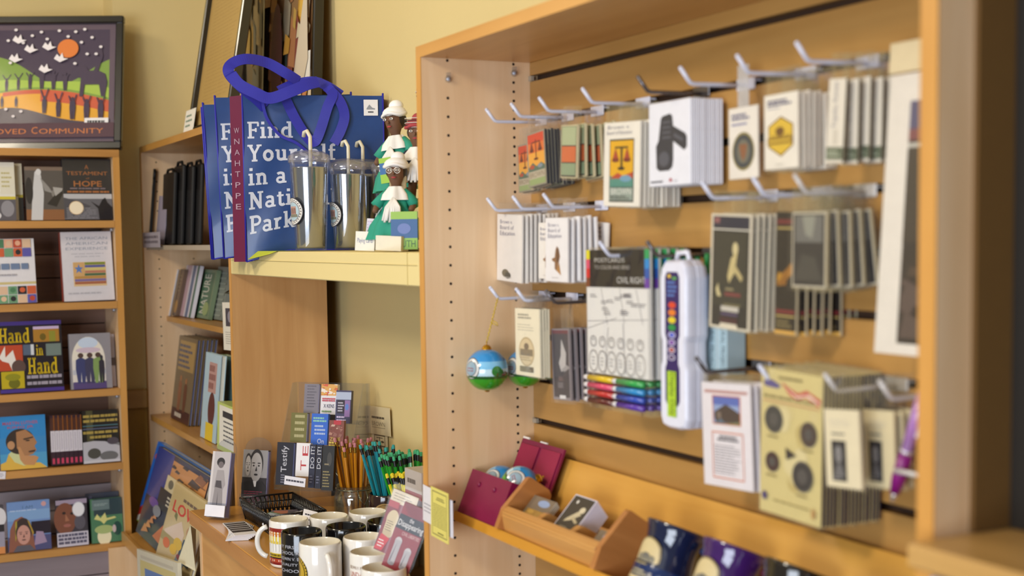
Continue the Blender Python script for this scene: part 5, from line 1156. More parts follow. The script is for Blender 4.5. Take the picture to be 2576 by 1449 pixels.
    if side:
        p, w, h, rl = quad_on(q, a, A45, .16); m = MB(); m.box((w/2-.0004, .001, .002), (w/2+.0009, th*.95, h-.002), mat(side, .5)); m.build('page_edge', r_)
slab_item('rack_label', 'white label strip clipped to the lowest row of the card rack', 'label', [(717, 1196), (768, 1204), (768, 1226), (714, 1218)], ('Y', -.165), A45, .1, .0015, '#dcd9e0', lambda P: P.g(.08, .35, .92, .7, 1, '#3a3844', .6, 3, False), part='card')

bask = thing('wire_basket', 'black woven plastic basket of small packets on the counter', 'basket', (-.965, -.185, ZK))
m = MB(); BP = mat('#121113', .28, coat=.3)
x0, x1, y0, y1, hb_ = -.128, .126, -.066, .070, .056
def basket_side(a, b, n, out):
    A, B = Vector(a), Vector(b); q = MB(); L = (B-A).length; u = (B-A)/L; ins = Vector(out)*-.012
    for k, (z, t) in enumerate(((.003, .006), (.020, .004), (.036, .004), (hb_-.004, .006))):
        f = z/hb_; o = ins*(1-f); p, r_ = A+o+u*(.01*(1-f)), B+o-u*(.01*(1-f)); q.tube([p+Vector((0, 0, z)), r_+Vector((0, 0, z))], t*.42, BP, 6)
    for i in range(n+1):
        f = i/n; q.tube([A+ins+u*(.01+(L-.02)*f), A+u*(L*f)+Vector((0, 0, hb_-.003))], .0022, BP, 6)
        if i < n:
            q.tube([A+ins+u*(.01+(L-.02)*f), A+u*(L*(i+1)/n)+Vector((0, 0, hb_-.003))], .0016, BP, 6)
    return q
for a, b, n, out in (((x0, y0, 0), (x1, y0, 0), 20, (0, -1, 0)), ((x1, y0, 0), (x1, y1, 0), 11, (1, 0, 0)), ((x1, y1, 0), (x0, y1, 0), 20, (0, 1, 0)), ((x0, y1, 0), (x0, y0, 0), 11, (-1, 0, 0))): basket_side(a, b, n, out).build('woven_side', bask)
m = MB(); m.box((x0+.012, y0+.012, 0), (x1-.012, y1-.012, .003), BP); m.build('floor_mat', bask)
for i, (dx, dy, dz, rz, tl, cs, lab) in enumerate([(-.03, -.01, .012, .4, .15, ('#5f7d5c', '#a9b4c4'), 'green and white packet lying in the basket'), (.02, .02, .020, -.5, .25, ('#cfcdd2', '#55585c'), 'white packet propped across the basket'), (.06, -.02, .014, .9, -.12, ('#d6d4d6', '#6d706c'), 'white and grey packet at the right side of the basket'), (-.06, .03, .012, 1.2, .1, ('#6d6470', '#b0705c'), 'mauve packet at the back of the basket')]):
    r_ = thing('packet', lab, 'packet', Matrix.Translation((-.965+dx, -.185+dy, ZK+dz)) @ Matrix.Rotation(rz, 4, 'Z') @ Matrix.Rotation(tl, 4, 'X'), 'packets in the basket'); m = MB(); m.box((-.038, -.022, 0), (.038, .022, .006), mat(cs[0], .35, coat=.3), .001)
    Print(m, .076, .044, lambda x, y, d: (x-.038, y-.022, .006+d), .0001).r(.1, .15, .55, .85, cs[1]).g(.6, .2, .95, .8, 3, '#44464a', .4); m.build('wrapper', r_)
slab_item('basket_sign', 'small folded white sign standing at the back edge of the basket', 'sign', [(762, 1236), (797, 1244), (792, 1281), (758, 1272)], ('Y', -.17), A45, .12, .0015, '#dedad6', lambda P: (P.g(.15, .6, .9, .75, 1, '#2e2c30', .7, 2, False), P.g(.3, .25, .85, .42, 1, '#2e2c30', .7, 3, False)), part='card', z=.818)
# stack of cards lying on the counter
for k in range(6):
    r_ = thing('flat_card', 'top card of the black and white stack lying at the counter edge' if k == 5 else 'black and white card lying in the stack under the top card', 'card', Matrix.Translation((-.925, -.298, ZK+.0002+.0022*k)) @ Matrix.Rotation(math.radians(-4-3.2*(5-k)), 4, 'Z'), 'cards stacked on the counter')
    m = MB(); m.box((-.075, -.026, 0), (.075, .026, .0020), mat('#e2e0e6', .5))
    P = Print(m, .15, .052, lambda x, y, d: (x-.075, y-.026, .0020+d), .00006); P.r(.02, .03, .80, .97, '#26262a')
    for q in range(5): P.r(.06+.14*q, .06, .10+.14*q, .94, '#c9c7cc')
    m.build('card', r_)

# ================================================================= red hanging packs and paper notes by the case side
def a_red1(P):
    P.r(0, .80, 1, 1, '#cfc0a4'); P.g(.1, .84, .9, .97, 3, '#8a7d6c', .25); P.r(0, .72, .4, .82, '#a8383a'); P.e(.32, .55, .22, .14, '#c8b48c', 20); P.r(.12, .30, .50, .55, '#c8b48c'); P.e(.31, .30, .19, .06, '#b9a47c', 16)
    P.g(.16, .34, .46, .52, 5, '#7a6a50', .35); P.p([(.0, .02), (.3, .02), (.45, .24), (.1, .28)], '#c01c20'); P.g(.08, .06, .34, .2, 3, '#e8d8d0', .4)
def a_red2(P):
    P.r(0, .0, 1, 1, '#86181c'); P.p([(0, .98), (.25, .84), (1, .80), (1, 1), (0, 1)], '#741014'); P.r(0, .60, 1, .82, '#0d0a0b'); P.t(.40, .74, .56, .81, 'the', '#d8d0cc'); P.t(.04, .62, .98, .74, 'Disappearing', '#cfcac6', .01); P.t(.30, .53, .95, .58, 'CIVIL LIBERTIES', '#d8b0a8')
    for u, h in ((.16, .50), (.60, .40)): P.e(u+.12, h-.08, .13, .07, '#b9b2b0', 18); P.r(u, .08, u+.24, h-.06, '#a59e9e'); P.p([(u+.02, .1), (u+.1, h-.08), (u+.08, .1)], '#6d6468'); P.e(u+.12, .08, .12, .03, '#8a8486', 14)
rp1 = slab_item('hanging_pack', 'cream and red printed pack with a rolled scroll picture, standing behind the red pack', 'pack', [(990, 1228), (1050, 1252), (1006, 1408), (940, 1380)], at('Y', -.22, 972, 1394), math.radians(50), .05, .004, '#7a1a1e', a_red1, 'red packs standing in the mugs', sleeve=(.004, .004, .012), film_=PACKF)
rp2 = slab_item('hanging_pack', 'red and black pack lettered Disappearing with two grey mugs pictured', 'pack', [(1003, 1252), (1062, 1288), (1046, 1452), (976, 1430)], at('Y', -.232, 1010, 1440), math.radians(50), .05, .004, '#84161a', a_red2, 'red packs standing in the mugs', sleeve=(.004, .004, .012), film_=PACKF)
slab_item('boxed_mug', 'grey and red boxed item behind the red packs, against the case side', 'box', [(1022, 1214), (1064, 1234), (1064, 1500), (1022, 1480)], ('Y', -.098), 0, 0, .05, '#b9aea6', lambda P: (P.r(0, .0, 1, .74, '#4a3234'), P.r(0, .74, 1, .80, '#8c3a34'), P.r(.0, .1, 1, .35, '#8c4a48'), P.g(.1, .14, .9, .3, 3, '#c8b0a8', .5), P.t(.15, .86, .7, .93, 'Zucchetti', '#5a524c') if False else P.g(.15, .86, .8, .93, 1, '#6d645c', .6)), part='carton', z=ZK+.0005)
slab_item('paper_note', 'white curled paper note beside the yellow one at the end of the slanted shelf', 'note', [(1068, 1226), (1102, 1240), (1082, 1316), (1060, 1300)], ('Y', -.2125), 0, 0, .0008, '#dedade', lambda P: P.g(.1, .25, .95, .55, 3, '#8a8690', .3), 'paper notes at the case side', part='paper')
slab_item('paper_note', 'pale yellow printed note hanging at the left end of the slanted shelf', 'note', [(1096, 1234), (1136, 1252), (1120, 1360), (1072, 1334)], ('Y', -.2145), 0, 0, .0008, '#dccf6e', lambda P: (P.frame(.08, .06, .92, .94, .002, '#8a8048'), P.g(.3, .76, .8, .84, 2, '#6d6838', .5, 3, True, True), P.g(.15, .22, .88, .70, 12, '#7d763c', .35, 5, False), P.g(.4, .1, .85, .15, 1, '#6d6838', .5)), 'paper notes at the case side', part='paper')
slab_item('paper_note', 'narrow white paper edge behind the yellow note', 'note', [(1132, 1260), (1144, 1264), (1134, 1350), (1122, 1344)], ('Y', -.2105), 0, 0, .0006, '#d8d6e4', None, 'paper notes at the case side', part='paper')
# ================================================================= hooks on the slatwall
WHT = mat('#d3d5e6', .3, coat=.3); CHR = mat('#6f6a6c', .25, .7); LGR = mat('#c9c4c0', .2, coat=.4)
def hook_mesh(m_, L=.090):
    a = MB(); a.box((-.020, -.0030, -.010), (.020, -.0006, .006), m_, .001); a.box((-.020, -.0006, .001), (.020, .009, .0035), m_)
    b = MB(); b.tube([(0, -.002, -.004), (0, -L*.5, -.0045), (0, -L+.004, -.005), (0, -L-.002, -.0035), (0, -L-.006, .001), (0, -L-.017, .0145)], .0029, m_, 10)
    b.ball((0, -L-.017, .0145), .0031, m_, 10, 8)
    return a.mesh('back_plate'), b.mesh('prong')
HK = {'w': hook_mesh(WHT), 'd': hook_mesh(CHR), 'g': hook_mesh(LGR)}
HX = {}
for (key, n, x, kind, lab) in [
    ('h1', 3, .045, 'w', 'white hook at the top left, first in the top row'), ('h2', 3, .141, 'w', 'white hook holding the sunset scales magnets, second in the top row'), ('h3', 3, .240, 'w', 'white hook of the fanned dark magnets, third in the top row'),
    ('h4', 3, .378, 'w', 'long white hook above the yellow scales cards'), ('h5', 3, .533, 'd', 'dark metal hook above the white box card'), ('h6', 3, .638, 'w', 'white hook above the single oval medal card'),
    ('h7', 3, .763, 'w', 'white hook above the gold badge cards'), ('h8', 3, .878, 'w', 'white hook above the fanned narrow cards, right end of the top row'),
    ('i1', 1, .045, 'w', 'white hook of the tilted white card stack, second row left'), ('i2', 1, .143, 'w', 'white hook behind the first, second row left'), ('i3', 1, .251, 'w', 'white hook holding the hand picture cards'),
    ('i4', 1, .687, 'w', 'white hook above the dark cream-edged cards'), ('i5', 1, .796, 'w', 'white hook of the brown and gold cards, second row right'), ('i6', 1, .875, 'g', 'clear hook above the shiny wrapped pack'),
    ('j1', -1, .050, 'w', 'white hook with the gold cord ornament'), ('j2', -1, .150, 'w', 'white hook above the cream capitol cards'), ('j3', -1, .255, 'd', 'dark wire hook in the clear packets, third row'),
    ('k1', 0, .425, 'w', 'white hook through the black colouring set header'), ('k2', 0, .555, 'd', 'dark hook through the white paint box handle'),
    ('l1', -2, .672, 'd', 'dark hook above the schoolhouse picture card'), ('l2', -2, .808, 'w', 'white hook above the tan coin card'), ('l3', -2, .93, 'g', 'clear hook above the small cream photo card'), ('l4', -2, 1.02, 'g', 'clear hook at the right end above the second cream photo card')]:
    r_ = thing('display_hook', lab, 'hook', (x, -.0002, slots(n)), 'hooks on the slatwall')
    for me in HK[kind]:
        o = bpy.data.objects.new(me.name, me); COL.objects.link(o); o.parent = r_
    HX[key] = x

CREAM = '#e6dfd2'
def hung(name, label, cat, quad, Y_, th, base, art, group, n=0, step=.006, clabel=None, fan=0.0, dx=0.0, lean=0.0, sleeve=None, rough=.4, bev=0.0, roll=None, jit=.004, cbase=None, seed=1, part='card', back=None, coat=0.0):
    r_ = slab_item(name, label, cat, quad, ('Y', Y_), 0, lean, th, base, art, group if n else None, part, None, None, rough, coat, None, roll, sleeve, bev)
    if back:       # a coloured reverse / edge strip down the right side of the card
        p, w, h, rl = quad_on(quad, ('Y', Y_), 0, lean); m = MB(); m.box((w/2-.0002, .0003, .001), (w/2+.0006, th, h-.001), mat(back, .5)); m.build('edge', r_)
    if n:
        M0 = r_.matrix_basis.copy(); ch = kids(r_); rn = random.Random(seed)
        ch2 = [c for c in ch if not c.name.startswith('plastic_sleeve')] if n > 4 else ch
        h = quad_on(quad, ('Y', Y_), 0, lean)[2]
        piv = Matrix.Translation((0, 0, h))
        for k in range(1, n+1):
            t = fan*k + rn.uniform(-1, 1)*abs(fan)*.3; sw = rn.uniform(-1, 1)*.25*max(step-th, 0)/max(h, .01)
            M = Matrix.Translation((dx*k + rn.uniform(-1, 1)*jit*.3, step*k, rn.uniform(-1, 1)*jit*.5)) @ M0 @ piv @ Matrix.Rotation(t, 4, 'Y') @ Matrix.Rotation(sw, 4, 'X') @ piv.inverted()
            dup(r_, M, '%s, %s behind the front' % (clabel, ORD[k-1]), group, ch if k % 3 == 0 else ch2)
    return r_
S1 = (.004, .004, .030)
def a_scales(P, sky=('#c8452a', '#d8702f', '#e0a03a')):
    P.r(0, 0, 1, 1, '#8f8a78'); P.r(.06, .03, .94, .97, sky[2]); P.r(.06, .62, .94, .97, sky[1]); P.r(.06, .80, .94, .97, sky[0])
    P.r(.06, .03, .94, .16, '#8fa06a'); P.r(.06, .14, .94, .28, '#b5aa94'); P.t(.1, .16, .9, .26, 'BROWN', '#7c6a50'); P.p([(.06, .28), (.06, .36), (.3, .44), (.5, .36), (.75, .42), (.94, .36), (.94, .28)], '#4f6a5a'); P.e(.25, .36, .14, .04, '#a84a34', 12); P.e(.7, .36, .14, .04, '#7d8a94', 12)
    P.r(.48, .5, .52, .86, '#6d2c20'); P.r(.25, .80, .75, .82, '#6d2c20')
    for u in (.27, .73): P.p([(u-.1, .66), (u+.1, .66), (u, .82)], '#7d3324'); P.e(u, .66, .11, .025, '#5a2418', 12)
    P.e(.5, .5, .12, .02, '#5a2418', 12)
hung('magnet_card', 'small sunset scales magnet on the first top hook, half behind the next stack', 'magnet', [(1303, 366), (1340, 358), (1340, 478), (1304, 486)], -.050, .004, '#8f8a78', a_scales, 'sunset scales magnets', 2, .007, 'sunset scales magnet on the first top hook', sleeve=S1)
hung('magnet_card', 'sunset scales magnet facing out at the front of the second top hook', 'magnet', [(1326, 340), (1370, 322), (1375, 462), (1329, 472)], -.066, .004, '#3f4148', a_scales, 'sunset scales magnets', 8, .0055, 'dark edged sunset magnet on the second top hook', sleeve=S1, dx=.001)
hung('magnet_card', 'tilted sunset magnet at the front of the fanned stack on the third hook', 'magnet', [(1420, 322), (1462, 312), (1440, 450), (1402, 440)], -.066, .004, '#cfc49c', lambda P: (P.r(.03, .02, .97, .98, '#2c2832'), P.r(.06, .62, .94, .97, '#a8b08a'), P.r(.06, .3, .94, .6, '#c8683c'), P.r(.06, .05, .94, .28, '#8a9a7a')), 'fanned dark magnets', 5, .012, 'fanned dark magnet with cream edge on the third hook', fan=-.05, dx=.002, sleeve=S1, back='#d6cca8', seed=5)
def a_yellow(P):
    P.t(.10, .92, .72, .965, "Brown v.", '#4a4a6a'); P.t(.08, .855, .78, .90, 'Board of Education', '#4a4a6a')
    P.r(.16, .05, .84, .80, '#2e3634'); P.r(.18, .30, .82, .78, '#dca618'); P.r(.18, .23, .82, .36, '#4f8a7c'); P.p([(.18, .33), (.4, .40), (.55, .36), (.82, .41), (.82, .33)], '#b5442c'); P.e(.62, .33, .16, .04, '#6f9ab4', 14); P.r(.18, .07, .82, .22, '#8f9a90'); P.t(.22, .14, .78, .215, 'BROWN', '#d8d8cc'); P.g(.2, .08, .8, .13, 2, '#3a4440', .5)
    P.r(.48, .46, .53, .70, '#2c2418'); P.r(.32, .69, .68, .71, '#2c2418'); P.e(.5, .45, .1, .02, '#2c2418', 12)
    for u in (.34, .66): P.p([(u-.09, .55), (u+.09, .55), (u, .69)], '#a8402a'); P.e(u, .55, .1, .025, '#7a2c1e', 12)
hung('magnet_card', 'cream card with a yellow scales picture facing out on the fourth top hook', 'magnet', [(1532, 310), (1619, 305), (1601, 517), (1507, 517)], -.070, .0035, CREAM, a_yellow, 'yellow scales cards', 9, .0068, 'cream edge of a yellow scales card', fan=-.004, dx=.0005, sleeve=(.004, .003, .028))
def a_robot(P):
    B, G = '#3a3a40', '#54545c'
    P.p([(.30, .80), (.34, .83), (.52, .85), (.58, .82), (.60, .70), (.88, .60), (.92, .56), (.92, .44), (.86, .40), (.60, .52), (.60, .30), (.58, .22), (.50, .18), (.26, .18), (.19, .22), (.18, .48), (.24, .54)], B)
    for k in range(4): P.r(.34, .56+.06*k, .54, .585+.06*k, G)
    P.e(.38, .32, .13, .09, G, 18); P.p([(.62, .62), (.84, .54), (.84, .50), (.62, .57)], G); P.r(.05, .045, .35, .065, '#4a4a54'); P.p([(.5, .05), (.58, .05), (.56, .085), (.52, .09)], '#a8343c'); P.r(.62, .048, .7, .058, '#8c8c94')
hung('boxed_magnet_card', 'white rounded card with a black tool shaped magnet, front of the thick stack', 'magnet', [(1630, 263), (1737, 244), (1737, 464), (1635, 470)], -.064, .0036, '#dedde4', a_robot, 'white magnet cards', 14, .00365, 'white edge of a black tool magnet card', dx=0.0, part='card', bev=.0012, jit=.001, roll=.0)
def a_medal(P):
    P.g(.10, .82, .75, .92, 2, '#5a5a7c', .7, 3); P.g(.10, .74, .8, .79, 1, '#7a7aa0', .6, 4)
    P.e(.5, .38, .38, .27, '#8a7c4a', 32); P.e(.5, .38, .33, .235, '#3c4148', 32); P.e(.5, .38, .23, .17, '#6d6a5c', 28); P.p([(.36, .48), (.64, .48), (.58, .32), (.5, .24), (.42, .32)], '#8c5a3c')
o = hung('medal_card', 'single cream card with an oval bronze medal on the sixth top hook', 'badge', [(1831, 277), (1905, 262), (1909, 446), (1837, 451)], -.035, .002, '#e3dace', a_medal, None, sleeve=(.002, .002, .002))
p_, w_, h_, _ = quad_on([(1831, 277), (1905, 262), (1909, 446), (1837, 451)], ('Y', -.035)); m = MB(); m.box((-.012, .0005, h_), (.012, .0012, h_+.055), film('hang_strip', '#f0eef4', .2, .35)); m.build('hang_strip', o)
def a_badge(P):
    P.g(.10, .84, .85, .93, 2, '#4a4a6c', .75, 3); P.g(.10, .80, .6, .825, 1, '#7a7a94', .5, 4)
    P.p([(.12, .58), (.5, .70), (.86, .58), (.86, .30), (.5, .16), (.12, .30)], '#7a5a1c'); P.p([(.15, .57), (.5, .675), (.83, .57), (.83, .31), (.5, .185), (.15, .31)], '#d6b13a')
    P.e(.47, .50, .13, .06, '#6d4a20', 16); P.r(.45, .42, .5, .5, '#6d4a20'); P.r(.10, .33, .84, .42, '#8c6a24'); P.g(.14, .35, .8, .40, 1, '#d6b13a', .7, 5, False); P.r(.2, .43, .78, .445, '#8c6a24'); P.g(.35, .05, .65, .07, 1, '#a9a294', .5)
hung('badge_card', 'cream card with a gold arrowhead badge facing out on the seventh top hook', 'badge', [(1926, 241), (2012, 228), (2004, 419), (1920, 430)], -.058, .0035, '#e3dacb', a_badge, 'gold badge cards', 7, .0075, 'tan edge of a gold badge card', dx=.0008, sleeve=(.003, .004, .032))
def a_strip(P): P.t(.28, .42, .62, .96, 'Topeka, Kansas', '#4a4a6a', rot=90); P.r(0, .04, 1, .19, '#5f6650'); P.g(.08, .07, .92, .16, 2, '#b0b49c', .5); P.r(.4, .22, .62, .4, '#c9bfae')
hung('bookmark_card', 'narrow cream bookmark with a green foot, front of the fan on the last top hook', 'bookmark', [(2098, 200), (2140, 196), (2108, 410), (2066, 408)], -.060, .003, '#ddd3c2', a_strip, 'narrow fanned bookmarks', 4, .0125, 'narrow cream bookmark on the last top hook', fan=-.022, dx=.006, sleeve=(.002, .003, .03), back='#6d6450')

def a_board(pic):
    def f(P):
        for i, t in enumerate(('Brown v.', 'Board of', 'Education')): P.t(.12, .86-.085*i, .62+.05*i, .92-.085*i, t, '#4a4a70')
        P.r(.12, .68, .45, .684, '#8c8a9c')
        if pic == 'hand': P.p([(.42, .20), (.50, .17), (.60, .30), (.66, .40), (.60, .52), (.52, .56), (.46, .50), (.42, .38), (.30, .36), (.30, .33), (.42, .30)], '#8a6240'); P.p([(.50, .30), (.60, .32), (.60, .5), (.52, .54)], '#5d3f2a'); P.p([(.50, .17), (.60, .14), (.70, .04+.06), (.62, .3)], '#b08048')
        else: P.e(.35, .12, .14, .06, '#6d6654', 14); P.e(.45, .09, .12, .05, '#4a4a42', 12)
        P.g(.3, .05, .7, .07, 1, '#b8b2ac', .5)
    return f
hung('pin_card', 'white card tilted out with a shiny wrapper, front of the second row left stack', 'pin', [(1274, 556), (1337, 561), (1290, 692), (1228, 684)], -.070, .003, '#e6e0da', a_board('pin'), 'tilted white pin cards', 8, .0075, 'white edge of a tilted card, second row left', fan=-.012, dx=.0015, sleeve=(.004, .003, .02))
hung('pin_card', 'white card showing only its left half between the tilted stack and the hand card', 'pin', [(1357, 560), (1400, 561), (1393, 702), (1352, 700)], -.05, .003, '#e3dcd4', a_board('hand'), 'half hidden white cards', 2, .010, 'half hidden white card copy, second row')
hung('pin_card', 'white card with a brown hand picture facing out, second row', 'pin', [(1382, 550), (1434, 550), (1423, 708), (1363, 704)], -.068, .003, '#e8e4e4', a_board('hand'), 'hand picture cards', 5, .0085, 'white hand picture card edge', fan=-.014, dx=.003, sleeve=(.004, .003, .032), seed=4)
hung('pin_card', 'last white card at the back of the hand picture hook, turned on its own', 'pin', [(1486, 558), (1527, 560), (1532, 640), (1490, 632)], -.008, .003, '#e6e0da', lambda P: [P.t(.1, .76-.13*i, .6, .85-.13*i, t, '#4a4a70') for i, t in enumerate(('of', 'BOE', '60th'))], None)

def a_dark(P):
    P.r(.05, .02, .95, .98, '#33302e'); P.r(.05, .88, .95, .98, '#2c2c3c'); P.r(.08, .92, .22, .97, '#8c5a5a'); P.r(.05, .86, .95, .872, '#d6cfc0'); P.r(.1, .2, .9, .84, '#3d3a32')
    P.e(.62, .70, .07, .06, '#c9b98a', 14); P.p([(.52, .62), (.68, .68), (.62, .50), (.48, .40), (.44, .46)], '#c2b07c'); P.p([(.6, .58), (.82, .46), (.78, .42), (.58, .52)], '#b8a674'); P.r(.4, .34, .6, .36, '#8c8060'); P.r(.38, .29, .78, .32, '#7a3c3c'); P.r(.36, .20, .78, .225, '#6d6448'); P.p([(.16, .34), (.22, .4), (.24, .34), (.3, .28), (.2, .28)], '#c9b98a')
    P.r(.30, .155, .74, .20, '#bfb8ac'); P.r(.3, .12, .72, .14, '#5a4a6a'); P.r(.28, .05, .72, .10, '#4a2c30'); P.p([(.25, .0), (.75, .0), (.70, .05), (.30, .05)], '#d3c8b2')
hung('photo_card', 'dark picture card with cream edges facing out, second row right', 'card', [(1806, 540), (1903, 542), (1874, 834), (1769, 815)], -.072, .003, '#d3c8b2', a_dark, 'dark cream-edged cards', 7, .0085, 'cream edge of a dark picture card', fan=-.003, dx=.001, sleeve=(.003, .003, .030))
def a_gold2(P): P.r(.0, .03, 1, 1, '#2c2622'); P.r(.05, .90, .95, .94, '#6d2c2c'); P.r(.05, .86, .95, .875, '#b0985a'); P.p([(.1, .45), (.95, .62), (.9, .52), (.5, .44)], '#a8722a'); P.e(.2, .45, .12, .06, '#b0802c', 14); P.p([(.0, .40), (.3, .46), (.7, .58), (.5, .40)], '#8c5c24'); P.r(.05, .17, .95, .2, '#7a2e2e'); P.r(.05, .14, .95, .155, '#b0985a'); P.g(.1, .05, .9, .12, 2, '#8c7a50', .5); P.r(0, 0, 1, .03, '#d0a04c')
hung('photo_card', 'black and gold picture card partly behind the shiny wrapped pack', 'card', [(1954, 532), (2010, 534), (1998, 843), (1948, 838)], -.062, .003, '#cfc3a8', a_gold2, 'black and gold cards', 7, .0105, 'cream edge of a black and gold card', fan=-.004, dx=.003, sleeve=(.003, .003, .02), back='#c9bc9c')
def a_shiny(P): P.r(.04, .03, .96, .97, '#3a3634'); P.r(.1, .6, .9, .95, '#6d6a64'); P.p([(.3, .95), (.7, .95), (.6, .65), (.4, .7)], '#8c8a7c'); P.p([(.1, .1), (.9, .1), (.7, .4), (.3, .45)], '#4a4640')
hung('photo_card', 'grey card in a very shiny crumpled clear bag, second row right end', 'card', [(2014, 538), (2094, 536), (2062, 722), (1972, 716)], -.080, .003, '#b8ae98', a_shiny, 'shiny wrapped cards', 4, .013, 'cream edged card on the shiny pack hook', fan=-.035, dx=.004, sleeve=(.006, .004, .030), back='#c0b088', seed=8)

# ornaments
def ornament(label, c, r, rot, cord_top=None, group='painted ball ornaments', tilt=0.0, side=0.0):
    root = thing('ball_ornament', label, 'ornament', Matrix.Translation(Vector(c)) @ Matrix.Rotation(rot, 4, 'Z') @ Matrix.Rotation(tilt, 4, 'X') @ Matrix.Rotation(side, 4, 'Y'), group)
    bands = [(-1.0, -.36, '#3a9a22'), (-.36, -.24, '#24541f'), (-.24, .10, '#c4e2f0'), (.10, .45, '#7fc0e6'), (.45, 1.0, '#2f8ccf')]
    m = MB()
    for a, b, col in bands:
        m.lathe([(r*math.sqrt(max(0, 1-(a+(b-a)*k/6)**2)), r*(a+(b-a)*k/6)) for k in range(7)], mat(col, .12, coat=.7), 40)
    def fn(u, z, d):
        la = (u-.5*2*r)/r; t = z/(r*1.0)-1.0; rr = r*1.002+d; q = math.sqrt(max(0, 1-min(.999, t*t))); return (rr*q*math.sin(la), -rr*q*math.cos(la), rr*t)
    P = Print(m, 2*r, 2*r, fn, .00008, rough=.12, coat=.7)
    sq = lambda u, v: (u, v)
    P.e(.08, .56, .27, .25, '#d8d6d2', 26, rings=5); P.ring(.08, .56, .27, .25, .08, '#4a4a50'); P.e(.08, .56, .17, .16, '#8fa6b4', 20, rings=3); P.r(-.02, .50, .18, .58, '#8c4a54', 4); P.ring(.08, .56, .19, .175, .08, '#5a585c')
    P.e(.76, .50, .13, .12, '#2c7a34', 20, rings=4); P.e(.86, .47, .08, .08, '#256a2c', 16, rings=3); P.r(.76, .38, .79, .46, '#5a3c24'); P.r(.90, .36, 1.12, .44, '#7a4a4c', 6); P.p([(.88, .44), (1.14, .44), (1.0, .49)], '#54403c')
    for k in range(16): P.e(.02+.065*k, .375, .04, .02, '#1f5a26', 10)
    m.build('ball', root)
    m = MB(); G = mat('#c9992c', .2, .85); m.lathe([(0, r+.006), (.004, r+.006), (.007, r+.003), (.009, r-.002)], G, 16); m.tube([(0, .003*math.cos(a), r+.008+.003*math.sin(a)) for a in [i*math.pi/6 for i in range(12)]], .0008, G, 6, closed=True); m.lathe([(0, -r-.002), (.004, -r-.001), (.005, -r+.002)], G, 12); m.build('cap', root)
    if cord_top:
        m = MB(); t = Vector(cord_top)-Vector(c); t = (Matrix.Rotation(rot, 4, 'Z').inverted() @ t)
        b0 = Vector((0, 0, r+.010)); pts = [b0.lerp(t, k/40) + Vector((.0011*math.cos(k*1.9), .0011*math.sin(k*1.9), 0)) for k in range(41)]
        m.tube(pts, .0011, mat('#d3b22c', .3, .4), 5); pts2 = [b0.lerp(t, .45) + Vector(q) for q in ((0, 0, 0), (.006, -.002, -.004), (.011, -.001, -.006), (.009, 0, -.001), (.002, 0, .003))]; m.tube(pts2, .0009, mat('#d3b22c', .3, .4), 5); m.build('gold_cord', root)
    return root
oc = at('Y', -.113, 1225, 930)
ornament('painted ball ornament on a gold cord, hanging nearest the drilled side panel', oc, .0372, math.radians(62), (oc.x+.008, -.094, slots(-1)-.003))
oc2 = at('Y', -.036, 1321, 926)
ornament('second painted ball ornament, half behind the cream capitol cards', oc2, .0340, math.radians(62), (oc2.x+.002, -.036, slots(-1)-.004))
def a_capitol(P):
    P.g(.12, .84, .70, .93, 2, '#9a9484', .6, 3); P.g(.10, .66, .80, .78, 3, '#b0aa98', .25, 4); P.e(.46, .36, .32, .22, '#b9a47c', 26); P.e(.46, .36, .29, .195, '#d3bf98', 26); P.r(.2, .30, .72, .40, '#8a7a60'); P.e(.46, .44, .1, .05, '#7d6d58', 14); P.g(.2, .22, .72, .29, 2, '#a8946c', .4); P.r(.18, .06, .74, .14, '#6d6454'); P.g(.2, .07, .72, .13, 2, '#b0a68c', .4)
hung('magnet_card', 'cream card with an oval capitol picture facing out, third row left', 'magnet', [(1311, 783), (1372, 786), (1344, 942), (1283, 932)], -.088, .003, '#e6dcc2', a_capitol, 'cream capitol cards', 3, .0046, 'cream capitol card edge', dx=.001, sleeve=(.003, .003, .022))
def a_pack(P): P.r(.06, .04, .94, .98, '#4a464c'); P.r(.06, .93, .94, .98, '#6d3c44'); P.p([(.55, .86), (.8, .66), (.75, .42), (.5, .40), (.38, .52), (.5, .62)], '#b8b2b0'); P.p([(.5, .42), (.8, .5), (1, .46), (.7, .40)], '#9a9494'); P.r(.35, .27, .6, .33, '#6a5a5c'); P.r(.3, .17, .6, .25, '#6d686c'); P.r(.38, .02, .72, .07, '#d8d4d4')
hung('pen_packet', 'clear packet with a dark card and pale brush shape facing out, third row', 'packet', [(1387, 828), (1431, 826), (1437, 1010), (1392, 1003)], -.066, .004, '#8c8488', a_pack, 'clear dark packets', 5, .010, 'dark packet edge, third row', dx=.001, sleeve=(.007, .006, .050))

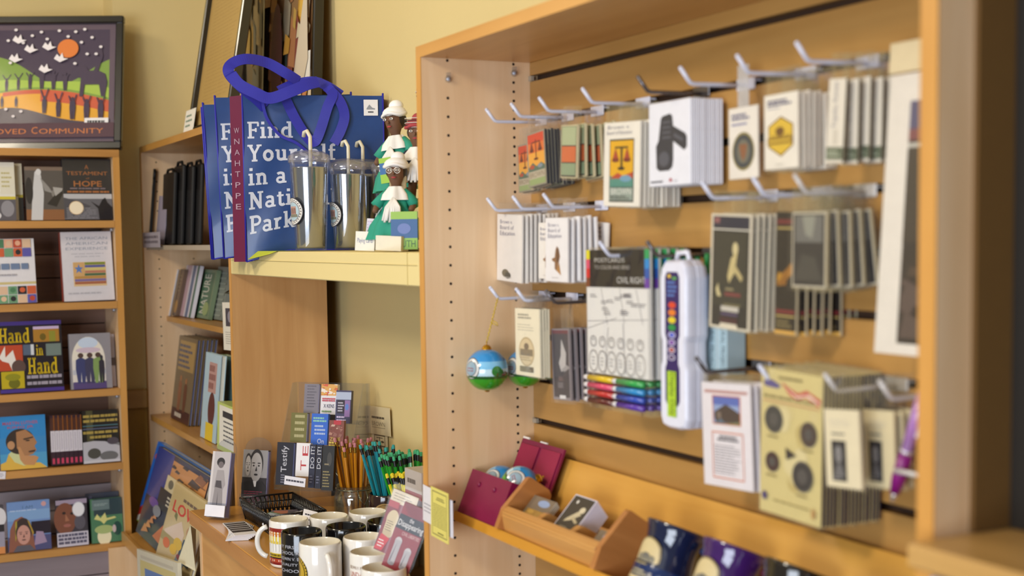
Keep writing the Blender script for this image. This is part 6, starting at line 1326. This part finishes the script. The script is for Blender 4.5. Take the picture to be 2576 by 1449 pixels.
# colouring set with markers
qk = [(1492, 631), (1650, 631), (1622, 950), (1462, 930)]
def a_colour(P):
    P.r(0, .70, 1, 1, '#231f1e'); P.t(.14, .90, .62, .935, 'POSTCARDS', '#c9c4bc'); P.t(.14, .845, .70, .875, 'TO COLOR AND SEND', '#b0aaa2'); P.t(.50, .735, .98, .785, 'CIVIL RIGHTS', '#d0ccc6')
    for k, c in enumerate(('#e0d21c', '#d8506c', '#d02c24', '#7a3c1c')): P.r(.0, .925-.075*k, .06, 1-.075*k, c)
    for k, c in enumerate(('#2a9a58', '#1f86c8', '#2456a8', '#6a3c9c')): P.r(.93, .925-.075*k, 1, 1-.075*k, c)
    P.r(.02, .0, .98, .69, '#ddd9d4'); ln = '#6d686c'
    for a in (((.25, .69), (.35, .40)), ((.55, .69), (.62, .42)), ((.80, .69), (.90, .42)), ((.02, .42), (.98, .46)), ((.02, .36), (.5, .46)), ((.3, .0), (.36, .38)), ((.62, .02), (.60, .42))):
        (u0, v0), (u1, v1) = a; P.p([(u0-.003, v0), (u0+.003, v0), (u1+.003, v1), (u1-.003, v1)] if abs(u1-u0) < .2 else [(u0, v0-.002), (u1, v1-.002), (u1, v1+.002), (u0, v0+.002)], ln)
    rn = random.Random(3)
    for k in range(16): u, v = rn.uniform(.06, .85), rn.uniform(.47, .64); P.g(u, v, u+.12, v+.035, 2, ln, .35, k)
    for k in range(6):
        u = .12+.15*k; P.ring(u, .26, .05, .045, .14, ln, 18); P.ring(u, .10, .075, .09, .08, ln, 20); P.g(u-.03, .06, u+.03, .14, 3, ln, .2, k); P.e(u, .275, .012, .006, ln, 8)
cs = hung('colouring_set', 'civil rights colouring postcard set with a black header and marker pens below', 'colouring set', qk, -.075, .004, '#d5d1cc', a_colour, 'colouring sets', sleeve=(.004, .055, .004))
p_, w_, h_, rl_ = quad_on(qk, ('Y', -.075))
def markers(root, name0='marker_pens'):
    for k, (c1, c2) in enumerate((('#d8b41c', '#2f9a48'), ('#d2486a', '#2a86c0'), ('#b8302c', '#2c48a8'), ('#5c2420', '#54309a'))):
        z = -.008 - .0115*k
        for s, c in ((0, c1), (1, c2)):
            m = MB(); x0 = -w_*.44 + s*w_*.47; m.tube([(x0, -.004, z), (x0+w_*.40, -.004, z)], .0046, mat(c, .3, coat=.3), 12); m.tube([(x0-.012, -.004, z), (x0, -.004, z)], .0040, mat('#d9d4d6', .4), 10); m.build('marker', root)
for o in [cs]: markers(o)
M0 = cs.matrix_basis.copy(); ch = kids(cs)
for k in range(1, 5): dup(cs, Matrix.Translation((.002*k, .0135*k, 0)) @ M0, 'coloured edge of a colouring set, %s behind the front one' % ORD[k-1], 'colouring sets', ch)
gc = MB(); 
for k in range(6):
    t_ = thing('green_cap_pen', 'green pen cap above the colouring sets, %s from the left' % ORD[k], 'pen', Matrix.Translation(Vector((.505+.012*k, -.055+.008*k, slots(0)-.012))), 'green pen ends'); m = MB(); m.tube([(0, 0, -.03), (0, 0, .004), (0, 0, .010)], .0045, mat('#178a44', .4), 10, taper=[1, 1, .7]); m.build('cap', t_)
# paint box
pbm = thing('paint_box', 'white plastic watercolour box with a purple label and lime Display Only sticker', 'paint box', basis((.578, -.082, 1.2045), 0, 0, .0))
WB = mat('#dcdcea', .25, coat=.4)
pw, ph, pt = .066, .2355, .036
m = MB()
out = [(-.5, .06), (-.42, .012), (-.2, 0), (.2, 0), (.42, .012), (.5, .06), (.5, .36), (.44, .40), (.44, .52), (.5, .56), (.5, .90), (.44, .965), (.3, 1.0), (-.3, 1.0), (-.44, .965), (-.5, .90), (-.5, .56), (-.44, .52), (-.44, .40), (-.5, .36)]
N = len(out); rings = []
vs_ = []
for (sc_, y) in ((.90, 0), (.97, .003), (1.0, .008), (1.0, .016), (.97, .018), (1.0, .020), (1.0, pt-.006), (.95, pt)):
    for (u, v) in out: vs_.append((u*pw*sc_, y, ph*(.5+(v-.5)*(1-(1-sc_)*.35))))
fs = [list(range(N))] + [list(range(8*N-1, 7*N-1, -1))]
for j in range(7):
    for i in range(N): fs.append((j*N+(i+1) % N, j*N+i, (j+1)*N+i, (j+1)*N+(i+1) % N))
m.add(vs_, fs, WB)
P = Print(m, .036, ph, lambda x, z, d: (x-.019, -d, z), .00008)
P.p([(.14, .14), (.86, .14), (1, .17), (1, .36), (.9, .39), (.9, .53), (1, .56), (1, .90), (.86, .93), (.14, .93), (0, .90), (0, .56), (.1, .53), (.1, .39), (0, .36), (0, .17)], '#34245c'); P.g(.15, .78, .85, .88, 4, '#5a7ab8', .5, 3); P.e(.3, .905, .12, .012, '#d8b43a', 10); P.r(.5, .885, .8, .9, '#5aa04a')
for k, c in enumerate(('#d2482c', '#dc7a2c', '#dcc42c', '#2f8a44', '#4a5ac0', '#7a4a9c', '#a8564a', '#5c4a68')): P.e(.5, .735-.044*k, .26, .019, c if k < 4 else '#b9b4cc', 14); (P.e(.5, .735-.044*k, .18, .013, c if k > 3 else c, 14))
P.r(.2, .075, .8, .345, '#a9c832'); P.t(.32, .085, .72, .335, 'Display Only', '#2c3420', rot=270)
m.build('case', pbm)
m = MB(); m.tube([(-.016, pt*.5, ph-.003), (-.012, pt*.5, ph+.010), (.012, pt*.5, ph+.010), (.016, pt*.5, ph-.003)], .004, WB, 8); m.build('handle', pbm)
for k, (q, lab) in enumerate([([(1774, 690), (1801, 690), (1803, 940), (1776, 936)], 'pale blue mural project box spine right behind the paint box'), ([(1803, 690), (1828, 690), (1830, 944), (1805, 940)], 'second pale blue mural project box spine beside the first')]):
    slab_item('mural_box', lab, 'box', q, ('Y', -.035+.0*k), 0, 0, .030, '#a9c2cc', lambda P: (P.r(.1, .55, .9, 1, '#2f7ab0'), P.t(.28, .02, .78, .52, 'MURAL PROJECT', '#4a545c', rot=270), P.r(0, 0, .06, 1, '#dfe6ea')), 'mural project boxes', 'carton')

# lower right cards
def a_house(P):
    P.r(.06, .90, .94, .93, '#b88a84'); P.r(.22, .60, .80, .88, '#c8703c'); P.r(.24, .61, .78, .87, '#8fa0c4'); P.r(.24, .79, .78, .87, '#5a6cb0'); P.p([(.26, .66), (.26, .72), (.5, .80), (.78, .72), (.78, .62), (.3, .62)], '#4a3c38'); P.r(.32, .66, .40, .72, '#7d6c60'); P.p([(.24, .61), (.4, .66), (.5, .61)], '#5a6a78'); P.p([(.44, .61), (.78, .64), (.78, .61)], '#7a7a5a')
    P.frame(.20, .08, .84, .53, .0015, '#d0703c'); P.g(.30, .44, .76, .50, 2, '#4a4650', .6, 3, True, True); P.g(.24, .12, .80, .41, 11, '#8c868c', .3, 4)
hung('history_card', 'white card with a schoolhouse picture framed in orange, fourth row', 'card', [(1774, 963), (1893, 968), (1889, 1238), (1763, 1212)], -.075, .003, '#e0d8da', a_house, 'schoolhouse cards', 5, .0085, 'grey edge of a schoolhouse card', dx=.001, sleeve=(.003, .002, .012))
def a_coins(P):
    rn = random.Random(2)
    for k in range(10): P.e(rn.uniform(.1, .9), rn.uniform(.15, .75), rn.uniform(.06, .16), rn.uniform(.04, .09), rn.choice(['#c2ae72', '#cdbb84', '#b9a468', '#d3c391']), 14)
    P.p([(.04, .90), (.10, .93), (.22, .92), (.34, .89), (.28, .87), (.08, .875)], '#5f5584'); P.p([(.34, .92), (.5, .88), (.62, .86), (.75, .89), (.98, .84), (.95, .79), (.75, .84), (.6, .815), (.48, .84)], '#c0564c'); P.p([(.4, .895), (.6, .84), (.8, .865), (.95, .82), (.95, .81), (.75, .85), (.6, .825)], '#e0cfb8'); P.g(.05, .795, .9, .825, 1, '#8c7c50', .6, 3, False); P.r(.04, .775, .96, .78, '#b5564c'); P.g(.3, .935, .8, .96, 1, '#8c7c50', .7, 3)
    for u, v, ru, rv, c in ((.23, .655, .155, .095, '#44413e'), (.80, .60, .13, .085, '#4a3a34'), (.22, .36, .115, .07, '#4a3430'), (.72, .31, .165, .105, '#403c3a')):
        P.e(u, v, ru, rv, c, 28); P.ring(u, v, ru, rv, .12, '#5a5450'); P.e(u, v, ru*.5, rv*.5, '#55504c', 14); P.g(u-.1, v-rv-.035, u+.1, v-rv-.015, 1, '#8c7c50', .6, 5)
    P.p([(.44, .48), (.62, .44), (.46, .40)], '#3e3836'); P.e(.10, .115, .045, .03, '#54496c', 12); P.g(.25, .09, .85, .11, 1, '#9a8a58', .5, 6, False); P.e(.90, .08, .035, .035, '#b08a58', 10)
hung('coin_card', 'large tan card with five dark coins and a flag, front of the lowest stack', 'coin card', [(1938, 930), (2072, 948), (2064, 1329), (1890, 1270)], -.095, .003, '#cdbb80', a_coins, 'large coin cards', 16, .0054, 'dark edge of a large coin card', jit=.001, sleeve=(.004, .004, .004), back='#3a2e3c')
def a_ph(P): P.g(.15, .78, .80, .88, 3, '#b9b0a0', .25, 3); P.g(.2, .66, .7, .71, 1, '#7a7468', .6, 4); P.r(.18, .08, .60, .60, '#2e2c30'); P.face(.38, .42, .10, .11, '#8a8684', '#4a4648'); P.p([(.24, .14), (.34, .30), (.46, .30), (.56, .14)], '#6d6a6a'); P.g(.22, .10, .55, .13, 1, '#a09c9a', .5)
hung('bookmark_card', 'small cream card with a dark portrait in front of the coin card', 'bookmark', [(2070, 1029), (2160, 1032), (2168, 1234), (2083, 1221)], -.100, .003, '#ddcfae', a_ph, None, sleeve=(.004, .003, .040))
hung('bookmark_card', 'small cream card with a dark portrait, right of its twin by the purple pen', 'bookmark', [(2178, 1032), (2261, 1036), (2240, 1232), (2168, 1218)], -.065, .003, '#d8c8a0', a_ph, 'right hand portrait cards', 2, .012, 'cream edge of the second portrait card', sleeve=(.004, .003, .040))
pen = thing('ballpoint_pen', 'purple and clear ballpoint pen hanging point down at the right end', 'pen', basis(at('Y', -.075, 2244, 1262), 0, .0, .36))
m = MB(); m.tube([(0, 0, 0), (0, 0, .008), (0, 0, .012)], .0045, mat('#cfcac6', .25, .6), 12, taper=[.35, .8, 1]); m.build('tip', pen)
m = MB(); m.tube([(0, 0, .012), (0, 0, .03), (0, 0, .062)], .0078, mat('#7a0f6c', .35), 14, taper=[.75, 1.05, 1]); m.build('grip', pen)
m = MB(); m.tube([(0, 0, .062), (0, 0, .066)], .0080, mat('#cfcad0', .25, .6), 14); m.build('ring', pen)
m = MB(); m.tube([(0, 0, .066), (0, 0, .135)], .0070, mat('#a878b4', .2, coat=.4), 14); m.box((.006, -.002, .085), (.010, .002, .135), mat('#c9c4d4', .2)); m.build('barrel', pen)
ph_ = thing('pen_loop', 'clear horizontal loop holding the purple pen', 'hook', (1.045, -.045, 1.214)); m = MB(); m.tube([(-.02, .044, 0), (-.02, -.045, 0), (.0, -.042, 0), (.07, -.042, 0)], .0028, LGR, 8); m.build('wire', ph_)
# panoramic print
qp = [(2241, 208), (2420, 170), (2420, 930), (2190, 881)]
pp = thing('panoramic_print', 'tall matted print in a clear sleeve hanging at the far right of the slatwall', 'print', basis((1.062, -.062, 1.338), 0, .07))
ww, hh = .205, .312
m = MB(); m.box((-ww/2, 0, 0), (ww/2, .003, hh), mat('#d8cfc2', .55))
P = Print(m, ww, hh, eps=.0001); P.p([(.17, .04), (.72, .04), (.80, .09), (.90, .09), (.90, .90), (.17, .90)], '#3a332e'); P.r(.17, .80, .9, .90, '#54506a'); P.r(.17, .76, .9, .80, '#7a4a4a'); P.r(.17, .735, .9, .75, '#b9b4a8'); P.r(.17, .40, .9, .73, '#443c34'); daubs(Print_shift(P, .19, .06, .88, .42), ['#3a322c', '#4f4236', '#2c2826', '#5a4c44'], 24, 6, .3)
m.build('mat_board', pp)
m = MB(); m.box((-ww/2-.003, -.0012, -.003), (ww/2+.003, -.0006, hh+.002), PACKF); m.build('sleeve', pp)
m = MB(); m.box((-ww/2-.002, -.001, hh+.002), (ww/2+.002, .002, hh+.036), mat('#cdbb94', .5)); m.build('header_card', pp)
wh = thing('small_hook', 'short white hook end near the top right corner of the slatwall', 'hook', (1.04, -.0002, slots(4)), 'hooks on the slatwall')
for me in HK['w']:
    o = bpy.data.objects.new(me.name, me); COL.objects.link(o); o.parent = wh; o.scale = (1, .5, 1)

# ================================================================= slanted shelf and what stands on it
LT = math.radians(23); T0 = Vector((0, -.158, .996))
BT = basis(T0, 0, LT)
def TL(x, y, z): return BT @ Vector((x, y, z))
tr = thing('slanted_shelf', 'slanted maple display shelf hooked across the slatwall, its front edge bright orange', 'shelf', BT)
TW_ = wood('tray_maple', '#d8a24c', '#bf852f', 0, .35)
m = MB(); m.box((.002, 0, -.016), (1.182, .094, 0), TW_); m.build('floor_board', tr)
m = MB(); m.box((.002, -.0012, -.016), (1.182, .0, 0), wood('tray_front_edge', '#cf922e', '#b97d20', 0, .45)); m.build('front_edge', tr)
m = MB(); m.box((.002, .0945, -.016), (1.182, .105, .149), TW_); m.build('back_rest', tr)
def tbasis(x, y, z, rz=0.0): return BT @ Matrix.Translation((x, y, z)) @ Matrix.Rotation(rz, 4, 'Z')
# maroon gift box
MR = mat('#780d3c', .38, noise=.08); VEL = mat('#8f1a3c', .8)
gb = thing('gift_box', 'open maroon gift box with its lid leaning back and two ornaments inside', 'gift box', tbasis(.084, .0405, .0004))
bw, bd, bh = .155, .078, .079
m = MB(); t = .003
m.box((-bw/2, -bd/2, 0), (bw/2, bd/2, t), MR)
for a, b in (((-bw/2, -bd/2, t), (bw/2, -bd/2+t, bh)), ((-bw/2, bd/2-t, t), (bw/2, bd/2, bh)), ((-bw/2, -bd/2+t, t), (-bw/2+t, bd/2-t, bh)), ((bw/2-t, -bd/2+t, t), (bw/2, bd/2-t, bh))): m.box(a, b, MR)
m.build('tray', gb)
for u in (-.032, .028): m = MB(); m.ball((u, -bd/2-.001, bh-.022), (.0045, .003, .0045), MR, 12, 8); m.build('snap', gb)
m = MB(); m.box((-bw/2, bd/2-.004, bh+.001), (bw/2, bd/2, bh+.082), MR); m.build('lid', gb)
for s in (-1, 1): m = MB(); m.box((s*bw*.25-bw*.215, bd/2-.0065, bh+.008), (s*bw*.25+bw*.215, bd/2-.0042, bh+.074), VEL, .001); m.build('velvet_panel', gb)
m = MB(); m.box((-bw/2, bd/2-.004, bh+.0825), (-bw/2+.022, bd/2-.001, bh+.086), mat('#e4dcd6', .6)); m.box((-.012, bd/2-.004, bh+.0825), (.012, bd/2-.001, bh+.085), mat('#e4dcd6', .6)); m.build('paper_lining', gb)
c1 = tbasis(.122, .040, .078).translation; c2 = tbasis(.050, .042, .070).translation
ornament('painted ball ornament lying in the right half of the maroon gift box', c1, .0345, math.radians(58), tilt=.25, side=1.15)
ornament('painted ball ornament low in the left half of the maroon gift box', c2, .0335, math.radians(50), tilt=.2, side=.9)
m = MB(); m.tube([tuple(tbasis(.140, .060, .098).translation + Vector((.012*math.cos(a), 0, .010*math.sin(a)))) for a in [i*math.pi/8 for i in range(9)]], .0009, mat('#c99a3c', .3, .6), 6); tag(m.build('gold_cord'), 'loose gold cord loop lying against the gift box lid', 'cord')
# wooden card holder
HW = wood('holder_maple', '#cf9a58', '#b47c3c', 0, .35); HS = wood('holder_side', '#bd8048', '#9c6230', 1, .35)
ch_ = thing('card_holder', 'wooden three-compartment card holder with a beaded front lip', 'card holder', tbasis(.335, .016, .0004))
hw = .325
prof = [(-.024, 0), (-.024, .034), (.000, .094), (.004, .097), (.044, .088), (.052, .080), (.052, 0)]
for s in (-1, 1): m = MB(); m.prism(prof, s*hw/2-(.012 if s > 0 else 0), s*hw/2+(.012 if s < 0 else 0), HS, 'X'); m.build('side', ch_)
m = MB(); m.prism([(-.024, .022), (-.024, .034), (-.020, .040), (-.016, .040), (-.004, .002), (-.010, .0)], -hw/2+.0121, hw/2-.0121, HW, 'X'); m.build('front_board', ch_)
m = MB(); m.box((-hw/2+.0121, -.0262, .026), (hw/2-.0121, -.0242, .031), HW, .0008); m.build('bead', ch_)
m = MB(); m.box((-hw/2+.0121, .046, .001), (hw/2-.0121, .0515, .060), HW); m.build('back_board', ch_)
for k in (-1, 1): m = MB(); m.prism([(-.0155, .036), (-.004, .050), (.002, .052), (.045, .046), (.045, .003), (-.003, .003)], k*hw*.165-.007, k*hw*.165+.007, HW, 'X'); m.build('divider', ch_)
def a_sepia(P): P.r(0, 0, 1, 1, '#7d7058'); P.r(.0, .62, 1, 1, '#7a6a58'); P.e(.6, .84, .25, .1, '#8fa0c4', 16); P.r(.1, .45, .9, .62, '#a8823c'); P.e(.3, .54, .14, .06, '#c29a4a', 12); P.e(.7, .52, .18, .06, '#b08a44', 12); P.p([(0, .4), (1, .46), (1, .2), (0, .1)], '#8a8474'); P.p([(.1, .05), (.4, .4), (.46, .4), (.2, .05)], '#5c564c'); P.r(0, 0, 1, .06, '#9a948a')
def a_dark2(P): P.r(.03, .02, .97, .98, '#3a332c'); P.e(.72, .72, .12, .07, '#cfc2a4', 16); P.p([(.6, .68), (.8, .62), (.5, .46), (.25, .40), (.3, .48)], '#c2b494'); P.p([(.55, .56), (.85, .46), (.78, .42), (.5, .5)], '#b5a684'); P.e(.30, .86, .05, .04, '#d8d4cc', 10); P.g(.25, .22, .7, .32, 3, '#a89a84', .4); P.p([(.1, .0), (.6, .0), (.55, .05), (.12, .05)], '#d6ccba')
LC = LT + math.radians(20)
def tcard(label, quad, x, art, n, group, clabel=None, th=.0016, base='#cfc6b4', back=None, z0=.012):
    p0 = TL(x, .013, z0); p, w, h, rl = quad_on(quad, p0, 0, LC)
    r_ = thing('picture_card', label, 'card', basis(p0, 0, LC), group); m = MB(); m.box((-w/2, 0, 0), (w/2, th, h), mat(base, .4, coat=.2)); art(Print(m, w, h, eps=.00004)); m.build('card', r_); ch = kids(r_)
    for k in range(1, n+1): dup(r_, Matrix.Translation(basis((0, 0, 0), 0, LC) @ Vector((0, (th+.0013)*k, -.0008*k))) @ basis(p0, 0, LC - .003*k), '%s, %s back' % (clabel, ORD[k]), group, ch)
tcard('sepia street card in the left compartment of the wooden holder', [(1380, 1194), (1436, 1221), (1368, 1297), (1326, 1272)], .226, a_sepia, 3, 'sepia cards in the holder', 'sepia card in the left compartment')
tcard('dark card with a pale hand shape in the middle compartment of the wooden holder', [(1484, 1207), (1536, 1228), (1444, 1325), (1394, 1305)], .335, a_dark2, 8, 'dark cards in the holder', 'white edged dark hand card in the middle compartment', .0026, '#d5d2e2', z0=.018)
tcard('sepia street card low in the right compartment of the wooden holder', [(1526, 1265), (1570, 1277), (1509, 1353), (1470, 1336)], .442, a_sepia, 2, 'right sepia cards', 'sepia card in the right compartment', z0=.004)
# pottery mugs
def a_arch2(P):
    P.p([(.10, .0), (.90, .0), (.92, .62), (.84, .80), (.68, .93), (.5, .97), (.32, .93), (.16, .80), (.08, .62)], '#8c7a54'); P.p([(.14, .04), (.86, .04), (.88, .60), (.80, .77), (.66, .89), (.5, .92), (.34, .89), (.20, .77), (.12, .60)], '#cdb98a')
    P.r(.18, .06, .82, .28, '#3c3c4c'); P.g(.22, .09, .78, .25, 2, '#b0a684', .5); P.r(.24, .44, .78, .52, '#7d7868'); P.e(.5, .56, .14, .07, '#6d6a62', 14); P.e(.3, .52, .1, .05, '#8a8270', 12); P.e(.7, .52, .1, .05, '#7a7464', 12); P.g(.2, .34, .8, .40, 1, '#a89868', .5); P.g(.3, .70, .7, .76, 1, '#b8a878', .4)
for i, (x, c, rim, lab) in enumerate([(.583, '#1a2c58', '#141d3c', 'dark blue glazed pottery mug with a cream arched crest'), (.718, '#5c1428', '#3c1a5c', 'maroon and purple glazed pottery mug with a cream arched crest'), (.848, '#2c2218', '#201a14', 'black brown glazed pottery mug with a cream arched crest'), (.975, '#2a2a2c', '#201f22', 'dark grey pottery mug at the bottom right, only its rim showing')]):
    root = thing('pottery_mug', lab, 'mug', tbasis(x, .0475, .0004), 'pottery mugs on the slanted shelf')
    G1 = mat(c, .09, coat=.8, noise=.25); G2 = mat(rim, .09, coat=.8, noise=.25)
    m = MB(); m.lathe([(0, 0), (.036, 0), (.041, .004), (.044, .020), (.043, .034)], G1, 40); m.lathe([(.043, .034), (.0395, .055), (.0385, .070), (.041, .082), (.0455, .0945), (.0445, .0965), (.042, .094)], G2, 40); m.lathe([(.042, .094), (.0375, .080), (.036, .066), (.038, .012), (0, .008)], mat('#15151a', .12, coat=.6), 36); m.build('body', root)
    m = MB()
    def fn(u, z, d, rr=.0445): a = math.radians(-82) + (u-.028)/.042; t = z/.066; q = .0452-.0035*math.sin(t*math.pi*.9)*1.0+d; return (q*math.cos(a), q*math.sin(a), z+.008)
    pts = Print(m, .056, .066, fn, .0002, rough=.3); 
    a_grid = pts
    # arched crest, cut into narrow columns so that it follows the body
    for (inset, c_) in ((0, '#8c7a54'), (.05, '#cdb98a')):
        P2 = []; F2 = []; n = 14
        for k in range(n+1):
            u = .06+inset+(.88-2*inset)*k/n; s = (u-.5)/(.44-inset); top_ = (.60-inset*.3)+(.36-inset*.4)*math.sqrt(max(0, 1-s*s))
            for q in range(7): P2.append((u, inset*.8+(top_-inset*.8)*q/6))
            if k:
                for q in range(6): a0 = (k-1)*7+q; F2.append((a0, a0+7, a0+8, a0+1))
        pts.put(P2, F2, c_)
    pts.r(.16, .10, .84, .30, '#3c3c4c', 10); pts.g(.22, .13, .78, .27, 2, '#b0a684', .5); pts.r(.22, .46, .80, .53, '#7d7868', 8); pts.e(.5, .57, .13, .06, '#6d6a62', 14); pts.e(.32, .54, .09, .05, '#8a8270', 12); pts.e(.70, .54, .09, .05, '#7a7464', 12); pts.g(.2, .36, .8, .42, 1, '#a89868', .5)
    m.build('crest', root)
    m = MB(); ha = math.radians(20); P_ = []
    for k in range(15):
        t_ = -1.35+2.7*k/14; rr = .040+.028*max(0, math.cos(t_))**.8; P_.append((rr*math.cos(ha), rr*math.sin(ha), .048+.030*math.sin(t_)))
    m.tube(P_, .0058, G1, 10); m.build('handle', root)

# ================================================================= right hand case
bm = thing('blue_mug', 'bright blue cup standing on the right hand shelf at the edge of the view', 'mug', Matrix.Translation((1.372, -.142, 1.1895)))
m = MB(); m.lathe([(0, 0), (.036, 0), (.040, .004), (.042, .05), (.0405, .098), (.038, .098), (.039, .05), (.036, .008), (0, .006)], mat('#1268a8', .2, coat=.5), 36); m.build('body', bm)
m = MB(); m.tube([(.041, 0, .02), (.062, 0, .03), (.068, 0, .05), (.062, 0, .07), (.041, 0, .08)], .005, mat('#1268a8', .2, coat=.5), 8); m.build('handle', bm)
bs = thing('blue_folder', 'blue folder standing high in the right hand case, only its corner in view', 'folder', basis((1.36, -.02, 1.19), 0, 0)); m = MB(); m.box((-.001, 0, 0), (.16, .02, .48), mat('#1a5a9c', .4)); m.build('cover', bs)
lp_ = thing('white_paper_stack', 'pale lavender paper stack under the right hand shelf', 'paper', (1.32, -.1, .9)); m = MB(); m.box((-.11, -.12, 0), (-.005, .12, .255), mat('#cfc8dc', .6), .002); m.build('sheets', lp_)
m = MB(); m.box((.012, -.12, 0), (.14, .12, .25), mat('#cfc8dc', .6), .002); tag(m.build('white_paper_stack', None, Matrix.Translation((1.32, -.1, .9))), 'second pale paper stack under the right hand shelf, at the frame corner', 'paper')
m = MB(); m.box((1.2075, -.23, .88), (2.0, .07, .8995), RSH); m.build('shelf', nc, nm)
